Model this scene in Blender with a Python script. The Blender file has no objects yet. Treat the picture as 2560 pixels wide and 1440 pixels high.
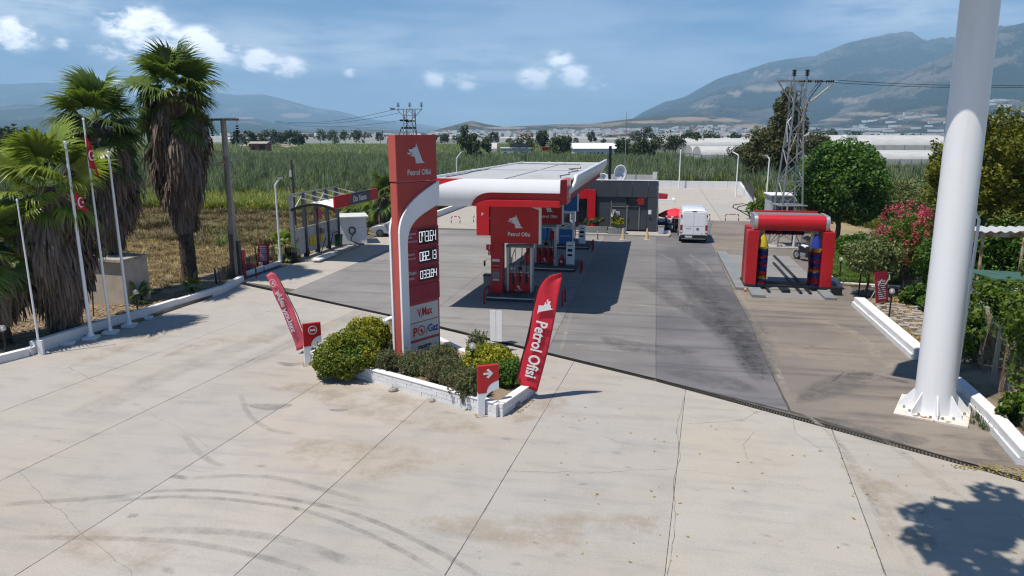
import bpy, math, random
import numpy as np
from mathutils import Vector, Matrix

# ------------------------------------------------------------------ camera, sky, sun, exposure
# metres, z up, ground at z = 0; +y runs along the fuel station's axis, +x to its right
FPX, HOR, CAMH, VX = 1750.0, 334.0, 8.0, 1640.0
PIT = math.atan((720 - HOR) / FPX)
TH = math.atan((VX - 1280) / math.hypot(FPX, 720 - HOR))
SC = bpy.context.scene
COL = SC.collection
cam = bpy.data.objects.new('camera', bpy.data.cameras.new('camera'))
COL.objects.link(cam)
cam.location = (0, 0, CAMH)
cam.rotation_euler = (math.pi / 2 - PIT, 0, TH)
cam.data.sensor_width = 36
cam.data.lens = FPX / 2560 * 36
cam.data.clip_start = 0.3
cam.data.clip_end = 60000
SC.camera = cam

SUNV = Vector((-0.310, -0.287, 1.0)).normalized()      # towards the sun
SUN_EL = math.asin(SUNV.z)
SUN_AZ = math.atan2(SUNV.x, SUNV.y)
SUN_STRENGTH, SKY_STRENGTH, EXPOSURE = 4.9, 0.075, 0.27
sun = bpy.data.objects.new('sun', bpy.data.lights.new('sun', 'SUN'))
COL.objects.link(sun)
sun.data.energy = SUN_STRENGTH
sun.data.angle = math.radians(0.53)
sun.data.color = (1.0, 0.93, 0.83)
sun.rotation_euler = (-SUNV).to_track_quat('-Z', 'Y').to_euler()
sun.location = (0, 0, 60)
SC.view_settings.view_transform = 'Standard'
SC.view_settings.look = 'None'
SC.view_settings.exposure = EXPOSURE
SC.view_settings.gamma = 1
SC.view_settings.use_curve_mapping = False
SC.cycles.use_denoising = True
SC.cycles.filter_width = 1.2
SC.cycles.max_bounces = 6
SC.cycles.diffuse_bounces = 3
SC.cycles.glossy_bounces = 3
SC.cycles.transmission_bounces = 4
SC.cycles.transparent_max_bounces = 12
SC.cycles.volume_bounces = 1
SC.cycles.caustics_reflective = False
SC.cycles.caustics_refractive = False
SC.cycles.sample_clamp_indirect = 6


def ray(x, y):                       # photo pixel (2560 wide) -> direction in scene axes
    v = y - 720
    a, b, c = x - 1280, FPX * math.cos(PIT) - v * math.sin(PIT), -FPX * math.sin(PIT) - v * math.cos(PIT)
    return (a * math.cos(TH) - b * math.sin(TH), a * math.sin(TH) + b * math.cos(TH), c)


def P(x, y, z=0.0):                  # where the line of sight meets height z
    r = ray(x, y)
    t = (z - CAMH) / r[2]
    return (r[0] * t, r[1] * t)


def ZH(y, p):                        # height seen at photo row y above ground point p
    Y = p[0] * -math.sin(TH) + p[1] * math.cos(TH)
    v = y - 720
    return CAMH + Y * (-FPX * math.sin(PIT) - v * math.cos(PIT)) / (FPX * math.cos(PIT) - v * math.sin(PIT))


def at_dist(x, Y):                   # ground point Y metres ahead of the lens in photo column x (taken at the horizon)
    X = (x - 1280) / math.hypot(FPX, 720 - HOR) * Y
    return (X * math.cos(TH) - Y * math.sin(TH), X * math.sin(TH) + Y * math.cos(TH))


# ------------------------------------------------------------------ world: sky with clouds
W = bpy.data.worlds.new('World')
SC.world = W
W.use_nodes = True
nt = W.node_tree
nt.nodes.clear()


def N(nt, kind, **kw):
    n = nt.nodes.new(kind)
    for k, v in kw.items():
        if k.startswith('i_'):
            n.inputs[k[2:].replace('_', ' ')].default_value = v
        elif k[0] == 'n' and k[1:].isdigit():
            n.inputs[int(k[1:])].default_value = v
        else:
            setattr(n, k, v)
    return n


def L(nt, a, b):
    nt.links.new(a, b)


def MTH(nt, op, a, b=None, clamp=False):
    n = nt.nodes.new('ShaderNodeMath')
    n.operation = op
    n.use_clamp = clamp
    for i, q in enumerate((a, b)):
        if q is None:
            continue
        if hasattr(q, 'is_output'):
            nt.links.new(q, n.inputs[i])
        else:
            n.inputs[i].default_value = q
    return n.outputs[0]


def RAMP(nt, val, lo, hi, a=0.0, b=1.0, smooth=True):
    n = nt.nodes.new('ShaderNodeMapRange')
    n.interpolation_type = 'SMOOTHSTEP' if smooth else 'LINEAR'
    nt.links.new(val, n.inputs[0])
    for i, v in zip((1, 2, 3, 4), (lo, hi, a, b)):
        n.inputs[i].default_value = v
    return n.outputs[0]


def MIX(nt, fac, a, b, mode='MIX'):
    n = nt.nodes.new('ShaderNodeMix')
    n.data_type = 'RGBA'
    n.blend_type = mode
    for s, q in ((0, fac), (6, a), (7, b)):
        if hasattr(q, 'is_output'):
            nt.links.new(q, n.inputs[s])
        elif s == 0:
            n.inputs[0].default_value = q
        else:
            n.inputs[s].default_value = (*q[:3], 1)
    return n.outputs[2]


sky = N(nt, 'ShaderNodeTexSky', sky_type='NISHITA', sun_disc=False, sun_elevation=SUN_EL, sun_rotation=SUN_AZ,
        air_density=1.0, dust_density=0.6, ozone_density=2.2, altitude=20)
tc = N(nt, 'ShaderNodeTexCoord')
mp = N(nt, 'ShaderNodeMapping')
mp.inputs['Scale'].default_value = (1, 1, 2.0)
L(nt, tc.outputs['Generated'], mp.inputs[0])
n1 = N(nt, 'ShaderNodeTexNoise', i_Scale=24.0, i_Detail=11.0, i_Roughness=0.62)
L(nt, mp.outputs[0], n1.inputs['Vector'])
n2 = N(nt, 'ShaderNodeTexNoise', i_Scale=3.2, i_Detail=5.0, i_Roughness=0.55)
mp2 = N(nt, 'ShaderNodeMapping')
mp2.inputs['Scale'].default_value = (1, 1, 6.0)
L(nt, tc.outputs['Generated'], mp2.inputs[0])
L(nt, mp2.outputs[0], n2.inputs['Vector'])
# cumulus heads of the photo's sky: direction, angular radius, weight
acc = None
for (x, y, rad, wt) in ((345, 62, 70, 1.0), (420, 110, 60, .8), (500, 100, 50, .9), (560, 128, 46, .85), (640, 155, 55, .9), (715, 168, 46, .8),
                        (25, 85, 60, .8), (165, 105, 26, .6), (275, 122, 42, .6), (330, 130, 46, .5), (1100, 196, 42, .62), (1165, 203, 40, .62), (1340, 192, 50, .7), (1430, 190, 50, .72),
                        (1510, 215, 46, .5), (880, 183, 20, .55), (1400, 150, 42, .45)):
    d = Vector(ray(x, y)).normalized()
    vm = N(nt, 'ShaderNodeVectorMath', operation='SUBTRACT')
    L(nt, tc.outputs['Generated'], vm.inputs[0])
    vm.inputs[1].default_value = d
    vs = N(nt, 'ShaderNodeVectorMath', operation='MULTIPLY')
    L(nt, vm.outputs[0], vs.inputs[0])
    vs.inputs[1].default_value = (1, 1, 1.7)
    vl = N(nt, 'ShaderNodeVectorMath', operation='LENGTH')
    L(nt, vs.outputs[0], vl.inputs[0])
    q = RAMP(nt, vl.outputs['Value'], rad / FPX * 1.5, 0.0, 0.0, wt)
    acc = q if acc is None else MTH(nt, 'MAXIMUM', acc, q)
cum = MTH(nt, 'ADD', MTH(nt, 'MULTIPLY', n1.outputs['Fac'], 1.25), MTH(nt, 'MULTIPLY', acc, 0.30))
cum = MTH(nt, 'MULTIPLY', RAMP(nt, cum, 0.60, 0.90), RAMP(nt, acc, 0.0, 0.50))
sep = N(nt, 'ShaderNodeSeparateXYZ')
L(nt, tc.outputs['Generated'], sep.inputs[0])
band = MTH(nt, 'MULTIPLY', RAMP(nt, sep.outputs['Z'], -0.02, 0.03), RAMP(nt, sep.outputs['Z'], 0.30, 0.07))
veil = MTH(nt, 'MULTIPLY', RAMP(nt, n2.outputs['Fac'], 0.38, 0.68), MTH(nt, 'MULTIPLY', band, 0.34))
skyc = MIX(nt, 1.0, sky.outputs[0], (0.46, 0.77, 1.06), 'MULTIPLY')
soft = None
for (x, y, rx, wt) in ((120, 30, 260, .75), (20, 90, 150, .5), (420, 130, 220, .6), (650, 120, 260, .7), (900, 140, 300, .62), (1200, 165, 300, .62), (1420, 195, 240, .6), (1560, 225, 200, .4), (2250, 30, 260, .6), (2480, 60, 200, .4), (700, 260, 300, .25)):
    d = Vector(ray(x, y)).normalized()
    vm = N(nt, 'ShaderNodeVectorMath', operation='SUBTRACT')
    L(nt, tc.outputs['Generated'], vm.inputs[0])
    vm.inputs[1].default_value = d
    vs = N(nt, 'ShaderNodeVectorMath', operation='MULTIPLY')
    L(nt, vm.outputs[0], vs.inputs[0])
    vs.inputs[1].default_value = (1, 1, 3.2)
    vl = N(nt, 'ShaderNodeVectorMath', operation='LENGTH')
    L(nt, vs.outputs[0], vl.inputs[0])
    q = RAMP(nt, vl.outputs['Value'], rx / FPX * 1.3, 0.0, 0.0, wt)
    soft = q if soft is None else MTH(nt, 'MAXIMUM', soft, q)
n3 = N(nt, 'ShaderNodeTexNoise', i_Scale=9.0, i_Detail=8.0, i_Roughness=0.6)
L(nt, mp2.outputs[0], n3.inputs['Vector'])
veil = MTH(nt, 'MAXIMUM', veil, MTH(nt, 'MULTIPLY', soft, RAMP(nt, n3.outputs['Fac'], 0.30, 0.66, 0.12, 0.95)))
c1 = MIX(nt, veil, skyc, (12.5, 13.4, 14.6))
c2 = MIX(nt, cum, c1, (24.0, 23.6, 23.6))
bg = N(nt, 'ShaderNodeBackground', i_Strength=SKY_STRENGTH)
L(nt, c2, bg.inputs['Color'])
wo = N(nt, 'ShaderNodeOutputWorld')
L(nt, bg.outputs[0], wo.inputs['Surface'])

# ------------------------------------------------------------------ helpers
R = random.Random(11)
rng = np.random.default_rng(11)
PI = math.pi


def rad(a):
    return math.radians(a)


def tag(o, label=None, cat=None, group=None, kind=None):
    if label: o['label'] = label
    if cat: o['category'] = cat
    if group: o['group'] = group
    if kind: o['kind'] = kind
    return o


def thing(name, label, cat, loc=(0, 0, 0), rz=0.0, group=None):
    o = bpy.data.objects.new(name, None)
    o.empty_display_size = 0.2
    COL.objects.link(o)
    o.location = loc if len(loc) == 3 else (*loc, 0)
    o.rotation_euler = (0, 0, rz)
    return tag(o, label, cat, group)


def link(name, me, parent=None, loc=None, rot=None):
    o = bpy.data.objects.new(name, me)
    COL.objects.link(o)
    if parent: o.parent = parent
    if loc is not None: o.location = loc
    if rot is not None: o.rotation_euler = rot
    return o


def copy_tree(o, parent=None):
    c = o.copy()
    COL.objects.link(c)
    if parent: c.parent = parent
    for ch in list(o.children):
        copy_tree(ch, c)
    return c


def dup(src, loc, rz=None, label=None, group=None):
    c = copy_tree(src)
    c.location = loc if len(loc) == 3 else (*loc, 0)
    if rz is not None: c.rotation_euler = (0, 0, rz)
    if label: c['label'] = label
    if group: c['group'] = group
    return c


class MB:                                              # gathers shapes, builds ONE mesh object
    def __init__(s):
        s.v, s.f = [], []

    def add(s, vs, fs):
        o = len(s.v)
        s.v += [tuple(p) for p in vs]
        s.f += [tuple(i + o for i in f) for f in fs]
        return s

    def bx(s, x0, x1, y0, y1, z0, z1, rz=0, c=None):
        vs = [(x, y, z) for z in (z0, z1) for y in (y0, y1) for x in (x0, x1)]
        if rz:
            cx, cy = c or ((x0 + x1) / 2, (y0 + y1) / 2)
            ca, sa = math.cos(rz), math.sin(rz)
            vs = [(cx + (x - cx) * ca - (y - cy) * sa, cy + (x - cx) * sa + (y - cy) * ca, z) for x, y, z in vs]
        return s.add(vs, [(0, 2, 3, 1), (4, 5, 7, 6), (0, 1, 5, 4), (2, 6, 7, 3), (0, 4, 6, 2), (1, 3, 7, 5)])

    def tube(s, pts, r, n=8, cap=True, sx=1.0):
        pts = [Vector(p) for p in pts]
        rs = r if isinstance(r, (list, tuple)) else [r] * len(pts)
        o = len(s.v)
        u = None
        for i, p in enumerate(pts):
            d = (pts[min(i + 1, len(pts) - 1)] - pts[max(i - 1, 0)])
            d = d.normalized() if d.length > 1e-9 else Vector((0, 0, 1))
            if u is None:
                u = d.cross(Vector((0, 0, 1)) if abs(d.z) < .9 else Vector((1, 0, 0))).normalized()
            u = (u - d * u.dot(d)).normalized()
            w = d.cross(u)
            for k in range(n):
                a = 2 * PI * (k + .5) / n
                s.v.append(tuple(p + u * (math.cos(a) * rs[i] * sx) + w * (math.sin(a) * rs[i])))
        for i in range(len(pts) - 1):
            for k in range(n):
                a, b = o + i * n + k, o + i * n + (k + 1) % n
                s.f.append((a, b, b + n, a + n))
        if cap:
            s.f.append(tuple(o + k for k in reversed(range(n))))
            s.f.append(tuple(o + (len(pts) - 1) * n + k for k in range(n)))
        return s

    def lathe(s, prof, c=(0, 0, 0), n=16):             # prof: (r, z)
        o = len(s.v)
        for r_, z in prof:
            for k in range(n):
                a = 2 * PI * k / n
                s.v.append((c[0] + r_ * math.cos(a), c[1] + r_ * math.sin(a), c[2] + z))
        for i in range(len(prof) - 1):
            for k in range(n):
                a, b = o + i * n + k, o + i * n + (k + 1) % n
                s.f.append((a, b, b + n, a + n))
        s.f.append(tuple(o + k for k in reversed(range(n))))
        s.f.append(tuple(o + (len(prof) - 1) * n + k for k in range(n)))
        return s

    def prism(s, poly, d0, d1, ax='y'):                # poly in the plane across ax, from d0 to d1
        n = len(poly)
        area = sum(poly[i][0] * poly[(i + 1) % n][1] - poly[(i + 1) % n][0] * poly[i][1] for i in range(n))
        if area < 0: poly = poly[::-1]
        if ax == 'y': f = lambda p, d: (p[0], d, p[1])
        elif ax == 'x': f = lambda p, d: (d, p[0], p[1])
        else: f = lambda p, d: (p[0], p[1], d)
        vs = [f(p, d0) for p in poly] + [f(p, d1) for p in poly]
        lo, hi = tuple(range(n)), tuple(range(n, 2 * n))
        sides = [(i, (i + 1) % n, (i + 1) % n + n, i + n) for i in range(n)]
        flip = (d1 < d0) != (ax == 'y')
        if flip:
            fs = [lo, hi[::-1]] + [t[::-1] for t in sides]
        else:
            fs = [lo[::-1], hi] + sides
        return s.add(vs, fs)

    def ribbon(s, pts, w, z):                          # flat strip on the ground
        o = len(s.v)
        ws = w if isinstance(w, (list, tuple)) else [w] * len(pts)
        for i, p in enumerate(pts):
            a, b = pts[max(i - 1, 0)], pts[min(i + 1, len(pts) - 1)]
            dx, dy = b[0] - a[0], b[1] - a[1]
            l = math.hypot(dx, dy) or 1
            nx, ny = -dy / l * ws[i] / 2, dx / l * ws[i] / 2
            s.v += [(p[0] - nx, p[1] - ny, z), (p[0] + nx, p[1] + ny, z)]
        for i in range(len(pts) - 1):
            a = o + 2 * i
            s.f.append((a, a + 2, a + 3, a + 1))
        return s

    def mesh(s, name, m, smooth=False):
        me = bpy.data.meshes.new(name)
        me.from_pydata(s.v, [], s.f)
        if m: me.materials.append(m)
        if smooth:
            me.polygons.foreach_set('use_smooth', [True] * len(me.polygons))
        me.update()
        return me

    def build(s, name, m, parent=None, smooth=False, bev=0, loc=None, rot=None, kind=None, label=None):
        o = link(name, s.mesh(name, m, smooth), parent, loc, rot)
        if bev:
            b = o.modifiers.new('bevel', 'BEVEL')
            b.width = bev
            b.segments = 2
            b.limit_method = 'ANGLE'
        if smooth:
            try:
                o.data.set_sharp_from_angle(angle=rad(40))
            except Exception:
                pass
        if kind: o['kind'] = kind
        if label: o['label'] = label
        return o


def npmesh(name, v, f, m=None):                        # numpy quads or triangles -> mesh
    me = bpy.data.meshes.new(name)
    k = f.shape[1]
    me.vertices.add(len(v))
    me.vertices.foreach_set('co', np.ascontiguousarray(v, dtype=np.float32).ravel())
    me.loops.add(f.size)
    me.loops.foreach_set('vertex_index', np.ascontiguousarray(f, dtype=np.int32).ravel())
    me.polygons.add(len(f))
    me.polygons.foreach_set('loop_start', np.arange(0, f.size, k, dtype=np.int32))
    me.update(calc_edges=True)
    if m: me.materials.append(m)
    return me


def text(body, size, m, parent, loc, rot=(PI / 2, 0, 0), name='lettering', ext=0.006, bold=0.0, align='LEFT', sx=1.0, shear=0, spacing=1.0):
    cu = bpy.data.curves.new(name, 'FONT')
    cu.body = body
    cu.size = size
    cu.extrude = ext
    cu.offset = bold
    cu.align_x = align
    cu.shear = shear
    cu.space_character = spacing
    cu.space_line = 0.9
    cu.resolution_u = 3
    cu.materials.append(m)
    o = link(name, cu, parent, loc, rot)
    me = bpy.data.meshes.new_from_object(o)
    bpy.data.objects.remove(o)
    o = link(name, me, parent, loc, rot)
    o.scale = (sx, 1, 1)
    return o


def wob(x, y, s=1.0):
    return (math.sin(x * 1.7 * s + y * .9 * s) + math.sin(x * .6 * s - y * 1.9 * s + 1.3) + math.sin(x * 3.1 * s + 2.2) * .5) / 2.5


# ------------------------------------------------------------------ materials
def newmat(name):
    m = bpy.data.materials.new(name)
    m.use_nodes = True
    t = m.node_tree
    return m, t, t.nodes['Principled BSDF']


def mat(name, col, rough=0.55, metal=0.0, var=0.12, sc=3.0, bump=0.0, bsc=60.0, col2=None, thr=None, emit=0.0, spec=0.4, coat=0.0, coords='Object', stretch=None, per=0.0):
    m, t, b = newmat(name)
    tc = N(t, 'ShaderNodeTexCoord')
    vec = tc.outputs[coords]
    if stretch:
        mp = N(t, 'ShaderNodeMapping')
        mp.inputs['Scale'].default_value = stretch
        L(t, vec, mp.inputs[0])
        vec = mp.outputs[0]
    nz = N(t, 'ShaderNodeTexNoise', i_Scale=sc, i_Detail=6.0, i_Roughness=0.62)
    L(t, vec, nz.inputs['Vector'])
    c2 = col2 or tuple(c * (1 - var) for c in col)
    lo, hi = thr or (0.35, 0.7)
    c = MIX(t, RAMP(t, nz.outputs['Fac'], lo, hi), col, c2)
    if per:
        oi = N(t, 'ShaderNodeObjectInfo')
        c = MIX(t, 1.0, c, MIX(t, oi.outputs['Random'], (1 - per,) * 3, (1 + per * .4,) * 3), 'MULTIPLY')
    L(t, c, b.inputs['Base Color'])
    L(t, RAMP(t, nz.outputs['Fac'], 0.2, 0.8, max(0, rough - .08), min(1, rough + .1)), b.inputs['Roughness'])
    b.inputs['Metallic'].default_value = metal
    b.inputs['Specular IOR Level'].default_value = spec
    b.inputs['Coat Weight'].default_value = coat
    b.inputs['Coat Roughness'].default_value = 0.15
    if emit:
        b.inputs['Emission Color'].default_value = (*col, 1)
        b.inputs['Emission Strength'].default_value = emit
    if bump:
        n2 = N(t, 'ShaderNodeTexNoise', i_Scale=bsc, i_Detail=4.0)
        L(t, vec, n2.inputs['Vector'])
        bp = N(t, 'ShaderNodeBump', i_Strength=bump, i_Distance=0.02)
        L(t, n2.outputs['Fac'], bp.inputs['Height'])
        L(t, bp.outputs[0], b.inputs['Normal'])
    return m


def leafmat(name, c1, c2, trans=0.25, rough=0.5, c3=None, patch=0.6, spec=0.3, per=0.0):
    m, t, b = newmat(name)
    ge = N(t, 'ShaderNodeNewGeometry')
    c = MIX(t, ge.outputs['Random Per Island'], c1, c2)
    if c3:
        tc = N(t, 'ShaderNodeTexCoord')
        nz = N(t, 'ShaderNodeTexNoise', i_Scale=patch, i_Detail=3.0)
        L(t, tc.outputs['Object'], nz.inputs['Vector'])
        c = MIX(t, RAMP(t, nz.outputs['Fac'], 0.42, 0.62), c, c3)
    if per:
        oi = N(t, 'ShaderNodeObjectInfo')
        c = MIX(t, 1.0, c, MIX(t, oi.outputs['Random'], (1 - per,) * 3, (1 + per, 1 + per * .8, 1)), 'MULTIPLY')
    L(t, c, b.inputs['Base Color'])
    b.inputs['Roughness'].default_value = rough
    b.inputs['Specular IOR Level'].default_value = spec
    tr = N(t, 'ShaderNodeBsdfTranslucent')
    L(t, MIX(t, 1.0, c, (1.15, 1.2, 0.6), 'MULTIPLY'), tr.inputs['Color'])
    mx = N(t, 'ShaderNodeMixShader', n0=trans)
    L(t, b.outputs[0], mx.inputs[1])
    L(t, tr.outputs[0], mx.inputs[2])
    L(t, mx.outputs[0], t.nodes['Material Output'].inputs['Surface'])
    return m


def paving(name, base, dirt, dark, streak=0.35, stain=0.5, rough=0.85, along=(0.35, 2.2, 1)):
    m, t, b = newmat(name)
    ge = N(t, 'ShaderNodeNewGeometry')
    pos = ge.outputs['Position']

    def noise(scale, detail=5.0, st=None, ro=0.6, dist=0.0):
        v = pos
        if st:
            mp = N(t, 'ShaderNodeMapping')
            mp.inputs['Scale'].default_value = st
            L(t, pos, mp.inputs[0])
            v = mp.outputs[0]
        n = N(t, 'ShaderNodeTexNoise', i_Scale=scale, i_Detail=detail, i_Roughness=ro, i_Distortion=dist)
        L(t, v, n.inputs['Vector'])
        return n.outputs['Fac']
    big = noise(0.16, 4.0, ro=.55)
    mid = noise(0.9, 7.0, ro=.65)
    st = noise(1.0, 6.0, along, .7)
    fine = noise(26.0, 4.0, ro=.7)
    spots = noise(1.9, 3.0, (1, 1.6, 1), .5, .6)
    c = MIX(t, RAMP(t, big, .36, .66), base, dirt)
    c = MIX(t, MTH(t, 'MULTIPLY', RAMP(t, mid, .45, .72), .55), c, tuple(x * 0.82 for x in base))
    c = MIX(t, MTH(t, 'MULTIPLY', RAMP(t, st, .46, .70), streak), c, dark)
    c = MIX(t, MTH(t, 'MULTIPLY', RAMP(t, spots, .70, .80), stain), c, dark)
    c = MIX(t, MTH(t, 'MULTIPLY', RAMP(t, mid, .38, .22), .35), c, tuple(min(1, x * 1.35) for x in base))
    c = MIX(t, 1.0, c, MIX(t, RAMP(t, fine, .3, .7, 0, 1, False), (.86, .86, .86), (1.1, 1.1, 1.1)), 'MULTIPLY')
    oi = N(t, 'ShaderNodeObjectInfo')
    c = MIX(t, 1.0, c, oi.outputs['Color'], 'MULTIPLY')
    L(t, c, b.inputs['Base Color'])
    L(t, RAMP(t, st, .4, .75, rough, rough - .22), b.inputs['Roughness'])
    b.inputs['Specular IOR Level'].default_value = .3
    bp = N(t, 'ShaderNodeBump', i_Strength=.35, i_Distance=.008)
    L(t, MTH(t, 'ADD', fine, MTH(t, 'MULTIPLY', mid, 2.0)), bp.inputs['Height'])
    L(t, bp.outputs[0], b.inputs['Normal'])
    return m


M = {}
M['white'] = mat('white_paint', (.82, .82, .81), .55, var=.12, sc=1.2, bump=.05)
M['whitewash'] = mat('whitewashed_masonry', (.70, .70, .70), .85, col2=(.55, .55, .55), thr=(.55, .85), sc=2.2, bump=.3, bsc=25, per=.06)
M['gloss_white'] = mat('white_coated_metal', (.83, .84, .86), .35, var=.05, sc=.8, coat=.2)
M['van_white'] = mat('van_paint', (.80, .81, .83), .25, var=.03, coat=.6)
M['red'] = mat('signal_red', (.50, .010, .016), .38, var=.14, sc=1.5, coat=.15)
M['red_faded'] = mat('faded_red_panel', (.42, .052, .045), .45, var=.12, sc=1.0)
M['red_edge'] = mat('sunlit_edge_red', (.47, .095, .075), .5, var=.08, sc=1.0)  # totem red made paler: sunlight on the narrow edge is put into the colour
M['red_matt'] = mat('old_red_paint', (.36, .018, .025), .6, var=.3, sc=6)
M['flagred'] = mat('flag_fabric_red', (.62, .022, .045), .7, var=.12, sc=4)
M['pinkred'] = mat('sun_faded_flag', (.56, .09, .13), .7, var=.15, sc=4)
M['maroon'] = mat('maroon_board', (.30, .02, .045), .5, var=.1)
M['blue'] = mat('blue_panel', (.02, .17, .42), .45, var=.1)
M['deepblue'] = mat('sign_blue', (.02, .06, .32), .45)
M['grey'] = mat('anthracite_panel', (.052, .062, .074), .5, var=.15, sc=.8, per=.08)
M['midgrey'] = mat('grey_metal', (.21, .22, .23), .5, metal=.2, var=.2)
M['lightgrey'] = mat('light_grey_panel', (.42, .44, .46), .55, var=.12)
M['logo'] = mat('pale_logo_metal', (.56, .59, .63), .4, var=.05)
M['logowhite'] = mat('white_letter', (.74, .74, .74), .5, var=.03)
M['steel'] = mat('galvanised_steel', (.40, .41, .42), .5, metal=.6, var=.35, sc=5)
M['black'] = mat('black_paint', (.016, .016, .018), .45, var=.2)
M['rubber'] = mat('rubber', (.02, .02, .021), .8, var=.2)
M['glass'] = mat('dark_window_glass', (.012, .014, .018), .06, var=.2, spec=.8)
M['lens'] = mat('black_display_glass', (.01, .01, .016), .2, var=.1, spec=.5)
M['alu'] = mat('brushed_aluminium', (.55, .55, .55), .4, metal=.7, var=.2, sc=2, stretch=(1, 1, 8))
M['chrome'] = mat('chrome', (.7, .7, .7), .15, metal=1.0, var=.1)
M['concrete_post'] = mat('weathered_concrete', (.40, .36, .30), .9, col2=(.16, .145, .13), thr=(.4, .7), sc=1.6, bump=.5, bsc=18, stretch=(1, 1, .25))
M['timber'] = mat('grey_timber', (.16, .13, .105), .9, var=.5, sc=3, bump=.4, stretch=(1, 1, .1))
M['rust'] = mat('rusty_steel', (.30, .12, .05), .8, col2=(.42, .38, .33), thr=(.4, .6), sc=3, bump=.3)
M['plaster'] = mat('beige_render', (.44, .38, .31), .9, var=.25, sc=1.3, bump=.3)
M['roofsheet'] = mat('grey_roof_sheet', (.40, .41, .415), .7, col2=(.33, .335, .335), thr=(.45, .75), sc=.5, stretch=(1, .3, 1))
M['offwhite'] = mat('dusty_white_sheet', (.60, .60, .57), .6, var=.18, sc=1.0)
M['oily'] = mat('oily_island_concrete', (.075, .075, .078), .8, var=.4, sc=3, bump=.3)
M['mastwhite'] = mat('mast_paint', (.82, .83, .85), .4, col2=(.70, .69, .67), thr=(.55, .8), sc=1.6, stretch=(2, 2, .12), coat=.2)
M['padgrey'] = mat('painted_grey_concrete', (.22, .24, .245), .75, var=.25, sc=1.2, bump=.2)
M['pave'] = mat('pavement_concrete', (.36, .34, .31), .85, var=.25, sc=1.5, bump=.2)
M['yellow'] = mat('yellow_notice', (.62, .48, .02), .6, var=.1)
M['green_bin'] = mat('green_plastic', (.02, .09, .03), .5, var=.2)
M['tarp'] = mat('green_tarpaulin', (.05, .12, .10), .7, var=.3, sc=2)
M['tyre_black'] = mat('iron_grating', (.022, .017, .014), .75, metal=.2, var=.5, sc=6)
M['stone'] = mat('pale_stone', (.38, .34, .30), .9, var=.35, sc=5, bump=.5, bsc=20, per=.15)
M['brick'] = mat('clay_brick', (.38, .16, .10), .9, var=.3, sc=4, bump=.3, per=.2)
M['bark'] = mat('bark', (.14, .10, .075), .95, var=.5, sc=5, bump=.8, bsc=14, stretch=(1, 1, .3))
M['palmbark'] = mat('palm_trunk', (.085, .065, .052), .95, var=.5, sc=7, bump=.8, bsc=12)
M['bulb'] = mat('opal_bulb', (.75, .72, .66), .3)
M['earth'] = mat('bare_earth', (.24, .18, .12), .95, col2=(.10, .085, .05), thr=(.4, .65), sc=.8, bump=.6, bsc=8, coords='Object')
M['dirt'] = mat('joint_dirt', (.12, .108, .092), .95, var=.4, sc=3)
M['notice'] = mat('paper_notice', (.68, .68, .66), .7, var=.05)
M['cone'] = mat('faded_plastic_cone', (.55, .42, .26), .7, var=.2, sc=6)
M['tail'] = mat('tail_lamp', (.30, .012, .015), .2, spec=.6)
M['silver'] = mat('silver_car_paint', (.40, .41, .43), .3, metal=.5, var=.05, coat=.5)
M['led_red'] = mat('lit_led_red', (.7, .02, .02), .5, emit=.10)
M['seg'] = mat('lit_price_segment', (.95, .95, 1.0), .5, emit=.45)
M['slab_light'] = paving('light_concrete', (.388, .364, .334), (.395, .354, .302), (.25, .24, .23), .40, .5)
M['slab_dark'] = paving('oil_darkened_concrete', (.185, .178, .177), (.11, .109, .114), (.055, .055, .061), .62, .35, .8, (.10, 1.6, 1))
M['slab_mid'] = paving('worn_grey_concrete', (.255, .245, .238), (.205, .198, .192), (.10, .098, .098), .55, .4, .85, (.10, 1.5, 1))
M['slab_lane'] = paving('worn_lane_concrete', (.215, .205, .198), (.165, .158, .155), (.075, .074, .077), .6, .4, .82, (.10, 1.6, 1))
M['slab_brown'] = paving('brown_stained_concrete', (.185, .162, .142), (.25, .215, .175), (.095, .083, .076), .65, .35, .8, (.10, 1.4, 1))
mk, t, b = newmat('rubber_mark')
ge = N(t, 'ShaderNodeNewGeometry')
nz = N(t, 'ShaderNodeTexNoise', i_Scale=1.8, i_Detail=8.0, i_Roughness=.78)
L(t, ge.outputs['Position'], nz.inputs['Vector'])
b.inputs['Base Color'].default_value = (.10, .098, .098, 1)
b.inputs['Roughness'].default_value = .85
oi = N(t, 'ShaderNodeObjectInfo')
ed_ = N(t, 'ShaderNodeAttribute', attribute_name='edge')
n2_ = N(t, 'ShaderNodeTexNoise', i_Scale=38.0, i_Detail=3.0, i_Roughness=.7)
L(t, ge.outputs['Position'], n2_.inputs['Vector'])
al_ = MTH(t, 'MULTIPLY', RAMP(t, nz.outputs['Fac'], .28, .75, .12, .85), RAMP(t, n2_.outputs['Fac'], .3, .65, .35, 1.1))
L(t, MTH(t, 'MULTIPLY', MTH(t, 'MULTIPLY', al_, oi.outputs['Alpha']), ed_.outputs['Fac'], True), b.inputs['Alpha'])
M['mark'] = mk
mk, t, b = newmat('clear_globe')
b.inputs['Base Color'].default_value = (.85, .87, .88, 1)
b.inputs['Roughness'].default_value = .08
b.inputs['Alpha'].default_value = .22
M['globe'] = mk
mk, t, b = newmat('wire_mesh')
tc = N(t, 'ShaderNodeTexCoord')
b.inputs['Base Color'].default_value = (.20, .18, .17, 1)
b.inputs['Alpha'].default_value = .9
M['wire'] = mk
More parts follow.
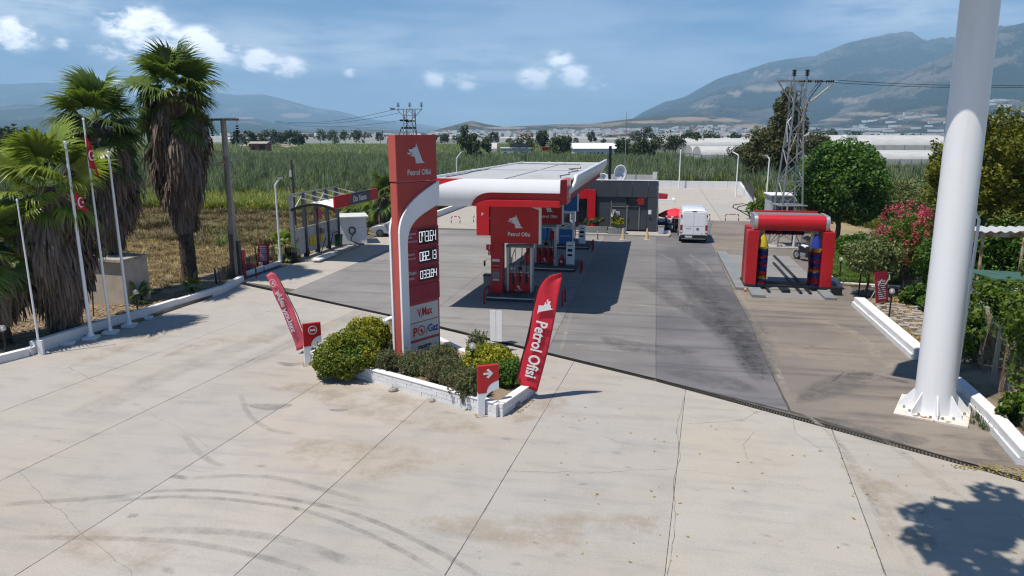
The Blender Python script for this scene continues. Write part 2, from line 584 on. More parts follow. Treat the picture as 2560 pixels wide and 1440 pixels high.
# foliage
M['f_palm'] = leafmat('palm_leaf', (.065, .115, .024), (.16, .235, .055), .32, .4, spec=.5, per=.45)
M['f_palm2'] = leafmat('young_palm_leaf', (.13, .20, .028), (.25, .33, .055), .38, .42, spec=.5, per=.4)
M['f_dead'] = leafmat('dead_palm_leaf', (.13, .095, .075), (.24, .185, .145), .1, .85)
M['f_dead2'] = leafmat('tan_dead_leaf', (.26, .17, .09), (.38, .28, .16), .1, .8)
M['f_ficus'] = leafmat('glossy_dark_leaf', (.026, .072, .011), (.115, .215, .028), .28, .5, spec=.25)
M['f_olive'] = leafmat('olive_green_leaf', (.085, .125, .035), (.20, .23, .085), .2, .5)
M['f_grey'] = leafmat('grey_green_leaf', (.055, .080, .035), (.11, .13, .06), .2, .6)
M['f_pine'] = leafmat('pine_needles', (.055, .085, .008), (.21, .20, .012), .2, .6)
M['f_plane'] = leafmat('broad_tree_leaf', (.055, .115, .015), (.14, .20, .025), .35, .45)
M['f_yellow'] = leafmat('yellow_green_shrub', (.19, .22, .012), (.42, .38, .02), .25, .55, (.17, .20, .015), 0.9)
M['f_shrub'] = leafmat('green_shrub', (.06, .105, .012), (.16, .20, .02), .2, .55, (.27, .26, .016), 0.9)
M['f_lav'] = leafmat('rosemary_leaf', (.10, .135, .05), (.21, .225, .095), .25, .65, (.15, .13, .075), 1.3)
M['f_far'] = leafmat('distant_tree_leaf', (.022, .042, .014), (.055, .080, .026), .15, .7)
M['f_euc'] = leafmat('eucalyptus_leaf', (.055, .065, .016), (.105, .10, .028), .2, .6)
M['f_reed'] = leafmat('reed_leaf', (.105, .15, .088), (.235, .275, .175), .3, .6, (.14, .185, .06), .045)
M['f_reed2'] = leafmat('green_reed_leaf', (.115, .165, .03), (.22, .25, .07), .3, .6)
M['f_weed'] = leafmat('dry_weed', (.135, .105, .050), (.26, .20, .10), .15, .8)
M['f_straw'] = leafmat('straw', (.36, .27, .13), (.50, .38, .20), .15, .8)
M['f_brown'] = leafmat('brown_scrub', (.14, .115, .06), (.27, .21, .12), .15, .85, (.17, .175, .07), .12)
M['f_grass'] = leafmat('green_grass', (.06, .12, .015), (.13, .20, .03), .25, .6)
M['pink'] = leafmat('pink_blossom', (.55, .05, .11), (.62, .14, .19), .25, .6)
M['lilac'] = leafmat('lilac_blossom', (.25, .22, .55), (.32, .30, .62), .2, .6)
M['litter'] = leafmat('fallen_leaf', (.20, .15, .06), (.42, .33, .08), .1, .7)


# ------------------------------------------------------------------ foliage builders
def unit(n):
    a = rng.normal(size=(n, 3))
    return a / np.linalg.norm(a, axis=1, keepdims=True)


def leaf_mesh(name, pts, size, m, asp=.5, up=.5, out=None, outw=.6, jit=.35):
    n = len(pts)
    nrm = unit(n)
    nrm[:, 2] += up
    if out is not None: nrm += out * outw
    nrm /= np.linalg.norm(nrm, axis=1, keepdims=True)
    t = np.cross(nrm, unit(n))
    t /= np.linalg.norm(t, axis=1, keepdims=True) + 1e-9
    s = np.cross(nrm, t)
    sz = (size * (1 + jit * rng.normal(size=(n, 1)).clip(-1.5, 1.5)))
    a, b = t * sz, s * sz * asp
    v = np.stack([pts - a, pts + b - a * .15, pts + a, pts - b - a * .15], 1).reshape(-1, 3)
    return npmesh(name, v, np.arange(4 * n).reshape(n, 4), m)


def crown_pts(c, r, n, k, lobe=.38, shell=.55, flat=1.0, low=-.6):
    """leaf positions on many small lobes spread through an ellipsoid: uneven outline, gaps and clumps"""
    d = unit(k * 3)
    d = d[d[:, 2] > low][:k]
    k = len(d)
    rr = rng.uniform(shell, 1.0, (k, 1)) * (1 - lobe * .55)
    cen = d * rr * np.array(r)
    lr = lobe * np.mean(r) * rng.uniform(.6, 1.25, k)
    idx = rng.integers(0, k, n)
    dd = unit(n)
    q = rng.uniform(.55, 1.0, (n, 1)) ** .6
    p = cen[idx] + dd * q * lr[idx][:, None] * np.array((1, 1, flat))
    return p + np.array(c), dd


def crown(name, m, parent, c, r, n, k, leaf, asp=.5, lobe=.38, shell=.55, up=.45, flat=1.0, low=-.6, label=None):
    p, o = crown_pts(c, r, n, k, lobe, shell, flat, low)
    ob = link(name, leaf_mesh(name, p, leaf, m, asp, up, o), parent)
    if label: ob['label'] = label
    return ob


def trunk(parent, h, r0, r1, lean=(0, 0), limbs=4, lz=.5, ll=1.2, m='bark', name='trunk', seed=0):
    rr = random.Random(seed)
    b = MB()
    pts = [(lean[0] * t * t + .05 * math.sin(t * 5 + seed), lean[1] * t * t + .05 * math.cos(t * 4 + seed), h * t - .05) for t in (0, .2, .45, .7, 1)]
    b.tube(pts, [r0 * 1.25, r0, r0 * .85 + r1 * .1, (r0 + r1) / 2, r1], 9)
    for i in range(limbs):
        a = 2 * PI * i / max(1, limbs) + rr.uniform(-.5, .5)
        t0 = lz + (1 - lz) * rr.uniform(0, .8)
        p = Vector((lean[0] * t0 * t0, lean[1] * t0 * t0, h * t0))
        d = Vector((math.cos(a), math.sin(a), rr.uniform(.5, 1.1))) * ll * rr.uniform(.7, 1.2)
        b.tube([p, p + d * .5 + Vector((0, 0, -.05)), p + d], [r1 * .9, r1 * .6, r1 * .25], 6)
    return b.build(name, M[m], parent, smooth=True)


def tree(name, label, p, h, r, leafm, n=5000, k=40, leaf=.12, th=None, tr=.12, asp=.5, lobe=.38, cat='tree', group=None, limbs=5, up=.45, c=None, shell=.55, low=-.6, flat=1.0, lean=(0, 0)):
    """h: crown centre height, r: crown radii"""
    t = thing(name, label, cat, p, R.uniform(0, 6), group)
    th = th or h
    trunk(t, th, tr, tr * .5, lean, limbs, .45, max(r) * .6, seed=R.randrange(999))
    cc = (lean[0], lean[1], h) if c is None else c
    crown('crown', M[leafm], t, cc, r, n, k, leaf, asp, lobe, shell, up, flat, low)
    return t


def tuft_mesh(name, m, n, h, spread, wid, droop=.3, base=.15, seg=2):
    """a clump of blades"""
    v, f = [], []
    for i in range(n):
        a = rng.uniform(0, 2 * PI)
        b0 = rng.uniform(0, base)
        x, y = b0 * math.cos(a), b0 * math.sin(a)
        a2 = a + rng.uniform(-1, 1)
        hh = h * rng.uniform(.55, 1.05)
        sp = spread * rng.uniform(.3, 1)
        w = wid * rng.uniform(.6, 1.2)
        px, py = -math.sin(a2 + rng.uniform(-.8, .8)) * w, math.cos(a2) * w
        o = len(v)
        p1 = (x + math.cos(a2) * sp * .35, y + math.sin(a2) * sp * .35, hh * .6)
        p2 = (x + math.cos(a2) * sp, y + math.sin(a2) * sp, hh * (1 - droop * rng.uniform(0, 1)))
        v += [(x - px * .7, y - py * .7, 0), (x + px * .7, y + py * .7, 0), (p1[0] + px, p1[1] + py, p1[2]), (p1[0] - px, p1[1] - py, p1[2]), (p2[0] + px * .15, p2[1] + py * .15, p2[2]), (p2[0] - px * .15, p2[1] - py * .15, p2[2])]
        f += [(o, o + 1, o + 2, o + 3), (o + 3, o + 2, o + 4, o + 5)]
    return npmesh(name, np.array(v), np.array(f), m)


def scatter(name, label, cat, meshes, pts, scale, kind='stuff'):
    """one object: its points carry clumps through geometry nodes"""
    pts = np.asarray(pts, dtype=np.float32)
    n = len(pts)
    me = bpy.data.meshes.new(name)
    me.vertices.add(n)
    me.vertices.foreach_set('co', pts.ravel())
    for an, dt, val in (('sc', 'FLOAT', np.asarray(scale, np.float32)), ('rz', 'FLOAT', rng.uniform(0, 6.283, n).astype(np.float32)), ('pick', 'INT', rng.integers(0, len(meshes), n).astype(np.int32))):
        a = me.attributes.new(an, dt, 'POINT')
        a.data.foreach_set('value', val)
    o = link(name, me)
    tag(o, label, cat, None, kind)
    g = bpy.data.node_groups.new(name + '_nodes', 'GeometryNodeTree')
    g.interface.new_socket('Geometry', in_out='INPUT', socket_type='NodeSocketGeometry')
    g.interface.new_socket('Geometry', in_out='OUTPUT', socket_type='NodeSocketGeometry')
    gi, go = g.nodes.new('NodeGroupInput'), g.nodes.new('NodeGroupOutput')
    jn = g.nodes.new('GeometryNodeGeometryToInstance')
    for q in meshes[::-1]:
        src = bpy.data.objects.new(name + '_clump', q)
        oi = g.nodes.new('GeometryNodeObjectInfo')
        oi.inputs['Object'].default_value = src
        oi.inputs['As Instance'].default_value = True
        g.links.new(oi.outputs['Geometry'], jn.inputs[0])

    def attr(nm, dt):
        q = g.nodes.new('GeometryNodeInputNamedAttribute')
        q.data_type = dt
        q.inputs['Name'].default_value = nm
        return [s for s in q.outputs if s.enabled and s.name == 'Attribute'][0]
    ip = g.nodes.new('GeometryNodeInstanceOnPoints')
    ip.inputs['Pick Instance'].default_value = True
    cx = g.nodes.new('ShaderNodeCombineXYZ')
    g.links.new(attr('rz', 'FLOAT'), cx.inputs['Z'])
    g.links.new(gi.outputs[0], ip.inputs['Points'])
    g.links.new(jn.outputs[0], ip.inputs['Instance'])
    g.links.new(attr('pick', 'INT'), ip.inputs['Instance Index'])
    g.links.new(cx.outputs[0], ip.inputs['Rotation'])
    g.links.new(attr('sc', 'FLOAT'), ip.inputs['Scale'])
    g.links.new(ip.outputs[0], go.inputs[0])
    md = o.modifiers.new('scatter', 'NODES')
    md.node_group = g
    return o


def inside(px, py, poly):
    ok = np.zeros(len(px), bool)
    n = len(poly)
    for i in range(n):
        x0, y0 = poly[i]
        x1, y1 = poly[(i + 1) % n]
        c = (y0 > py) != (y1 > py)
        ok ^= c & (px < (x1 - x0) * (py - y0) / ((y1 - y0) or 1e-9) + x0)
    return ok


def fill(poly, n):
    a = np.array(poly)
    lo, hi = a.min(0), a.max(0)
    px, py = rng.uniform(lo[0], hi[0], n), rng.uniform(lo[1], hi[1], n)
    k = inside(px, py, poly)
    return np.stack([px[k], py[k]], 1)


def npnoise(x, y, s):
    return (np.sin(x * s + 1.3 * np.sin(y * s * .7)) + np.sin(y * s * 1.3 + 1.1 * np.sin(x * s * .8 + 2)) + .6 * np.sin(x * s * 2.3 - y * s * 1.9 + .7)) / 2.6

# ------------------------------------------------------------------ ground
def st(o):
    return tag(o, kind='structure')


g = MB()
g.add([(-30000, -3000, -.09), (30000, -3000, -.09), (30000, 40000, -.09), (-30000, 40000, -.09)], [(0, 1, 2, 3)])
mt, t, b = newmat('plain_ground')
ge = N(t, 'ShaderNodeNewGeometry')
na = N(t, 'ShaderNodeTexNoise', i_Scale=.09, i_Detail=8.0, i_Roughness=.65)
nb = N(t, 'ShaderNodeTexNoise', i_Scale=.006, i_Detail=4.0)
mpg = N(t, 'ShaderNodeMapping')
mpg.inputs['Scale'].default_value = (.35, 1, 1)
L(t, ge.outputs['Position'], na.inputs['Vector'])
L(t, ge.outputs['Position'], mpg.inputs[0])
L(t, mpg.outputs[0], nb.inputs['Vector'])
near = MIX(t, RAMP(t, na.outputs['Fac'], .35, .65), (.30, .235, .135), (.135, .115, .055))
far = MIX(t, RAMP(t, nb.outputs['Fac'], .4, .6), (.085, .12, .045), (.13, .135, .06))
ln = N(t, 'ShaderNodeVectorMath', operation='LENGTH')
L(t, ge.outputs['Position'], ln.inputs[0])
L(t, MIX(t, RAMP(t, ln.outputs['Value'], 85, 120), near, far), b.inputs['Base Color'])
b.inputs['Roughness'].default_value = .95
bp = N(t, 'ShaderNodeBump', i_Strength=.6, i_Distance=.2)
L(t, na.outputs['Fac'], bp.inputs['Height'])
L(t, bp.outputs[0], b.inputs['Normal'])
st(g.build('ground', mt))


# ------------------------------------------------------------------ forecourt: slabs cut along the photo's joints
def clip(poly, p, q, side):
    (px, py), (qx, qy) = p, q
    nx, ny = -(qy - py) * side, (qx - px) * side
    out = []
    d = [(x - px) * nx + (y - py) * ny for x, y in poly]
    for i in range(len(poly)):
        j = (i + 1) % len(poly)
        if d[i] >= 0: out.append(poly[i])
        if (d[i] >= 0) != (d[j] >= 0):
            s = d[i] / (d[i] - d[j])
            out.append((poly[i][0] + (poly[j][0] - poly[i][0]) * s, poly[i][1] + (poly[j][1] - poly[i][1]) * s))
    return out


def area(p):
    return abs(sum(p[i][0] * p[(i + 1) % len(p)][1] - p[(i + 1) % len(p)][0] * p[i][1] for i in range(len(p)))) / 2


def shrink(poly, w):
    q = [p for i, p in enumerate(poly) if math.hypot(p[0] - poly[i - 1][0], p[1] - poly[i - 1][1]) > .02]
    n = len(q)
    if n < 3: return []
    if sum(q[i][0] * q[(i + 1) % n][1] - q[(i + 1) % n][0] * q[i][1] for i in range(n)) < 0: q = q[::-1]
    out = []
    for i in range(n):
        a, p, c = Vector(q[i - 1]), Vector(q[i]), Vector(q[(i + 1) % n])
        d0, d1 = (p - a).normalized(), (c - p).normalized()
        n0, n1 = Vector((-d0.y, d0.x)), Vector((-d1.y, d1.x))
        m = (n0 + n1)
        m = m / max(.35, m.dot(n0)) if m.length > 1e-6 else n0
        out.append(tuple(p + m * w))
    return out


forecourt = thing('forecourt', None, None)
st(forecourt)
DRAIN = [(-22.2, 34.0), P(980, 790), P(1640, 950), P(2450, 1170), (10.6, 16.2)]
base = MB()
base.add([(-23.4, -14, -.045), (32, -14, -.045), (32, 4, -.045), (11.3, 16, -.045), (12.3, 68, -.045), (13.2, 111, -.045), (-20.5, 111, -.045), (-22.8, 40, -.045)], [tuple(range(8))])
base.build('joint_bed', M['dirt'], forecourt)


def slabs(poly, cuts, m, gap=.011, tone=.05, tint=None, th=.0):
    parts = [poly]
    for p, q in cuts:
        nx = []
        for c in parts:
            for s in (1, -1):
                k = clip(c, p, q, s)
                if len(k) > 2 and area(k) > .05: nx.append(k)
        parts = nx
    for c in parts:
        k = shrink(c, gap)
        if len(k) < 3: continue
        o = MB().prism(k, -.04, th, 'z').build('concrete_slab', M[m], forecourt)
        v = 1 + R.uniform(-tone, tone)
        o.color = (v, v * (1 + R.uniform(-.01, .01)), v * (1 + R.uniform(-.02, .02)), 1)


pl = lambda *a: (P(*a[:2]), P(*a[2:]))
drain_pairs = list(zip(DRAIN[:-1], DRAIN[1:]))
A = [(-23.0, -12), (31, -12), (31, 3.4), (10.6, 15.9)] + [(x, y - .13) for x, y in DRAIN[3:0:-1]] + [(-22.5, 33.9), (-23.4, 19.9)]
slabs(A, [pl(0, 1202, 650, 890), pl(37, 1440, 810, 950), pl(585, 1440, 1055, 1010), pl(1112, 1440, 1431, 911), pl(1662, 1439, 1713, 983),
          pl(2215, 1439, 2078, 1071), pl(0, 1030, 400, 880)], 'slab_light', .006)
R1 = [P(1978, 1030), P(1913, 900), P(1878, 811), P(1831, 724), P(1793, 639), P(1771, 593), (5.6, 68.2)]
xl = P(860, 671)[0]
north = [(x, y + .13) for x, y in DRAIN]
# left of the lanes: pale strip along the kerb
slabs([(-22.3, 34.3), (xl, 33.0), (xl, 58), (-13.6, 58), (-13.6, 68.2), (-20.6, 68.2)], [((-30, 43), (0, 43.4)), ((-30, 51.5), (0, 51.5)), ((-30, 57.9), (0, 57.9))], 'slab_light', .012, .06)
xm = P(860, 700)[0]
BL = [(xl, north[0][1] + (xl - north[0][0]) * (north[1][1] - north[0][1]) / (north[1][0] - north[0][0])), north[1], (-9.7, 28.15), (-9.7, 57), (xl, 57)]
slabs(BL, [((xm, 0), (xm, 60)), ((-30, 38.6), (0, 38.6)), ((-30, 46), (0, 46))], 'slab_mid', .006, .07)
BM = [(-9.7, 28.15), north[2], (.35, 57), (-9.7, 57)]
jm0, jm1 = P(1365, 883), P(1419, 775)
BMl = clip(BM, jm0, jm1, 1)
BMr = clip(BM, jm0, jm1, -1)
if sum(q[0] for q in BMl) / len(BMl) > sum(q[0] for q in BMr) / len(BMr): BMl, BMr = BMr, BMl
for pc, tn in ((BMl, 'slab_mid'), (BMr, 'slab_lane')):
    slabs(pc, [((-9.7, 31.55), (.35, 31.7)), ((-9.7, 39.3), (2, 39.3)), ((-9.7, 47.4), (2, 47.4))], tn, .006, .05)
BR = [north[2], (R1[0][0] - .06, R1[0][1] + .1)] + R1[1:] + [(.35, 68.2)]
slabs(BR, [((-1, 30.2), (9, 30.2)), ((-1, 41), (9, 41)), ((-1, 53.2), (9, 53.2))], 'slab_dark', .008, .05)
C = [(R1[0][0], R1[0][1] + .1), north[3], (10.5, 16.6), (10.4, 38), (12.3, 55), (12.4, 68.2)] + R1[::-1][:-1]
slabs(C, [((4, 35.0), (14, 35.15)), ((4, 46.5), (14, 46.5)), ((3, 57.5), (14, 57.5))], 'slab_brown', .006, .05)
slabs([(.6, 68.2), (12.4, 68.2), (12.9, 110.4), (.6, 110.4)], [((0, 84), (20, 84)), ((6.3, 60), (6.9, 120))], 'slab_light', .02, .04)
slabs([(-20.6, 68.2), (-13.6, 68.2), (-13.6, 110.4), (-20.0, 110.4)], [((-30, 82), (0, 80)), ((-30, 95), (0, 95))], 'slab_light', .02, .05)


wv0 = lambda w: [.05 + w * math.sin(i / 36 * PI) for i in range(37)]


# wear on the paving: cracks, rubber arcs, pale scuffs (thin sheets just above it)
def ground_marks(name, items, m, alpha=1.0, z=.005, parent=forecourt):
    V, F_, E_ = [], [], []
    for pts, w in items:
        n = len(pts)
        ws = w if isinstance(w, (list, tuple)) else [w] * n
        o = len(V)
        for i, p in enumerate(pts):
            a, b_ = pts[max(i - 1, 0)], pts[min(i + 1, n - 1)]
            dx, dy = b_[0] - a[0], b_[1] - a[1]
            l = math.hypot(dx, dy) or 1
            for k, e in ((-.5, 0), (-.28, 1), (.28, 1), (.5, 0)):
                V.append((p[0] - dy / l * ws[i] * k, p[1] + dx / l * ws[i] * k, z))
                E_.append(e * min(1, min(i, n - 1 - i) / max(1, n * .12)) if max(ws) > .06 else 1.0)
        for i in range(n - 1):
            for k in range(3):
                a = o + i * 4 + k
                F_.append((a, a + 4, a + 5, a + 1))
    me = npmesh(name, np.array(V), np.array(F_), M[m])
    q = me.attributes.new('edge', 'FLOAT', 'POINT')
    q.data.foreach_set('value', np.array(E_, np.float32))
    o = link(name, me, parent)
    o.color = (1, 1, 1, alpha)
    return o


def wiggle(pp, n=40, amp=.07, seed=1):
    rr = random.Random(seed)
    q = [P(*p) for p in pp]
    out = []
    off = 0
    for i in range(len(q) - 1):
        for k in range(n // (len(q) - 1)):
            t_ = k / (n // (len(q) - 1))
            off = off * .75 + rr.uniform(-amp, amp) * .7
            out.append((q[i][0] + (q[i + 1][0] - q[i][0]) * t_ + off * .4, q[i][1] + (q[i + 1][1] - q[i][1]) * t_ + off))
    return out + [q[-1]]


ground_marks('crack', [(wiggle([(1271, 1179), (1450, 1182), (1580, 1178), (1699, 1174)], 60, .05, 2), .010), (wiggle([(1705, 1060), (1790, 1056), (1860, 1050), (1893, 1028)], 50, .06, 3), .014),
                       (wiggle([(1713, 990), (1690, 1075), (1700, 1140), (1684, 1205), (1690, 1300), (1668, 1438)], 90, .06, 4), .014),
                       (wiggle([(2078, 1071), (2098, 1120), (2121, 1190)], 40, .05, 5), .016), (wiggle([(2121, 1188), (2170, 1320), (2212, 1438)], 50, .05, 6), .012),
                       (wiggle([(1870, 1150), (1860, 1110), (1885, 1080)], 30, .05, 7), .01), (wiggle([(2075, 958), (2110, 930)], 20, .05, 8), .05),
                       (wiggle([(1280, 1160), (1205, 1290), (1112, 1438)], 60, .05, 9), .012), (wiggle([(1978, 1030), (1990, 1080), (2060, 1130)], 30, .05, 19), .012),
                       (wiggle([(1930, 1016), (1890, 1033), (1870, 1020)], 30, .05, 29), .012)], 'mark', 1.3)
ground_marks('fine_crack', [(wiggle([(47, 1180), (120, 1255), (210, 1330), (330, 1440)], 40, .04, 11), .010), (wiggle([(170, 918), (245, 957)], 20, .03, 12), .012), (wiggle([(350, 1020), (450, 1070), (520, 1120)], 30, .04, 13), .008),
                            (wiggle([(1700, 1174), (1900, 1200), (2060, 1230)], 40, .04, 14), .008), (wiggle([(1400, 1060), (1550, 1105), (1690, 1140)], 30, .04, 15), .008),
                            (wiggle([(1165, 825), (1230, 850), (1300, 870)], 30, .04, 16), .008), (wiggle([(1440, 843), (1640, 850)], 30, .04, 17), .014), (wiggle([(1590, 905), (1640, 917)], 14, .04, 18), .02)], 'mark', 1.0, .0054)


def arc(pp, n=36):
    q = [P(*p) for p in pp]
    out = []
    for i in range(n + 1):                              # smooth curve through the points
        s = i / n * (len(q) - 1)
        k = min(int(s), len(q) - 2)
        f = s - k
        p0, p1, p2, p3 = q[max(k - 1, 0)], q[k], q[k + 1], q[min(k + 2, len(q) - 1)]
        out.append(tuple(.5 * (2 * p1[j] + (p2[j] - p0[j]) * f + (2 * p0[j] - 5 * p1[j] + 4 * p2[j] - p3[j]) * f * f + (3 * p1[j] - p0[j] - 3 * p2[j] + p3[j]) * f ** 3) for j in (0, 1)))
    return out


ground_marks('tyre_mark', [(arc([(300, 1236), (430, 1226), (560, 1229), (700, 1245), (850, 1275), (980, 1322), (1080, 1372), (1150, 1410), (1240, 1470)]), .17),
                           (arc([(230, 1260), (400, 1243), (560, 1248), (700, 1265), (800, 1288), (920, 1335), (1020, 1385), (1110, 1440)]), .17)], 'mark', .46, .0050)
ground_marks('faint_tyre_mark', [(arc([(0, 1345), (200, 1345), (420, 1352), (560, 1372), (700, 1405), (800, 1440)]), .2), (arc([(450, 1200), (560, 1190), (690, 1195), (800, 1222), (930, 1260)]), .22),
                                 (arc([(460, 1085), (490, 1125), (530, 1155), (565, 1165)]), .22), (arc([(600, 985), (625, 1040), (680, 1075), (740, 1085)]), .2), (arc([(0, 1262), (180, 1250), (330, 1240)]), .25),
                                 (arc([(300, 1325), (560, 1330), (750, 1360), (900, 1420)]), .3), (arc([(1560, 880), (1600, 950), (1610, 1010)]), .0)], 'mark', .34, .0065)
ground_marks('lane_rubber', [(arc([(1680, 860), (1715, 885), (1740, 910)]), .5), (arc([(1835, 885), (1870, 915), (1885, 935)]), .45), (arc([(560, 930), (700, 870), (860, 800), (960, 760)]), 1.1),
                             (arc([(180, 1050), (420, 935), (620, 860), (800, 790)]), 1.4), (arc([(1705, 790), (1735, 700), (1745, 640)]), .3), (arc([(1790, 850), (1790, 740), (1770, 650)]), .3),
                             (arc([(1920, 730), (1935, 690), (1940, 650)]), .35), (arc([(1990, 735), (1995, 690), (1990, 650)]), .35)], 'mark', .21, .0058)
sc_, t, b = newmat('pale_scuff')
nz = N(t, 'ShaderNodeTexNoise', i_Scale=3.5, i_Detail=7.0, i_Roughness=.8)
ge = N(t, 'ShaderNodeNewGeometry')
L(t, ge.outputs['Position'], nz.inputs['Vector'])
b.inputs['Base Color'].default_value = (.44, .40, .34, 1)
b.inputs['Roughness'].default_value = .9
oi = N(t, 'ShaderNodeObjectInfo')
ed_ = N(t, 'ShaderNodeAttribute', attribute_name='edge')
L(t, MTH(t, 'MULTIPLY', MTH(t, 'MULTIPLY', RAMP(t, nz.outputs['Fac'], .38, .74), oi.outputs['Alpha']), ed_.outputs['Fac']), b.inputs['Alpha'])
M['scuff'] = sc_
ground_marks('pale_scuff', [(arc([(2090, 1090), (2160, 1200), (2230, 1310), (2290, 1438)]), [.1 + .3 * math.sin(i / 36 * PI) for i in range(37)]), (arc([(2200, 1090), (2330, 1190), (2420, 1255)]), [.1 + .25 * math.sin(i / 36 * PI) for i in range(37)]),
                            (arc([(2140, 1190), (2180, 1260), (2230, 1370)]), .16), (arc([(2010, 1035), (2070, 1080), (2120, 1150)]), .2),
                            (arc([(1600, 621), (1640, 632), (1690, 655)]), .15), (arc([(1720, 635), (1760, 660), (1785, 690)]), .2), (arc([(1400, 885), (1432, 770)]), .18),
                            (arc([(2040, 800), (2130, 830), (2180, 870), (2190, 900)]), .5), (arc([(2150, 960), (2210, 930), (2250, 900)]), .4), (arc([(1985, 1025), (1900, 830), (1840, 715), (1800, 635)]), .28),
                            (arc([(1110, 790), (1300, 812), (1440, 828)]), .25), (arc([(1400, 700), (1500, 712), (1600, 720)]), .4), (arc([(1560, 760), (1700, 775)]), .3), (arc([(1430, 860), (1560, 880)]), .3)], 'scuff', .8, .0072)
ground_marks('dark_stain', [(arc([(820, 1024), (848, 1026), (872, 1024)]), [.05 + .22 * math.sin(i / 36 * PI) for i in range(37)]), (arc([(618, 1012), (680, 1018), (735, 1012)]), [.05 + .55 * math.sin(i / 36 * PI) for i in range(37)]),
                            (arc([(690, 905), (730, 912), (770, 905)]), [.05 + .4 * math.sin(i / 36 * PI) for i in range(37)]), (arc([(2480, 1150), (2530, 1120), (2600, 1110)]), [.3 + 1.2 * math.sin(i / 36 * PI) for i in range(37)]),
                            (arc([(1600, 700), (1700, 760), (1850, 850), (1890, 940)]), 1.2), (arc([(1770, 690), (1830, 770), (1885, 870), (1930, 965)]), wv0(2.0)), (arc([(1660, 930), (1790, 950), (1900, 985)]), wv0(1.6)), (arc([(1690, 640), (1740, 700), (1790, 790)]), wv0(1.5)), (arc([(1500, 840), (1600, 870), (1760, 880)]), wv0(1.6)), (arc([(1990, 1010), (2100, 960), (2180, 930)]), wv0(1.4)), (arc([(2040, 1040), (2200, 1090), (2330, 1100)]), wv0(1.2)), (arc([(1800, 760), (1850, 850), (1900, 960)]), wv0(1.8)), (arc([(1700, 690), (1760, 760), (1800, 850)]), wv0(1.6)), (arc([(2110, 935), (2180, 938), (2280, 960)]), .35), (arc([(320, 1290), (345, 1290)]), .2), (arc([(430, 1190), (470, 1196)]), .2)], 'mark', .62, .0085)
du_ = paving('sandy_dust', (.46, .375, .275), (.47, .38, .27), (.42, .34, .25), .2, .2)
bb = du_.node_tree.nodes['Principled BSDF']
nz = N(du_.node_tree, 'ShaderNodeTexNoise', i_Scale=.9, i_Detail=8.0, i_Roughness=.75)
ge = N(du_.node_tree, 'ShaderNodeNewGeometry')
L(du_.node_tree, ge.outputs['Position'], nz.inputs['Vector'])
ed_ = N(du_.node_tree, 'ShaderNodeAttribute', attribute_name='edge')
L(du_.node_tree, MTH(du_.node_tree, 'MULTIPLY', RAMP(du_.node_tree, nz.outputs['Fac'], .38, .75, 0, .5), ed_.outputs['Fac']), bb.inputs['Alpha'])
M['dust'] = du_
wv = lambda w: [.05 + w * math.sin(i / 36 * PI) for i in range(37)]
ground_marks('sandy_dust', [(arc([(640, 960), (850, 985), (1050, 1040), (1240, 1085)]), wv(2.2)), (arc([(1250, 1060), (1360, 1010), (1400, 960)]), wv(1.6)), (arc([(380, 905), (560, 850), (700, 860)]), wv(1.2)), (arc([(700, 1100), (900, 1150), (1150, 1140)]), wv(2.2)), (arc([(150, 930), (330, 860), (520, 790)]), wv(1.3)),
                            (arc([(2100, 1150), (2230, 1250), (2330, 1400)]), wv(1.2)), (arc([(2030, 800), (2150, 850), (2230, 930)]), wv(.9)), (arc([(1000, 1300), (1400, 1330), (1700, 1300)]), wv(1.6)), (arc([(100, 1300), (300, 1380), (500, 1400)]), wv(1.2))], 'dust', 1.0, .0095)
V, F_, E_ = [], [], []
for k in range(230):
    x, y = P(R.uniform(-50, 2500), 850 + 600 * R.random() ** 1.3) if k < 130 else P(R.uniform(1150, 2200), R.uniform(640, 960))
    r_ = R.choice((.015, .02, .03, .04, .05, .09)) * R.uniform(.7, 1.4)
    o_, st_, an_ = len(V), R.uniform(1, 2.6), R.uniform(-.6, .3)
    V.append((x, y, .0105))
    E_.append(1.0)
    for q in range(9):
        a = 2 * PI * q / 9
        cx_, cy_ = math.cos(a) * r_ * st_ * R.uniform(.7, 1.2), math.sin(a) * r_ * R.uniform(.7, 1.2)
        V.append((x + cx_ * math.cos(an_) - cy_ * math.sin(an_), y + cx_ * math.sin(an_) + cy_ * math.cos(an_), .0105))
        E_.append(.15)
    F_ += [(o_, o_ + 1 + q, o_ + 1 + (q + 1) % 9) for q in range(9)]
me = npmesh('oil_spots', np.array(V), np.array(F_), M['mark'])
me.attributes.new('edge', 'FLOAT', 'POINT').data.foreach_set('value', np.array(E_, np.float32))
o = link('oil_spots', me, forecourt)
o.color = (1, 1, 1, .55)
o['kind'] = 'stuff'
ground_marks('chipped_joint', [(wiggle(list(q), 70, .018, 40 + k), .018) for k, q in enumerate((((0, 1202), (650, 890)), ((37, 1440), (810, 950)), ((585, 1440), (1055, 1010)), ((1112, 1440), (1431, 911)), ((2215, 1439), (2078, 1071)), ((0, 1030), (400, 880)), ((1365, 883), (1419, 775)), ((1640, 950), (1640, 600)), ((1978, 1028), (1793, 639))))], 'mark', 1.2, .0062)
# painted bay lines under the canopy
ground_marks('bay_line', [([(-8.9, 31.45), (-2.9, 31.62)], .05), ([(-3.0, 39.2), (-7, 39.2)], .05), ([(-3.0, 47.4), (-7, 47.4)], .05), ([(-2.9, 31.6), (-2.95, 56)], .04), ([(-9.2, 31.6), (-9.2, 56)], .04), ([(-3.0, 33.6), (-4.6, 33.6)], .05), ([(-3.0, 43.8), (-5.6, 43.8)], .05)], 'scuff', .7, .0045)

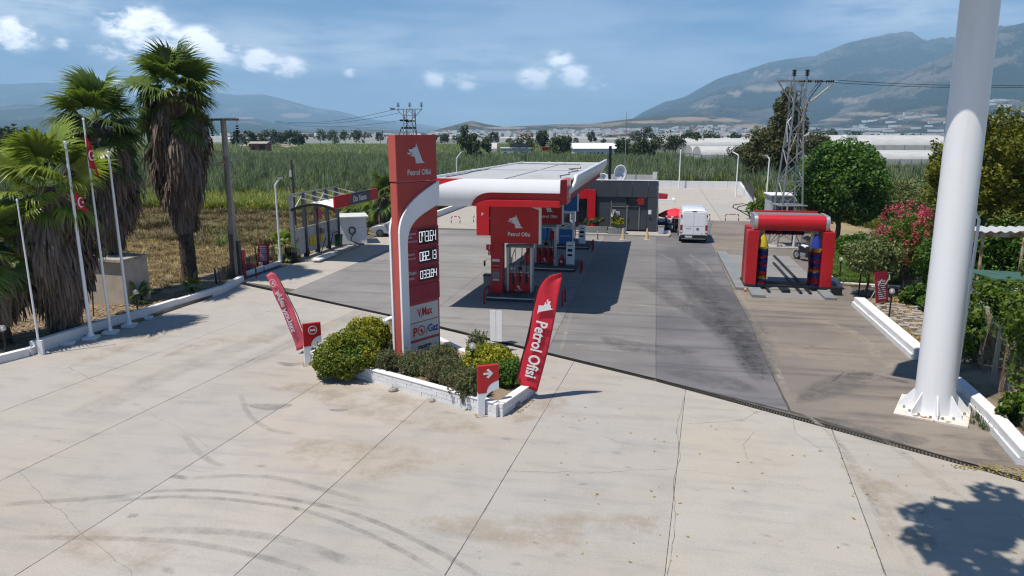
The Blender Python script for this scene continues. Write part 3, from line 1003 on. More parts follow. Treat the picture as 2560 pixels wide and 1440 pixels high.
# ------------------------------------------------------------------ drain channel with its grating
dr = thing('drain_channel', 'long rusty slotted drain grating crossing the concrete forecourt', 'drain', DRAIN[2] + (0,))
ox, oy = DRAIN[2]
rel = [(x - ox, y - oy) for x, y in DRAIN]
MB().ribbon(rel, .24, -.03).build('channel_bed', M['dirt'], dr)
fr = MB()
for s in (-1, 1):
    for (a, b_) in zip(rel[:-1], rel[1:]):
        dx, dy = b_[0] - a[0], b_[1] - a[1]
        l = math.hypot(dx, dy)
        nx, ny = -dy / l * .115 * s, dx / l * .115 * s
        fr.tube([(a[0] + nx, a[1] + ny, 0), (b_[0] + nx, b_[1] + ny, 0)], .013, 4)
fr.build('edge_rail', M['tyre_black'], dr)
bars = []
for (a, b_) in zip(rel[:-1], rel[1:]):
    l = math.hypot(b_[0] - a[0], b_[1] - a[1])
    an = math.atan2(b_[1] - a[1], b_[0] - a[0])
    for k in range(int(l / .085)):
        s = (k + .5) * .085 / l
        bars.append((a[0] + (b_[0] - a[0]) * s, a[1] + (b_[1] - a[1]) * s, an))
bars.sort(key=lambda q: (q[0] + ox) ** 2 + (q[1] + oy) ** 2)
bm_ = MB().bx(-.017, .017, -.11, .11, -.02, .004).mesh('grating_bar', M['tyre_black'])
for x, y, an in bars[:299]:
    link('grating_bar', bm_, dr, (x, y, 0), (0, 0, an + .25))
rest = MB()
for x, y, an in bars[299:]:
    rest.bx(x - .02, x + .02, y - .11, y + .11, -.02, .004, an + .25)
rest.build('grating_bars', M['tyre_black'], dr, kind='stuff')


# ------------------------------------------------------------------ kerbs and low walls
def kerb(name, label, pts, h, w, courses, bl, m='whitewash', cat='kerb', step=0.0, hb=.016, piece='kerb_block'):
    """blocks laid in courses along a line; every block its own part"""
    t = thing(name, label, cat, (*pts[0], 0))
    ch = h / courses
    cache = {}
    for (a, b_) in zip(pts[:-1], pts[1:]):
        l = math.hypot(b_[0] - a[0], b_[1] - a[1])
        an = math.atan2(b_[1] - a[1], b_[0] - a[0])
        n = max(1, round(l / bl))
        L_ = l / n
        for c in range(courses):
            ww = w + step * (courses - 1 - c)
            shift = (c % 2) * .5
            edges = [0.0] + [(k + (shift if 0 < k + shift else 0)) for k in range(0 if shift else 1, n)] + [n]
            edges = sorted(set(edges))
            for e0, e1 in zip(edges[:-1], edges[1:]):
                ln_ = (e1 - e0) * L_ - hb
                key = (round(ln_, 3), round(ww, 3))
                if key not in cache:
                    cache[key] = MB().bx(-ln_ / 2, ln_ / 2, -ww / 2, ww / 2, 0, ch - hb * .8).mesh(piece, M[m])
                mid = (e0 + e1) / 2 * L_
                o = link(piece, cache[key], t, (a[0] + math.cos(an) * mid - pts[0][0] + R.uniform(-1, 1) * .004, a[1] + math.sin(an) * mid - pts[0][1] + R.uniform(-1, 1) * .004, c * ch), (0, 0, an + R.uniform(-.008, .008)))
    core = MB()
    for (a, b_) in zip(pts[:-1], pts[1:]):
        l = math.hypot(b_[0] - a[0], b_[1] - a[1])
        an = math.atan2(b_[1] - a[1], b_[0] - a[0])
        cx, cy = (a[0] + b_[0]) / 2 - pts[0][0], (a[1] + b_[1]) / 2 - pts[0][1]
        core.bx(cx - l / 2 + .05, cx + l / 2 - .05, cy - w / 2 + .03, cy + w / 2 - .03, 0, h - .02, an)
    core.build('mortar_core', M[m], t)
    return t


# left: long whitewashed wall in plain segments
lk = [P(-60, 926), P(80, 890), P(93, 884), P(300, 818), P(450, 769), P(560, 734), P(612, 704)]
t = thing('white_kerb_wall', 'long low whitewashed kerb wall under the palms and flagpoles', 'kerb wall', (*lk[1], 0))
for i, (a, b_) in enumerate(zip(lk[:-1], lk[1:])):
    l = math.hypot(b_[0] - a[0], b_[1] - a[1])
    an = math.atan2(b_[1] - a[1], b_[0] - a[0])
    h = (.3, .3, .47, .44, .40, .34)[i]
    cx, cy = (a[0] + b_[0]) / 2 - lk[1][0] - .16, (a[1] + b_[1]) / 2 - lk[1][1]
    n = max(1, int(l / 2.2))
    for k in range(n):
        s0, s1 = -l / 2 + l * k / n, -l / 2 + l * (k + 1) / n - .008
        q = MB().bx(s0, s1, -.13, .13, -.02, h + R.uniform(-.012, .012)).build('wall_segment', M['whitewash'], t, bev=.015, loc=(cx, cy, 0), rot=(0, 0, an))
t2 = thing('white_kerb_wall', 'low broken white kerb beside the car wash shelter entrance', 'kerb wall', (*P(612, 690), 0))
q0 = P(612, 690)
for (x0, y0, x1, y1, h) in ((612, 690, 655, 676, .22), (658, 675, 700, 660, .2), (700, 655, 735, 640, .48)):
    a, b_ = P(x0, y0), P(x1, y1)
    l = math.hypot(b_[0] - a[0], b_[1] - a[1])
    an = math.atan2(b_[1] - a[1], b_[0] - a[0])
    MB().bx(-l / 2, l / 2 - .05, -.13, .13, -.02, h).build('wall_segment', M['whitewash'], t2, bev=.02, loc=((a[0] + b_[0]) / 2 - q0[0], (a[1] + b_[1]) / 2 - q0[1], 0), rot=(0, 0, an))
# right: two-course stepped block kerb
kerb('white_block_kerb', 'white stepped block kerb between the red board and the tall white mast', [P(2146, 764), P(2300, 900)], .42, .46, 2, .62, step=.16)
kerb('white_block_kerb', 'weedy white block kerb under the leafy tree at the right edge', [P(2330, 925), P(2400, 985), P(2480, 1062), P(2570, 1165)], .40, .36, 2, .62, step=.12)
kerb('white_block_kerb', 'short white block kerb beside the wash gantry and the lawn', [P(2058, 690), P(2098, 724)], .3, .3, 1, .6)
kerb('white_block_kerb', 'low white edging in front of the shaded lawn', [P(2100, 712), P(2255, 722)], .16, .2, 1, .9)
# far yard wall
t = thing('white_yard_wall', 'white wall round the far end of the back yard', 'wall', (.5, 109.2, 0))
for i in range(6):
    MB().bx(i * 2.05, i * 2.05 + 2.03, 0, .3, 0, 1.05).build('wall_panel', M['whitewash'], t)
for i in range(10):
    a = (12.4 - i * .14, 109 - i * 2.85)
    MB().bx(-.15, .15, -2.83, 0, 0, .95 - i * .045).build('wall_panel', M['whitewash'], t, loc=(a[0] - .5, a[1] - 109.2, 0))
MB().bx(-21.5, -1.2, 0, .3, 0, 1.0).build('wall_panel', M['whitewash'], t)
t = thing('white_yard_wall', 'thin white wall along the left edge of the back yard', 'wall', (-20.8, 60, 0))
for i in range(12):
    MB().bx(-.15, .15, i * 4, i * 4 + 3.97, 0, .55).build('wall_panel', M['whitewash'], t)
f = thing('mesh_fence', 'black mesh fence on the white yard wall behind the pylon', 'fence', (11.9, 99, 0))
for i in range(9):
    MB().tube([(.1 - i * .14, -i * 2.2, .6), (.1 - i * .14, -i * 2.2, 2.15)], .03, 6).build('fence_post', M['black'], f)
w_ = MB()
for k in range(190):
    y = -k * .095
    w_.bx(.09 + y * .064, .11 + y * .064, y - .02, y + .02, .9, 2.1)
for z in (.95, 1.5, 2.08):
    w_.tube([(.1, 0, z), (.1 - 8 * .14, -17.6, z)], .02, 4)
w_.build('fence_wires', M['black'], f, kind='stuff')

# ------------------------------------------------------------------ mountains and far plain
from mathutils import noise as mn


def hills(name, prof, Y0, Y1, seed, col, rock, amp=.30, rows=64, back=1.25, cell=.16, bare=(), cols=250):
    """prof: (pixel x, pixel y) skyline; slope from Y0 (foot) to Y1 (ridge) and down again behind"""
    xs = np.linspace(prof[0][0], prof[-1][0], cols)
    sk = np.interp(xs, [p[0] for p in prof], [p[1] for p in prof])
    hz = math.hypot(FPX, 720 - HOR)
    ts = np.concatenate([np.linspace(0, 1, rows), np.linspace(1.06, back, 5)])
    V = np.zeros((len(ts), len(xs), 3))
    rk = np.zeros((len(ts), len(xs)))
    ba = np.zeros((len(ts), len(xs)))
    c_ = Y1 * cell
    for i, tt in enumerate(ts):
        Y = Y0 + (Y1 - Y0) * tt
        X = (xs - 1280) / hz * Y
        ridge = (HOR - sk) / hz * Y1 + CAMH
        u = min(tt, 1.0)
        k_ = 4 * u * (1 - u)
        for n_, x in enumerate(X):
            p = Vector((x / c_ + seed, Y / c_, seed * 1.7))
            q = mn.ridged_multi_fractal(p, 1.0, 2.1, 7, 1.0, 2.0)
            f2 = mn.fractal(p * 5.0, .8, 2.2, 5)
            h = ridge[n_] * (u ** 1.2) if tt <= 1 else ridge[n_] * (1 - (tt - 1) / (back - 1) * .6)
            h *= 1 + amp * k_ * (q - 1.05) * .9
            h += ridge[n_] * (.012 * f2 * min(1, u * 4) + (.02 * (q - 1) if tt > .9 else 0))
            V[i, n_] = (x * math.cos(TH) - Y * math.sin(TH), x * math.sin(TH) + Y * math.cos(TH), max(h, 0) - (6 if tt == 0 else 0))
            rk[i, n_] = .5 + .55 * (q - 1.15) + .35 * f2
            py = HOR - (h - CAMH) / Y * hz
            for bx, by, rx, ry in bare:
                e = ((xs[n_] - bx) / rx) ** 2 + ((py - by) / ry) ** 2 + .5 * f2
                if e < 1: ba[i, n_] = max(ba[i, n_], min(1, (1 - e) * 2.5))
    nr, nc = len(ts), len(xs)
    a = np.arange(nr * nc).reshape(nr, nc)
    F_ = np.stack([a[:-1, :-1], a[:-1, 1:], a[1:, 1:], a[1:, :-1]], -1).reshape(-1, 4)
    m, t, b = newmat(name + '_scrub')
    ge = N(t, 'ShaderNodeNewGeometry')
    sc = 26.0 / Y1
    na = N(t, 'ShaderNodeTexNoise', i_Scale=sc, i_Detail=12.0, i_Roughness=.68)
    nb = N(t, 'ShaderNodeTexNoise', i_Scale=sc * 9, i_Detail=9.0, i_Roughness=.74)
    for q in (na, nb): L(t, ge.outputs['Position'], q.inputs['Vector'])
    at1 = N(t, 'ShaderNodeAttribute', attribute_name='rock')
    at2 = N(t, 'ShaderNodeAttribute', attribute_name='bare')
    c = MIX(t, RAMP(t, nb.outputs['Fac'], .40, .62), col, tuple(x * 2.0 for x in col))
    k = MTH(t, 'ADD', MTH(t, 'MULTIPLY', at1.outputs['Fac'], .45), MTH(t, 'ADD', MTH(t, 'MULTIPLY', na.outputs['Fac'], .35), MTH(t, 'MULTIPLY', nb.outputs['Fac'], .55)))
    c = MIX(t, RAMP(t, k, .68, .86), c, rock)
    c = MIX(t, at2.outputs['Fac'], c, (.40, .32, .24))
    L(t, c, b.inputs['Base Color'])
    b.inputs['Roughness'].default_value = 1
    b.inputs['Specular IOR Level'].default_value = 0
    bp = N(t, 'ShaderNodeBump', i_Strength=1.0, i_Distance=Y1 * .008)
    L(t, nb.outputs['Fac'], bp.inputs['Height'])
    L(t, bp.outputs[0], b.inputs['Normal'])
    me = npmesh(name, V.reshape(-1, 3), F_, m)
    for an, arr in (('rock', rk), ('bare', ba)):
        q = me.attributes.new(an, 'FLOAT', 'POINT')
        q.data.foreach_set('value', arr.astype(np.float32).ravel())
    me.polygons.foreach_set('use_smooth', [True] * len(me.polygons))
    st(link(name, me))
    return V


hills('mountain', [(1500, 332), (1560, 310), (1605, 282), (1660, 258), (1710, 246), (1790, 205), (1850, 188), (1930, 160), (2020, 150), (2100, 118), (2160, 108), (2235, 100), (2290, 114), (2330, 108), (2400, 108), (2520, 112), (2700, 120)], 3400, 8600, 3, (.014, .027, .013), (.17, .155, .135), .42, bare=((1905, 224, 58, 9), (1830, 236, 20, 5), (1935, 202, 36, 4), (2130, 252, 70, 5), (1905, 190, 40, 3), (1760, 268, 40, 4)))
VM = hills('mountain', [(1880, 334), (1960, 312), (2060, 280), (2150, 235), (2250, 190), (2330, 150), (2420, 100), (2490, 76), (2530, 70), (2600, 62), (2760, 40)], 2600, 5800, 8, (.018, .028, .014), (.23, .205, .175), .42, bare=((2090, 256, 70, 5), (2160, 286, 60, 5), (2260, 292, 50, 4), (2330, 300, 40, 4), (2080, 300, 50, 4)))
VF = hills('foothill', [(1060, 333), (1110, 320), (1150, 310), (1180, 303), (1215, 311), (1260, 318), (1300, 316), (1380, 312), (1480, 310), (1560, 300), (1650, 291), (1760, 287), (1840, 300), (1900, 310), (1990, 330)], 2300, 3500, 5, (.050, .055, .028), (.36, .27, .19), .3, bare=((1720, 298, 60, 6), (1620, 306, 50, 4), (1830, 300, 60, 6), (1880, 316, 60, 5), (1260, 320, 60, 3)))
hills('foothill', [(-140, 290), (60, 262), (180, 268), (300, 290), (430, 300), (540, 296), (620, 292), (700, 312), (780, 322), (860, 316), (940, 318), (1010, 326), (1080, 332)], 4000, 7800, 12, (.026, .036, .018), (.24, .21, .17), .35, bare=((745, 296, 30, 5), (700, 300, 26, 4), (620, 296, 30, 3)))
hills('mountain', [(-240, 200), (-100, 215), (0, 216), (60, 214), (120, 210), (170, 214), (260, 240), (340, 255), (440, 245), (545, 236), (600, 242), (660, 240), (720, 252), (790, 272), (850, 280), (930, 300), (1010, 316), (1090, 330)], 8500, 13500, 21, (.03, .042, .022), (.24, .21, .18), .4, back=1.2, bare=((740, 290, 40, 7), (560, 300, 40, 4)))
hills('mountain', [(700, 330), (840, 292), (900, 296), (990, 305), (1060, 312), (1120, 322), (1180, 332)], 10000, 15500, 33, (.03, .042, .022), (.22, .2, .18), .4, back=1.2)

# ------------------------------------------------------------------ emblem: animal head with tongue, and lettering
HEAD = [(490, 155), (508, 195), (560, 310), (600, 400), (625, 440), (668, 462), (478, 468), (475, 420), (465, 380), (445, 355), (390, 352), (372, 335), (415, 322), (412, 308), (395, 292), (350, 285), (335, 242), (410, 245), (420, 225), (438, 215), (468, 215), (485, 200)]
TONG = [(305, 290), (318, 298), (350, 293), (385, 298), (406, 308), (368, 314), (340, 328), (318, 318)]


def emblem(parent, m, x, z, size, y0, y1, name='emblem', mirror=1, ax='y', rot=0):
    """size: height; (x, z): lower left of the head's box"""
    k = size / 313
    b = MB()
    ca, sa = math.cos(rot), math.sin(rot)
    for q in (HEAD, TONG):
        pts = [((px - 305) * k * mirror, (468 - py) * k) for px, py in q]
        b.prism([(x + a * ca - c * sa, z + a * sa + c * ca) for a, c in pts], y0, y1, ax)
    return b.build(name, M[m], parent)


def curve(p0, p1, p2, p3, n=14):
    return [tuple((1 - t) ** 3 * p0[j] + 3 * t * (1 - t) ** 2 * p1[j] + 3 * t * t * (1 - t) * p2[j] + t ** 3 * p3[j] for j in (0, 1)) for t in [i / n for i in range(n + 1)]]


# ------------------------------------------------------------------ price totem
c0 = P(1009, 921)
tot = thing('price_totem', 'tall red and white fuel price totem rising from the shrub island', 'totem', c0, rad(61.4))
TW, TT, TZ = 1.80, .36, 7.96
MB().bx(0, TW, 0, TT, 0, 6.40).build('body', M['red_faded'], tot, bev=.012)
MB().bx(-.012, TW + .006, -.012, TT + .012, 6.44, TZ).build('head_panel', M['red_faded'], tot, bev=.01)
MB().bx(-.004, .10, .03, TT - .03, 0, 6.39).build('edge_strip', M['red_edge'], tot, loc=(-.006, 0, 0))
MB().bx(-.02, .06, .0, TT, 6.45, TZ - .01).build('edge_panel', M['red_edge'], tot, loc=(-.004, 0, 0))
outer = [(-.05, 0), (-.05, 4.55)] + curve((-.05, 4.75), (.0, 5.45), (.45, 5.85), (TW + .02, 6.40))
inner = [(TW + .02, 5.62)] + curve((TW, 5.60), (.82, 5.25), (.34, 5.10), (.29, 4.35)) + [(.28, 0)]
for nm, y0, y1 in (('white_swoosh', -.10, -.012), ('white_swoosh', TT + .012, TT + .10)):
    MB().prism(outer + inner, y0, y1).build(nm, M['gloss_white'], tot, bev=.006)
emblem(tot, 'logo', .46, 7.02, .66, -.05, -.014)
text('Petrol Ofisi', .27, M['logo'], tot, (.44, -.016, 6.64), ext=.008, bold=.003, sx=.86)
rows = [(4.86, 4.16), (4.15, 3.50), (3.49, 2.87), (2.86, 2.23)]
for i, (z1, z0) in enumerate(rows):
    MB().bx(.285, TW + .004, -.03, -.004, z0 + .012, z1 - .012).build('price_panel' if i < 3 else 'blank_panel', M['maroon'], tot, bev=.006)
SEG = {'0': 'abcdef', '1': 'bc', '2': 'abged', '3': 'abgcd', '4': 'fgbc', '6': 'afgedc', '7': 'abcf', '8': 'abcdefg'}


def digits(parent, s, x, z, h, y):
    """seven-segment figures, each lit figure its own part"""
    w, th, tv, gp = .134, .026, .022, .010
    for ch in s:
        b = MB()
        if ch == '.':
            b.bx(x - .004, x + .03, y - .006, y, z, z + .036)
            b.build('decimal_point', M['seg'], parent)
            x += .042
            continue
        for sg in SEG[ch]:
            if sg in 'agd':
                zz = {'a': h - th, 'g': h / 2 - th / 2, 'd': 0}[sg]
                b.bx(x + gp, x + w - gp, y - .006, y, z + zz, z + zz + th)
            else:
                xx = 0 if sg in 'fe' else w - tv
                zz = h / 2 + gp * .5 if sg in 'fb' else gp
                b.bx(x + xx, x + xx + tv, y - .006, y, z + zz, z + zz + h / 2 - gp * 1.5)
        b.build('price_digit', M['seg'], parent)
        x += w + .020


for (z1, z0), s, words in zip(rows, ('073.64', '082.13', '033.84'), ((('Kurşunsuz', .12), ('Benzin', .12), ('V/Max Kurşunsuz', .085)), (('Motorin', .13), ('V/Max Diesel', .09)), (('Otogaz', .17), ('PO/Gaz', .12)))):
    d = MB().bx(.84, TW - .12, -.042, -.031, z0 + .09, z1 - .07).build('price_display', M['lens'], tot)
    digits(d, s, .865, z0 + .175, (z1 - z0) - .33, -.0425)
    zz = z1 - .23
    for wd, sz in words:
        text(wd, sz, M['logo'], tot, (.31, -.032, zz), ext=.003, sx=.78)
        zz -= sz * 1.05
for z0, z1, mm in ((1.53, 2.15, 'offwhite'), (.90, 1.50, 'offwhite'), (.30, .80, 'offwhite')):
    MB().bx(.295, TW - .08, -.02, .0, z0, z1).build('brand_panel', M['offwhite'], tot, bev=.006)
text('V', .42, M['red'], tot, (.72, -.022, 1.70), ext=.004, bold=.012, sx=.62, shear=-.1)
text('/', .46, M['black'], tot, (.88, -.022, 1.66), ext=.004, bold=.004, sx=.5)
text('Max', .42, M['red'], tot, (.93, -.022, 1.72), ext=.004, bold=.012, sx=.66)
text('P', .42, M['red'], tot, (.47, -.022, 1.04), ext=.004, bold=.016, sx=.9)
ring = MB()
for k in range(20):
    a0, a1 = 2 * PI * k / 20, 2 * PI * (k + 1) / 20
    ring.prism([(.87 + math.cos(a) * r_, 1.19 + math.sin(a) * r_) for a, r_ in ((a0, .15), (a1, .15), (a1, .185), (a0, .185))], -.026, -.021)
ring.build('emblem_ring', M['red'], tot)
emblem(tot, 'red', .77, 1.09, .19, -.026, -.021)
MB().prism([(1.09, 1.02), (1.13, 1.03), (1.20, 1.34), (1.15, 1.24)], -.026, -.021).build('slash_mark', M['deepblue'], tot)
text('Gaz', .40, M['deepblue'], tot, (1.19, -.022, 1.06), ext=.004, bold=.012, sx=.78)
text('maxima', .26, M['black'], tot, (.66, -.022, .52), ext=.004, bold=.006, sx=.82, shear=.2)
MB().bx(.64, 1.52, -.024, -.021, .38, .46).build('caption_bar', M['timber'], tot)
text('MOTOR YAĞLARI', .075, M['offwhite'], tot, (.68, -.026, .393), ext=.002, sx=1.0)

# ------------------------------------------------------------------ canopy over the pumps
can = thing('fuel_canopy', 'white and red canopy with flat grey roof over the fuel pumps', 'canopy', (-7.4, 29.6, 0))
CX = -7.4


def cb(x0, x1, y0, y1, z0, z1): return MB().bx(x0 - CX, x1 - CX, y0 - 29.6, y1 - 29.6, z0, z1)


roofp = [(-10.7, 29.8), (-3.84, 29.8), (-3.84, 51.3), (-9.5, 51.3)]
rf = MB().prism([(x - CX, y - 29.6) for x, y in roofp], 5.84, 5.92, 'z').build('roof_deck', M['roofsheet'], can)
for (x0, y0, x1, y1) in ((-10.4, 31.5, -9.5, 50), (-6.9, 30.3, -6.3, 51), (-10.2, 49.3, -4.1, 49.3), (-10.6, 40.6, -4.0, 40.6)):
    MB().tube([(x0 - CX, y0 - 29.6, 5.93), (x1 - CX, y1 - 29.6, 5.93)], .035, 5).build('roof_seam', M['lightgrey'], can)
for pts in ([(-9.9, 33), (-9.7, 36), (-9.85, 38), (-9.6, 41)], [(-4.35, 33.5), (-4.6, 35), (-4.3, 36.5), (-4.55, 38.2), (-4.2, 40)], [(-9.4, 48.6), (-8.2, 48.9), (-6.5, 48.4), (-5, 48.7)], [(-4.3, 40.5), (-5.0, 42), (-4.4, 43), (-4.6, 45)]):
    MB().tube([(x - CX, y - 29.6, 5.95) for x, y in pts], .022, 5).build('roof_cable', M['black'], can)
MB().prism([(x - CX, y - 29.6) for x, y in roofp], 4.97, 5.01, 'z').build('soffit', M['lightgrey'], can)
for (x0, y0, x1, y1, z0, z1) in ((-10.7, 29.8, -9.5, 51.3, 4.97, 5.99), (-9.5, 51.3, -3.84, 51.3, 4.97, 5.97)):
    l = math.hypot(x1 - x0, y1 - y0)
    MB().bx(0, l, -.06, .06, z0, z1).build('side_fascia' if l > 10 else 'rear_fascia', M['gloss_white'], can, loc=(x0 - CX, y0 - 29.6, 0), rot=(0, 0, math.atan2(y1 - y0, x1 - x0)))
# front fascia: bulging white band that sweeps down to the left over recessed red
FX0, FX1, FZ0, FZ1 = -10.8, -3.86, 4.93, 6.10
MB().bx(FX0 - CX, FX1 - CX, .02, .18, FZ0, FZ1 - .01).build('front_fascia', M['red'], can)
MB().prism([(-7.62 - CX, FZ0 - .005)] + curve((-7.62 - CX, FZ0 - .005), (-7.5 - CX, FZ0 + .12), (-7.2 - CX, FZ0 + .28), (-6.8 - CX, FZ0 + .29), 8) + [(FX1 - CX, FZ0 + .29), (FX1 - CX, FZ0 - .005)], -.12, .018).build('lower_red_lip', M['red'], can, bev=.02)
nx = 46


def front_band():
    top, bot = [], []
    v, f = [], []
    for i in range(nx + 1):
        x = FX0 + (FX1 - FX0) * i / nx
        # lower edge: full height on the left, a rounded corner, then a straight band on the right
        xa, xb = -7.72, -6.75
        if x < xa: zb = FZ0 - .02
        else:
            q = min(1, (x - xa) / (xb - xa))
            zb = FZ0 - .02 + (FZ1 - .56 - FZ0 + .02) * math.sqrt(max(0, 1 - (1 - q) ** 2.2))
        ta = min(1, max(0, (x + 10.6) / 2.6))
        zt = FZ1 - .95 * (1 - ta) ** 1.5
        top.append(zt)
        bot.append(zb)
    rows_ = 9
    for i in range(nx + 1):
        x = FX0 + (FX1 - FX0) * i / nx
        for j in range(rows_ + 1):
            q = j / rows_
            z = bot[i] + (top[i] - bot[i]) * q
            kz = (z - FZ0) / (FZ1 - FZ0)
            yb = -.19 + .16 * max(0, .55 - kz) ** 2 / .30 + .15 * max(0, kz - .55) ** 1.5 / .30
            v.append((x - CX, yb, z))
    n2 = rows_ + 1
    for i in range(nx):
        for j in range(rows_):
            a = i * n2 + j
            f.append((a, a + n2, a + n2 + 1, a + 1))
    o = len(v)
    for i in range(nx + 1):
        x = FX0 + (FX1 - FX0) * i / nx
        v += [(x - CX, .019, bot[i]), (x - CX, .019, top[i])]
    for i in range(nx):
        a, b_ = o + 2 * i, o + 2 * i + 2
        f.append((i * n2, a, b_, (i + 1) * n2))
        f.append((i * n2 + rows_, (i + 1) * n2 + rows_, b_ + 1, a + 1))
    e = nx * n2
    f.append(tuple([e + j for j in range(n2)] + [o + 2 * nx + 1, o + 2 * nx]))
    return MB().add(v, f)


front_band().build('white_band', M['gloss_white'], can, smooth=True)
# right side: red return with emblem, then a broken outward leaning white band along the lane
MB().prism([(FX1 - CX + .0, .02), (FX1 - CX + .24, .30), (FX1 - CX + .22, 1.9), (FX1 - CX - .02, 1.9)], 5.02, 6.08, 'z').build('red_return', M['red'], can)
emblem(can, 'logowhite', .75, 5.28, .46, FX1 - CX + .23, FX1 - CX + .29, ax='x')
v, f = [], []
ys = np.linspace(2.0, 22.1, 40)
prof_n = 8
for i, y in enumerate(ys):
    cut = max(0.0, 1 - (y - 2.0) / 1.6)
    for j in range(prof_n + 1):
        q = j / prof_n
        z = 5.38 + .80 * q + .0 * cut
        x = .06 + .30 * math.sin(q * PI * .62)
        yy = y + cut * (.0 - 1.3 * (1 - q) ** 1.5)
        v.append((FX1 - CX + x, yy, z))
for i in range(len(ys) - 1):
    for j in range(prof_n):
        a = i * (prof_n + 1) + j
        f.append((a, a + prof_n + 1, a + prof_n + 2, a + 1))
o = MB().add(v, f).build('white_band', M['gloss_white'], can, smooth=True)
so = o.modifiers.new('thick', 'SOLIDIFY')
so.thickness = .12
so.offset = 1
for k in range(16):
    y0 = 2.0 + k * 1.2
    MB().bx(FX1 - CX + .0, FX1 - CX + .05, y0, y0 + 1.185, 4.97, 5.40).build('lower_panel', M['red_matt'], can, rot=(0, 0, 0))
# steel posts of the canopy in the pump islands
for y in (33.9, 42.0, 49.9):
    MB().bx(-7.55 - CX, -7.25 - CX, y - 29.6, y + .3 - 29.6, 0, 4.97).build('post', M['red'], can)


# ------------------------------------------------------------------ pump islands with hanging sign panels
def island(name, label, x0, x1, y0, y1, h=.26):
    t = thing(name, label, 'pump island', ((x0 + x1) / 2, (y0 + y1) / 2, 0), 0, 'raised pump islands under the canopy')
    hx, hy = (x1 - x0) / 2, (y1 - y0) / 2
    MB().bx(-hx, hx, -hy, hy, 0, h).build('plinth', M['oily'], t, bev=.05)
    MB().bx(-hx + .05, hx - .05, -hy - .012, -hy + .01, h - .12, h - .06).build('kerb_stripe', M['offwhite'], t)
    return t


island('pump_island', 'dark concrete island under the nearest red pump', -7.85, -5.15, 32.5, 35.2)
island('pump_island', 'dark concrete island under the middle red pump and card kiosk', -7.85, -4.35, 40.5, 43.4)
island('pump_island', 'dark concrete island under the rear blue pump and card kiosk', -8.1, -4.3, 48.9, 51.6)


def sign_panel(label, x0, x1, z0, z1, y, m, group):
    t = thing('hanging_sign', label, 'sign', ((x0 + x1) / 2, y, z0), 0, group)
    w, h = x1 - x0, z1 - z0
    MB().bx(-w / 2, w / 2, 0, .22, 0, h).build('panel', M[m], t, bev=.01)
    MB().bx(w / 2 + .002, w / 2 + .10, -.01, .23, -.01, h).build('white_edge', M['gloss_white'], t)
    sw = [(-w / 2, h)] + curve((-w / 2, h - .12), (-w / 6, h - .12), (w / 5, h - .25), (w / 2, h - .52), 12) + [(w / 2, h)]
    MB().prism(sw, -.014, .0).build('pale_sweep', M['lightgrey'] if m == 'blue' else M['logowhite'], t)
    return t, w, h


s1, w, h = sign_panel('front red panel with white animal head hung over the nearest pump', -7.70, -5.32, 2.80, 4.96, 33.0, 'red', 'sign panels hung under the canopy')
emblem(s1, 'logowhite', -.32, .74, .66, -.03, -.001)
text('Petrol Ofisi', .27, M['logowhite'], s1, (-.33, -.001, .36), ext=.012, bold=.006, sx=.88)
s2, w, h = sign_panel('second red panel half hidden behind the front one', -7.70, -5.70, 2.28, 4.30, 44.6, 'red', 'sign panels hung under the canopy')
emblem(s2, 'logowhite', -.36, .80, .72, -.03, -.001)
text('Petrol Ofisi', .28, M['logowhite'], s2, (-.48, -.001, .42), ext=.012, bold=.006, sx=.92)
s3, w, h = sign_panel('blue panel hung over the rear pump', -7.6, -5.50, 2.38, 4.30, 51.8, 'blue', 'sign panels hung under the canopy')
text('z', .5, M['logowhite'], s3, (.45, -.001, 1.0), ext=.012, bold=.008)
pc = thing('sign_column', 'red column beside the nearest pump carrying notices and hooks', 'column', (-7.42, 33.1, 0))
MB().bx(-.28, .30, -.06, .50, .26, 2.79).build('shaft', M['red'], pc, bev=.015)
MB().bx(-.19, .15, -.075, -.062, 1.42, 1.86).build('notice', M['red_matt'], pc)
MB().bx(-.20, .16, -.074, -.061, 1.86, 1.99).build('notice', M['notice'], pc)
for z in (1.66, 1.44):
    MB().bx(-.17, .13, -.080, -.076, z, z + .012).build('notice_line', M['notice'], pc)
MB().bx(-.19, .16, -.10, -.062, .92, 1.36).build('leaflet_holder', M['midgrey'], pc, bev=.01)
MB().bx(-.18, .15, -.107, -.101, .92, .98).build('paper_slip', M['notice'], pc)
MB().bx(-.50, -.20, -.10, -.04, 2.42, 2.70).build('number_tag', M['red'], pc)
MB().bx(-.42, -.27, -.04, -.02, 2.16, 2.44).build('number_tag', M['red'], pc)
text('1', .22, M['logowhite'], pc, (-.40, -.101, 2.48), ext=.004, bold=.006)
text('2', .22, M['logowhite'], pc, (-.41, -.041, 2.20), ext=.004, bold=.006)
MB().tube([(-.28, .1, 1.95), (-.5, .1, 1.94), (-.62, .1, 1.86)], .012, 5).build('mirror_arm', M['steel'], pc)
MB().bx(-.68, -.59, .06, .14, 1.58, 1.86).build('hand_mirror', M['black'], pc, bev=.02)
wb = thing('waste_bin', 'dark bin fixed behind the red notice column', 'bin', (-7.98, 33.9, .26))
MB().prism([(-.24, 0), (.24, 0), (.28, .72), (-.28, .72)], -.2, .2).build('bucket', M['midgrey'], wb, bev=.02)
MB().bx(-.30, .30, -.23, .23, .72, .78).build('lid', M['black'], wb, bev=.02)


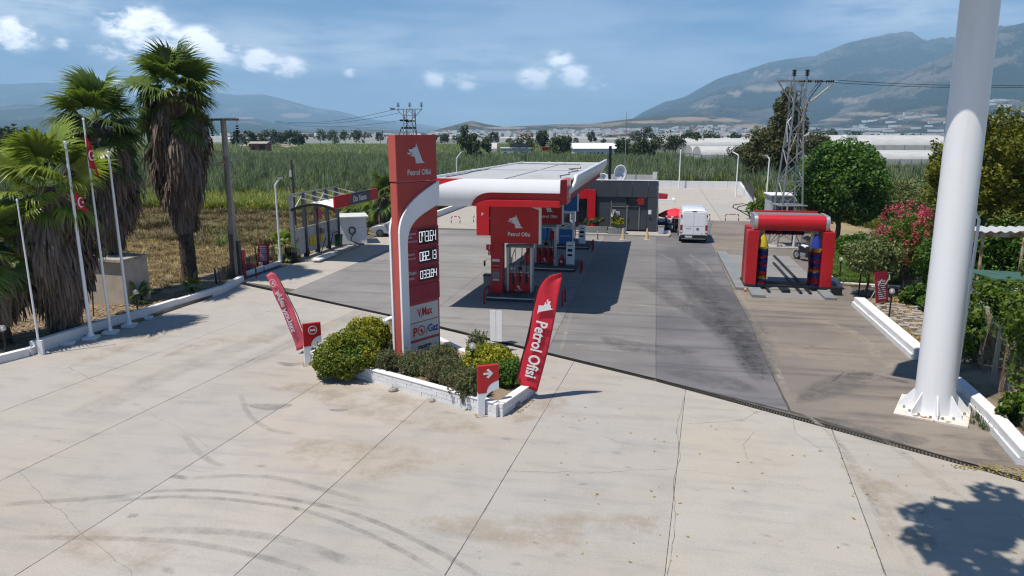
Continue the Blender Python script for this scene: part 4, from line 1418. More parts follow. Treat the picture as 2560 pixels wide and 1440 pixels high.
def pump(label, x, y, w=1.3, h=2.25, body='red', group='fuel pumps'):
    t = thing('fuel_pump', label, 'fuel pump', (x, y, .26), 0, group)
    hw, d = w / 2, .55
    alu = M['alu'] if body == 'red' else M['gloss_white']
    for s in (-1, 1):
        MB().bx(s * hw - (.12 if s > 0 else 0), s * hw + (0 if s > 0 else .12), 0, d, 0, h).build('side_frame', alu, t, bev=.015)
    MB().bx(-hw - .02, hw + .02, -.02, d + .02, h, h + .12).build('top_cap', M['midgrey'] if body == 'red' else M['gloss_white'], t, bev=.02)
    lo = .95 if body == 'red' else 1.05
    MB().bx(-hw + .125, hw - .125, .03, d - .03, .0, lo).build('lower_door', M[body], t, bev=.01)
    MB().bx(-hw + .125, hw - .125, .05, d - .05, lo + .004, lo + .42).build('display_head', M['midgrey'] if body == 'red' else M['offwhite'], t, bev=.01)
    if body == 'red':
        MB().bx(-hw + .2, -hw + .42, .04, .049, lo + .16, lo + .32).build('display', M['offwhite'], t)
        MB().bx(-.08, .14, .04, .049, lo + .18, lo + .34).build('display', M['lens'], t)
        for k in range(3):
            x_ = -hw + .33 + k * (w - .62) / 2
            MB().bx(x_ - .06, x_ + .10, .035, .048, lo + .03, lo + .09).build('grade_label', M['notice'], t)
            nz = MB().bx(x_ - .055, x_ + .055, -.06, .028, lo - .42, lo - .06)
            nz.tube([(x_, -.05, lo - .38), (x_ - .01, -.05, lo - .5), (x_ - .015, -.03, lo - .56)], [.03, .022, .014], 6)
            nz.build('nozzle', M['black'], t)
            MB().bx(x_ + .07, x_ + .11, .015, .028, lo - .14, lo - .04).build('hook_label', M['notice'], t)
            MB().tube([(x_, -.03, lo - .1), (x_ + .02, -.05, lo + .35), (x_ + (.1 if k == 1 else -.02), .0, lo + .9), (x_ + .1, .12, h - .05)], .018, 6).build('hose', M['rubber'], t)
        for k in range(2):
            x_ = -hw + .36 + k * .34
            MB().tube([(x_, .40, h - .05), (x_ + .02, .42, lo + .65)], .015, 5).build('hose', M['rubber'], t)
        MB().bx(.23, hw - .13, .1, .4, lo + .5, lo + 1.02).build('hose_cover', M['red'], t, bev=.01)
        emblem(t, 'logowhite', -.16, .17, .2, .022, .029)
        text('Petrol Ofisi', .09, M['logowhite'], t, (-.24, .029, .08), ext=.002, sx=.95)
        MB().tube([(-.3, -.06, lo - .45), (-.26, -.2, .1), (-.05, -.35, -.1), (.15, -.32, -.16), (.1, -.12, .1)], .016, 6).build('hose', M['rubber'], t)
    else:
        MB().bx(-hw + .2, hw - .3, .035, .049, lo + .12, lo + .36).build('display_plate', M['offwhite'], t)
        MB().bx(-hw + .3, -hw + .5, .03, .034, lo + .2, lo + .32).build('display', M['lens'], t)
        for x_, z_ in ((.0, .34), (.1, .17), (.22, .17)):
            MB().bx(x_, x_ + .09, .028, .034, lo + z_ - .02, lo + z_ + .03).build('button', M['lens'], t)
        MB().tube([(hw + .02, .2, lo + .2), (hw + .1, .15, lo - .2), (hw + .06, .1, lo - .8), (hw + .1, .1, lo - .2)], .03, 6).build('hose', M['rubber'], t)
    return t


pump('nearest red fuel pump with three black nozzles and aluminium frame', -6.36, 33.5)
pump('middle red fuel pump partly hidden behind the nearest one', -6.30, 41.6)
t = pump('white pump with blue door and white display head', -6.05, 49.6, 1.2, 2.2, 'blue')
text('#GüçOnda', .17, M['logowhite'], t, (-.38, .029, .52), ext=.003, sx=.9)
pump('second blue door pump behind the middle red pump', -7.45, 49.8, 1.0, 2.0, 'blue')


def kiosk(label, x, y, h=1.42):
    t = thing('card_kiosk', label, 'payment kiosk', (x, y, .26), 0, 'white card kiosks on the pump islands')
    MB().bx(-.24, .24, -.02, .36, 0, h).build('cabinet', M['gloss_white'], t, bev=.02)
    MB().bx(-.25, .25, -.04, -.022, 0, .1).build('plinth_strip', M['midgrey'], t)
    for z, hh in ((h - .22, .05), (h - .55, .16), (h - .82, .12)):
        MB().bx(-.15, .13, -.03, -.021, z, z + hh).build('screen', M['lens'], t)
    return t


kiosk('white card kiosk beside the fire extinguisher and middle pump', -4.72, 41.1)
kiosk('white card kiosk farther back beside the blue pump', -4.86, 49.4, 1.38)
fe = thing('fire_extinguisher', 'red wheeled extinguisher on the island beside the kiosk', 'fire extinguisher', (-5.22, 41.05, .26))
MB().lathe([(.0, 0), (.13, .0), (.15, .06), (.15, .45), (.09, .55), (.04, .6), (.04, .68), (0, .68)], n=12).build('cylinder', M['red_matt'], fe, smooth=True)
MB().tube([(.03, 0, .64), (.16, -.06, .55), (.17, -.08, .2)], .018, 6).build('hose', M['rubber'], fe)
MB().bx(-.07, .07, -.156, -.146, .22, .34).build('paper_label', M['notice'], fe)
bk = thing('bucket', 'pale plastic bucket between pump and extinguisher', 'bucket', (-5.55, 41.1, .26))
MB().lathe([(0, 0), (.15, 0), (.19, .42), (.2, .42), (.18, .40), (0, .38)], n=14).build('pail', M['lightgrey'], bk, smooth=True)
bk2 = thing('bucket', 'grey bucket beside the farther card kiosk', 'bucket', (-5.25, 49.4, .26))
MB().lathe([(0, 0), (.15, 0), (.19, .42), (.2, .42), (.18, .40), (0, .38)], n=14).build('pail', M['midgrey'], bk2, smooth=True)


def hoop(label, x, y, l=.95, h=.72, rz=PI / 2, m='red_matt', r=.045, group='tubular crash hoops', bands=False):
    t = thing('crash_hoop', label, 'hoop barrier', (x, y, 0), rz, group)
    pts = [(-l / 2, 0, 0)] + [(-l / 2, 0, h - .16)] + [(-l / 2 + .16 * (1 - math.cos(a)), 0, h - .16 + .16 * math.sin(a)) for a in (.5, 1.0, PI / 2)] + [(l / 2 - .16 * (1 - math.cos(a)), 0, h - .16 + .16 * math.sin(a)) for a in (PI / 2, 1.0, .5)] + [(l / 2, 0, h - .16), (l / 2, 0, 0)]
    MB().tube(pts, r, 8).build('tube', M[m], t, smooth=True)
    if bands:
        for x_ in (-l / 2, l / 2):
            MB().tube([(x_, 0, h * .45), (x_, 0, h * .65)], r + .004, 8).build('white_band', M['white'], t)
        for x_ in (-l / 2 + .22, l / 2 - .22):
            MB().tube([(x_ - .05, 0, h), (x_ + .05, 0, h)], r + .004, 8).build('white_band', M['white'], t)
    return t


hoop('red hoop at the left front corner of the nearest pump island', -7.75, 32.3, 1.0)
hoop('red hoop on the lane side of the nearest pump island', -4.0, 32.5, 1.0)
hoop('red hoop at the right end of the middle island', -3.98, 40.5, .9)
hoop('red hoop at the right end of the rear island', -4.0, 48.6, .9)
hoop('red hoop seen through the nearest pump frame', -8.3, 40.6, .9)
for lab, a, b_ in (('red and white hoop alone on the pale yard left of the pillar', P(1128, 558), P(1150, 558)), ('red and white hoop half hidden by the red pillar', P(1184, 556), P(1200, 556)),
                   ('red and white hoop right of the van on the yard edge', P(1813, 552), P(1846, 552)), ('red and white hoop just behind the van', P(1742, 552), P(1774, 552))):
    hoop(lab, (a[0] + b_[0]) / 2, (a[1] + b_[1]) / 2, math.hypot(a[0] - b_[0], a[1] - b_[1]), .62, math.atan2(b_[1] - a[1], b_[0] - a[0]), 'red_matt', .04, 'red and white yard hoops', True)


def bollard(label, p):
    t = thing('delineator_post', label, 'post', p, 0, 'red and white flexible posts')
    MB().lathe([(.0, 0), (.1, 0), (.1, .03), (.045, .05), (.04, .75), (0, .76)], n=10).build('post', M['red_matt'], t, smooth=True)
    for z in (.45, .6):
        MB().lathe([(.046, z), (.046, z + .07)], n=10).build('white_band', M['white'], t)


bollard('red and white flexible post in front of the grey planter', P(1494, 598))
bollard('red and white flexible post near the blue pump', P(1426, 597))
for lab, p, d in (('pale plastic cone before the planter box', P(1557, 599), 0), ('pale cone with brown dirt at the building corner', P(1617, 599), 1)):
    t = thing('traffic_cone', lab, 'cone', p, .4, 'faded cones by the shop wall')
    MB().bx(-.24, .24, -.24, .24, 0, .04).build('base', M['cone'], t, bev=.02)
    MB().lathe([(.17, .04), (.04, .86), (.03, .88), (0, .88)], n=14).build('body', M['cone'], t, smooth=True)
    if d: MB().lathe([(.150, .16), (.13, .26)], n=14).build('dirty_band', M['rust'], t)

# ------------------------------------------------------------------ shop building
bd = thing('shop_building', 'low anthracite station shop with flat roof and red portal', 'building', (-6.8, 58.4, 0))
BX = -6.8


def B(x0, x1, y0, y1, z0, z1): return MB().bx(x0 - BX, x1 - BX, y0 - 58.4, y1 - 58.4, z0, z1)


B(-13.4, .33, 58.6, 66.9, .12, 3.75).build('wall', M['grey'], bd)
B(-13.4, .33, 58.75, 66.8, 3.755, 3.80).build('roof', M['oily'], bd)
for i, (x0, x1) in enumerate(((-4.95, -2.9), (-2.89, -1.68), (-1.67, -.43), (-.42, .34))):
    z0 = 2.92 if i < 3 else 2.92
    B(x0, x1 - .012, 58.36, 58.58, z0, 4.24).build('fascia_panel', M['grey'], bd, bev=.006)
B(-13.4, -4.96, 58.36, 58.58, 2.92, 4.24).build('fascia_panel', M['grey'], bd)
B(-5.0, .36, 58.34, 58.62, 4.25, 4.31).build('parapet_cap', M['white'], bd)
B(.16, .34, 58.62, 66.9, 3.80, 4.26).build('parapet', M['grey'], bd)
B(-13.4, .34, 66.7, 66.9, 3.81, 4.26).build('parapet', M['offwhite'], bd)
for z0, z1 in ((.12, 1.1), (1.11, 2.91)):
    B(-.42, .34, 58.37, 58.58, z0, z1).build('corner_panel', M['grey'], bd, bev=.006)
for i, (x0, x1) in enumerate(((-4.55, -3.46), (-3.45, -2.13), (-1.05, -.44))):
    for z0, z1 in (((.45, 1.55), (1.56, 2.9)) if i == 0 else ((.45, 1.85), (1.86, 2.9)) if i == 1 else ((.25, 2.15), (2.16, 2.9))):
        B(x0, x1, 58.50, 58.59, z0, z1).build('wall_panel', M['grey'], bd, bev=.004)
B(-3.42, -2.2, 58.46, 58.50, 2.08, 2.14).build('panel_rail', M['midgrey'], bd)
B(-3.42, -3.34, 58.46, 58.50, .45, 2.6).build('panel_rail', M['midgrey'], bd)
dr_ = B(-2.02, -1.12, 58.50, 58.58, .2, 2.12).build('door', M['grey'], bd, bev=.006)
B(-1.98, -1.93, 58.42, 58.50, .95, 1.2).build('handle', M['black'], dr_)
for q in ((-2.12, -2.02, .2, 2.22), (-1.12, -1.03, .2, 2.22), (-2.02, -1.12, 2.122, 2.22)):
    B(q[0], q[1], 58.44, 58.58, q[2], q[3]).build('door_frame', M['midgrey'], bd)
for x0, z0 in ((-3.28, 1.62), (-3.31, 1.30), (-2.88, 1.36)):
    B(x0, x0 + (.3 if z0 != 1.36 else .22), 58.47, 58.498, z0, z0 + (.24 if z0 != 1.36 else .36)).build('paper_notice', M['lightgrey'], bd)
B(-.36, -.1, 58.35, 58.368, 1.55, 1.9).build('paper_notice', M['notice'], bd)
B(-.22, -.12, 58.33, 58.368, 1.1, 1.32).build('wall_phone', M['black'], bd)
ld = B(-1.98, -.43, 58.40, 58.48, 2.2, 2.915).build('led_sign', M['lens'], bd)
for k, (w0, w1) in enumerate(((.55, 1.15), (.5, 1.0), (.45, 1.05), (.55, 1.0), (.6, .95))):
    q = MB()
    x = -1.75 + w0
    while x < -1.75 + w1:
        l = R.uniform(.03, .09)
        q.bx(x - BX, x + l - BX, -.012, -.001, 2.84 - k * .125, 2.90 - k * .125)
        x += l + R.uniform(.02, .05)
    q.build('lit_text_row', M['led_red'], ld, loc=(0, 0, 0))
# red portal with glazed shop front
for x0, x1 in ((-5.33, -4.66),):
    B(x0, x1, 58.2, 58.55, .12, 3.5).build('portal_post', M['red'], bd, bev=.01)
MB().prism([(-6.6 - BX, 3.5), (-5.34 - BX, 3.5), (-5.34 - BX, 2.75), (-6.1 - BX, 2.75), (-6.6 - BX, 3.05)], -.19, .12).build('portal_beam', M['red'], bd)
B(-13.2, -6.62, 58.25, 58.5, 2.9, 3.5).build('portal_beam', M['red'], bd)
for k in range(6):
    B(-13.2 + k * 1.31, -13.2 + k * 1.31 + 1.24, 58.46, 58.52, .35, 2.85).build('shop_window', M['glass'], bd)
    B(-13.2 + k * 1.31 + 1.245, -13.2 + k * 1.31 + 1.305, 58.42, 58.54, .12, 2.88).build('mullion', M['black'], bd)
B(-13.2, -5.36, 58.44, 58.54, .12, .345).build('window_sill', M['midgrey'], bd)
B(-6.5, -6.1, 58.40, 58.45, 2.0, 2.14).build('open_sign', M['lightgrey'], bd)
gp = MB().tube([(.38 - BX, .1, .1), (.38 - BX, .1, 4.2)], .035, 6).build('downpipe', M['offwhite'], bd)
pl_ = thing('red_pillar', 'red pillar with painted letter at the left end of the shop', 'column', (-13.3, 54.4, 0))
MB().bx(-.55, .5, 0, .5, 0, 4.86).build('shaft', M['red'], pl_, bev=.015)
text('P', .3, M['logowhite'], pl_, (-.12, -.004, 1.6), ext=.004, bold=.008)
MB().bx(.51, 1.4, .3, .36, .2, 3.2).build('dark_glass', M['glass'], pl_)
MB().bx(.51, 1.4, .26, .30, 1.35, 1.45).build('rail', M['white'], pl_)
pv = MB().prism([(-14.0, 56.1), (1.35, 56.1), (1.5, 57.0), (1.5, 68), (.42, 68), (.42, 58.2), (-14.0, 58.2)], -.04, .13, 'z')
st(pv.build('pavement', M['pave']))
# roof gear
ds = thing('satellite_dish', 'large white dish standing on the shop roof edge', 'satellite dish', (-2.75, 59.6, 3.80), rad(20))
n_ = 20
v = [(0, .16, .95)]
for j in range(1, 6):
    for k in range(n_):
        a = 2 * PI * k / n_
        r_ = j / 5
        v.append((.56 * r_ * math.cos(a), .16 * (1 - r_ * r_), .95 + .72 * r_ * math.sin(a)))
f = [(0, 1 + k, 1 + (k + 1) % n_) for k in range(n_)]
for j in range(4):
    for k in range(n_):
        a, b_ = 1 + j * n_ + k, 1 + j * n_ + (k + 1) % n_
        f.append((a, a + n_, b_ + n_, b_))
rf_ = MB().add(v, f).build('reflector', M['white'], ds, smooth=True)
so = rf_.modifiers.new('thick', 'SOLIDIFY')
so.thickness = .03
MB().tube([(0, .2, 0), (0, .22, .9)], .04, 8).build('mast', M['steel'], ds)
MB().tube([(0, .02, .25), (0, -.5, .75)], .015, 5).build('feed_arm', M['steel'], ds)
MB().bx(-.1, .1, -.005, .15, 1.28, 1.32).build('dish_label', M['midgrey'], ds)
d2 = copy_tree(ds)
d2.location = (-4.2, 59.3, 3.75)
d2.scale = (.85, .85, .62)
d2.rotation_euler = (0, 0, rad(-10))
d2['label'] = 'smaller white dish partly behind the canopy edge on the shop roof'
for o in (ds, d2): o['group'] = 'satellite dishes on the shop roof'
ch = thing('chimney_pipe', 'tall black flue pipe rising behind the shop roof', 'pipe', at_dist(1527, 64))
MB().tube([(0, 0, 0), (0, 0, ZH(365, at_dist(1527, 64)))], .13, 10).build('flue', M['black'], ch, smooth=True)
am = thing('antenna_mast', 'thin grey antenna mast above the shop roof', 'antenna', at_dist(1565, 65))
zt = ZH(276, at_dist(1565, 65))
MB().tube([(0, 0, 0), (0, 0, zt * .62), (0, 0, zt * .9), (0, 0, zt)], [.045, .04, .03, .012], 6).build('mast', M['steel'], am)
MB().bx(-.09, .09, -.05, .05, 4.2, 4.6).build('bracket', M['midgrey'], am)
MB().tube([(0, 0, zt * .86), (0, 0, zt * .9)], .07, 6).build('clamp', M['steel'], am)
rv = thing('roof_vent', 'grey capped roof vent behind the canopy roof', 'vent', (*at_dist(1375, 64), 3.8))
zv = ZH(403, at_dist(1375, 64)) - 3.8
MB().lathe([(.2, 0), (.2, zv * .6), (.42, zv * .62), (.4, zv * .75), (.12, zv), (0, zv)], n=12).build('cowl', M['midgrey'], rv, smooth=True)
lt = thing('roof_cabinet', 'small white louvred cabinet at the shop roof corner', 'cabinet', (.02, 58.9, 4.31))
MB().prism([(-.17, 0), (.17, 0), (.22, .62), (-.14, .62)], -.1, .16).build('case', M['offwhite'], lt)
lv = thing('roof_ladder', 'grey slatted screen behind the canopy end', 'screen', (-4.45, 56.2, 4.3))
for k in range(6):
    MB().bx(-.35, .35, 0, .05, .2 + k * .2, .33 + k * .2).build('slat', M['lightgrey'], lv, rot=(0, 0, .1))
for x in (-.38, .38):
    MB().bx(x - .03, x + .03, -.02, .08, 0, 1.45).build('rail', M['lightgrey'], lv)


# planters along the shop front
def planter(label, x0, x1, y, h=.5, leaf='f_plane', hh=.7, n=900, flowers=None):
    t = thing('planter_box', label, 'planter', ((x0 + x1) / 2, y, .13), 0, 'grey planter boxes along the shop front')
    w = (x1 - x0) / 2
    MB().bx(-w, w, -.28, .28, 0, h).build('box', M['padgrey'], t, bev=.01)
    MB().bx(-w + .05, w - .05, -.23, .23, h, h + .02).build('soil', M['earth'], t)
    k = max(2, int((x1 - x0) / .5))
    for i in range(k):
        cx = -w + .3 + (2 * w - .6) * (i + .5) / k
        c = (cx, 0, h + hh * R.uniform(.3, .6))
        crown('plant', M[leaf], t, c, (.32, .3, hh * R.uniform(.4, .65)), n // k, 10, .07, .6, .5, .4)
    return t


planter('grey planter with leafy plants left of the hanging panel', -13.2, -11.2, 55.0, .55)
planter('long dark planter in the shade of the canopy', -5.7, -3.55, 57.0, .5, 'f_grey', .8)
planter('sunlit planter with yellow green flowering bushes near the door', -3.45, -2.02, 56.6, .5, 'f_yellow', .9, 1500)
t = thing('flowering_plant', 'tall white flowered plant in the sunlit planter', 'plant', (-2.95, 56.6, .63))
crown('foliage', M['f_grey'], t, (0, 0, .7), (.32, .3, .6), 500, 12, .07)
crown('blossom', M['logowhite'], t, (0, -.1, 1.0), (.34, .3, .35), 60, 10, .06)
bs = thing('board_stand', 'pale painted board on a short post beside the shop plants', 'sign', (-6.35, 56.8, .13))
MB().bx(-.25, .25, 0, .05, .85, 2.1).build('board', M['lightgrey'], bs)
MB().bx(-.12, .12, .0, .05, 0, .84).build('post', M['offwhite'], bs)
for k in range(5):
    MB().bx(-.16 + .04 * (k % 2), .02 + .04 * (k % 3), -.012, -.002, 1.05 + k * .19, 1.16 + k * .19).build('painted_mark', M['black'], bs)

# ------------------------------------------------------------------ shrub island with kerb, signs and flags
IA, IB, IC, ID = P(778, 908), P(1247, 1041), P(1325, 985), P(985, 812)
kerb('island_kerb', 'white brick kerb round the shrub island, lower than knee height', [IA, IB, IC, ID, IA], .40, .24, 3, .42, hb=.010, piece='kerb_brick')
soil = MB().prism([IA, IB, IC, ID], 0, .30, 'z').build('planting_bed', M['earth'])
st(soil)
cap = MB()
for a, b_ in ((IA, IB), (IB, IC)):
    l = math.hypot(b_[0] - a[0], b_[1] - a[1])
    an = math.atan2(b_[1] - a[1], b_[0] - a[0])
    mx, my = (a[0] + b_[0]) / 2 + math.sin(-an) * -.06, (a[1] + b_[1]) / 2
    cap.bx(mx - l / 2 + .1, mx + l / 2 - .1, my - .13, my + .13, .398, .43, an)
tag(cap.build('coping_strip', M['whitewash'], bev=.008), 'flat white coping strip on top of the shrub island kerb', 'coping')


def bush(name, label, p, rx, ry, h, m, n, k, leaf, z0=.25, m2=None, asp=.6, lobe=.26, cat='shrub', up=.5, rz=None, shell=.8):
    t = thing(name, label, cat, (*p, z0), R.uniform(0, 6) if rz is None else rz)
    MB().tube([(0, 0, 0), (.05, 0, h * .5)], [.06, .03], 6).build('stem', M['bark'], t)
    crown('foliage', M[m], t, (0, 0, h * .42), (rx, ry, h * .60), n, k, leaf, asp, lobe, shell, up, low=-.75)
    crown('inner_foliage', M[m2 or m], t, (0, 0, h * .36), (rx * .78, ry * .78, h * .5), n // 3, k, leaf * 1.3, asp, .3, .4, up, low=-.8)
    return t


pb = lambda x, y: P(x, y, .3)
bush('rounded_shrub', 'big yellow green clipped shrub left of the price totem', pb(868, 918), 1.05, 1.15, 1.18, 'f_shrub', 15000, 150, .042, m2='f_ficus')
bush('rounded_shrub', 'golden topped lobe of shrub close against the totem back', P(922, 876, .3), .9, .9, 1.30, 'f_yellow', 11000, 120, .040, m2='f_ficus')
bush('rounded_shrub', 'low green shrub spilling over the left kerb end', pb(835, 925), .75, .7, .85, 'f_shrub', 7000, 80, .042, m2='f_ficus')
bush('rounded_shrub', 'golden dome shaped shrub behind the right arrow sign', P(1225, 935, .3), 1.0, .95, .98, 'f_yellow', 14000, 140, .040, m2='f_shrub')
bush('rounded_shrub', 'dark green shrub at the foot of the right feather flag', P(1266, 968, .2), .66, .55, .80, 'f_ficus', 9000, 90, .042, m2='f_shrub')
for lab, x, y, rx, h, n in (('loose rosemary bush in front of the totem foot', 1045, 930, .75, .50, 5200), ('dusty rosemary bush in the middle of the island', 1115, 952, .8, .62, 5600), ('rosemary bush leaning over the kerb by the arrow sign', 1175, 985, .7, .75, 4200),
                            ('grey rosemary bush at the back edge of the island', 1105, 905, .7, .42, 4000), ('thin dark rosemary left of the totem foot', 965, 925, .5, .6, 2600), ('wispy grey shrub sticking up by the white board', 1195, 890, .45, .85, 1500)):
    t = thing('rosemary_bush', lab, 'shrub', (*P(x, y, .3), .28), R.uniform(0, 6), 'loose shrubs on the island')
    tm = MB()
    pts, dd = crown_pts((0, 0, h * .38), (rx, rx, h * .62), n // 8, 60, .3, .5, low=-.6)
    lf = []
    for p_ in pts:                                      # upright sprigs set with narrow leaves
        s_ = np.linspace(0, 1, 14)[:, None]
        d_ = np.array((R.uniform(-.4, .4), R.uniform(-.4, .4), 1.0)) * R.uniform(.12, .3)
        lf.append(p_ + s_ * d_ + rng.normal(size=(14, 3)) * .012)
    link('foliage', leaf_mesh('foliage', np.concatenate(lf), .042, M['f_lav'], .32, .3), t)
    fl = pts[rng.integers(0, len(pts), 5)] * np.array((1, 1, 1.15))
    link('blossom', leaf_mesh('blossom', np.repeat(fl, 4, 0) + rng.normal(size=(20, 3)) * .012, .028, M['lilac'], .8), t)


def arrow_sign(label, p, rz, mirror, mark):
    t = thing('guide_sign', label, 'sign', p, rz, 'small red and white guide signs of the island')
    w, h, d = .62, 1.52, .13
    MB().prism([(0, .78), (0, h), (w, h)] + [(w, 1.06)] + curve((w, 1.06), (.42, 1.02), (.26, .92), (.25, .70), 8) + [(.0, .70)], 0, d).build('red_head', M['red'], t, bev=.008)
    MB().prism([(w, 1.055)] + curve((w, 1.055), (.42, 1.015), (.262, .915), (.252, .70), 8)[1:] + [(0, .695), (0, 0), (.20, 0), (.20, .45)] + curve((.20, .45), (.22, .66), (.36, .74), (w, .80), 8), .004, d - .004).build('white_post', M['gloss_white'], t)
    MB().bx(-.07, .27, -.06, d + .06, 0, .02).build('base_plate', M['rust'], t)
    if mark == 'arrow':
        b = MB()
        b.prism([(.16, 1.255), (.40, 1.255), (.40, 1.315), (.16, 1.315)], -.008, 0)
        b.prism([(.45, 1.285), (.31, 1.43), (.25, 1.39), (.36, 1.285), (.25, 1.18), (.31, 1.14)], -.0085, 0)
        b.build('arrow', M['logowhite'], t)
    else:
        b = MB()
        for k in range(20):
            a0, a1 = 2 * PI * k / 20, 2 * PI * (k + 1) / 20
            b.prism([(.33 + math.cos(a) * r_, 1.27 + math.sin(a) * r_) for a, r_ in ((a0, .13), (a1, .13), (a1, .155), (a0, .155))], -.008, 0)
        b.bx(.235, .425, -.009, -.001, 1.235, 1.305)
        b.build('no_entry_mark', M['logowhite'], t)
    return t


arrow_sign('red and white arrow sign at the right kerb corner', P(1196, 1042), rad(28), 1, 'arrow')
arrow_sign('red and white no entry sign at the left end of the island', P(763, 915), rad(38), 1, 'bar')


def globe_lamp(label, p, h, z0=0.0, r=.12):
    t = thing('globe_lamp', label, 'garden lamp', (*p, z0), 0, 'black posts with glass globe lamps')
    MB().tube([(0, 0, 0), (0, 0, h)], .035, 8).build('post', M['black'], t)
    MB().lathe([(.07, h), (.08, h + .05), (.05, h + .08)], n=10).build('collar', M['black'], t)
    prof = [(r * math.sin(a), h + .06 + r - r * math.cos(a)) for a in np.linspace(.35, PI - .01, 10)]
    MB().lathe(prof, n=14).build('globe', M['globe'], t, smooth=True)
    MB().lathe([(.02, h + .08), (.045, h + .16), (.03, h + .22), (0, h + .23)], n=8).build('bulb', M['bulb'], t, smooth=True)
    return t


globe_lamp('globe lamp between the left shrubs and the totem', P(968, 880, .3), .95, .3)
globe_lamp('globe lamp in the golden dome shrub', P(1182, 950, .3), .95, .3)
globe_lamp('globe lamp behind the left kerb next to the palm seedling', P(346, 790), .92)
globe_lamp('globe lamp at the far left bottom edge of the picture', P(18, 895), .95)
globe_lamp('globe lamp by the red rules board on the left', P(650, 665), .95)
globe_lamp('globe lamp on the right kerb below the red board', P(2221, 805), 1.0, .2)
globe_lamp('globe lamp next to the thin tree before the gantry', P(2146, 738), 1.15)
globe_lamp('globe lamp by the lawn behind the gantry', P(2098, 700), 1.0)
tag(MB().tube([(*P(542, 715), -.02), (*P(541, 715), .95)], .05, 8).build('black_post', M['black']), 'short black lamp post without globe on the left verge', 'post')


# feather flags: a mast bent into a hook and a sail with wind folds
def feather(label, base, top, lean, wid, h0, h1, m, rz, side=1, words=None, ex=0.0):
    t = thing('feather_flag', label, 'flag', base, rz, 'feather flags of the island')
    nz, nxx = 34, 9
    v, f = [], []
    for i in range(nz + 1):
        q = i / nz
        z = h0 + (h1 - h0) * q
        xm = lean * q + .10 * lean * math.sin(q * PI)
        # the sail narrows into a rounded head towards the tip
        head = max(0.0, (q - .80) / .20)
        x0 = xm + wid * .93 * (1 - math.sqrt(max(0, 1 - head ** 2))) if side > 0 else xm
        x1 = xm + wid * (1 - .05 * q)
        for j in range(nxx + 1):
            s = j / nxx
            zz = z - (.25 * s * (1 - q) if side > 0 else .04 * s) - head * .22 * s * (1 if side > 0 else 0)
            v.append((x0 + (x1 - x0) * s, .022 * math.sin(s * 6 + q * 5) * (.3 + s) + .012 * math.sin(q * 17 + s * 9), zz))
    for i in range(nz):
        for j in range(nxx):
            a = i * (nxx + 1) + j
            f.append((a, a + 1, a + nxx + 2, a + nxx + 1))
    o = MB().add(v, f).build('sail', M[m], t, smooth=True)
    so = o.modifiers.new('thick', 'SOLIDIFY')
    so.thickness = .006
    mp_ = [(0, .0, 0), (0, 0, h0)] + [(lean * q + .10 * lean * math.sin(q * PI) + (wid * .93 * (1 - math.sqrt(max(0, 1 - max(0.0, (q - .80) / .20) ** 2))) if side > 0 else 0), 0, h0 + (h1 - h0) * q) for q in np.linspace(.1, .99, 20)]
    MB().tube(mp_, .018, 6).build('mast', M['black'], t)
    MB().bx(-.2, .2, -.2, .2, 0, .05).build('base_plate', M['black'], t)
    return t


p_ = P(1287, 996)
lean_a = math.atan2(.52, 3.3)
ff = feather('bright red feather flag with white animal head right of the island', p_, None, .74, .70, .52, 4.02, 'flagred', 0)
emblem(ff, 'logowhite', .78, 3.26, .45, -.062, -.05, rot=rad(-101))
text('Petrol Ofisi', .50, M['logowhite'], ff, (.68, -.052, 2.56), (PI / 2, rad(101), 0), ext=.006, bold=.010, sx=.79)
p2_ = P(757, 886)
fl = thing('feather_flag', 'faded red feather flag leaning left beside the no entry sign', 'flag', (p2_[0] - .12, p2_[1], 0), 0, 'feather flags of the island')
v, f = [], []
nz, nxx = 26, 6
for i in range(nz + 1):
    q = i / nz
    for j in range(nxx + 1):
        s = j / nxx
        hd = max(0, (q - .9) / .1)
        wv = .46 * (1 - .12 * q)
        x = -.02 - 1.02 * q ** 1.1 - .1 + wv * s
        z = .30 + 2.72 * q - .30 * (1 - s) * (1 - q) * .6 - hd * .10 * abs(s - .45) * 2 + .10 * s * q
        v.append((x, .035 * math.sin(s * 5 + q * 6) + .02 * math.sin(q * 15), z))
for i in range(nz):
    for j in range(nxx):
        a = i * (nxx + 1) + j
        f.append((a, a + 1, a + nxx + 2, a + nxx + 1))
o = MB().add(v, f).build('sail', M['pinkred'], fl, smooth=True)
o.modifiers.new('thick', 'SOLIDIFY').thickness = .006
MB().tube([(.28, .02, 0), (.30, .02, .5), (.0, .02, 1.5), (-.42, .02, 2.4), (-.72, .02, 2.98)], .018, 6).build('mast', M['black'], fl)
tx = text('Ayşen Akaryakıt', .30, M['logo'], fl, (-.60, -.075, 2.45), (PI / 2, rad(68), 0), ext=.003, bold=.004, sx=-.80)
tx.location = (-.62, -.075, 2.42)
tx.rotation_euler = (PI / 2, rad(71), 0)
tx.scale = (.80, -1, 1)
rg = MB()
for k in range(20):
    a0, a1 = 2 * PI * k / 20, 2 * PI * (k + 1) / 20
    rg.prism([(-.85 + math.cos(a) * r_, 2.68 + math.sin(a) * r_) for a, r_ in ((a0, .125), (a1, .125), (a1, .14), (a0, .14))], -.07, -.066)
rg.prism([(-.90, 2.60), (-.88, 2.58), (-.80, 2.76), (-.83, 2.77)], -.07, -.066)
rg.prism([(-.86, 2.70), (-.78, 2.60), (-.76, 2.62), (-.84, 2.72)], -.0695, -.066)
rg.build('round_mark', M['logo'], fl)
wbd = thing('white_board', 'pair of plain white boards on a thin pole behind the island', 'sign', (*P(1240, 880), 0), rad(-6))
zb, zt_ = .42, 1.60
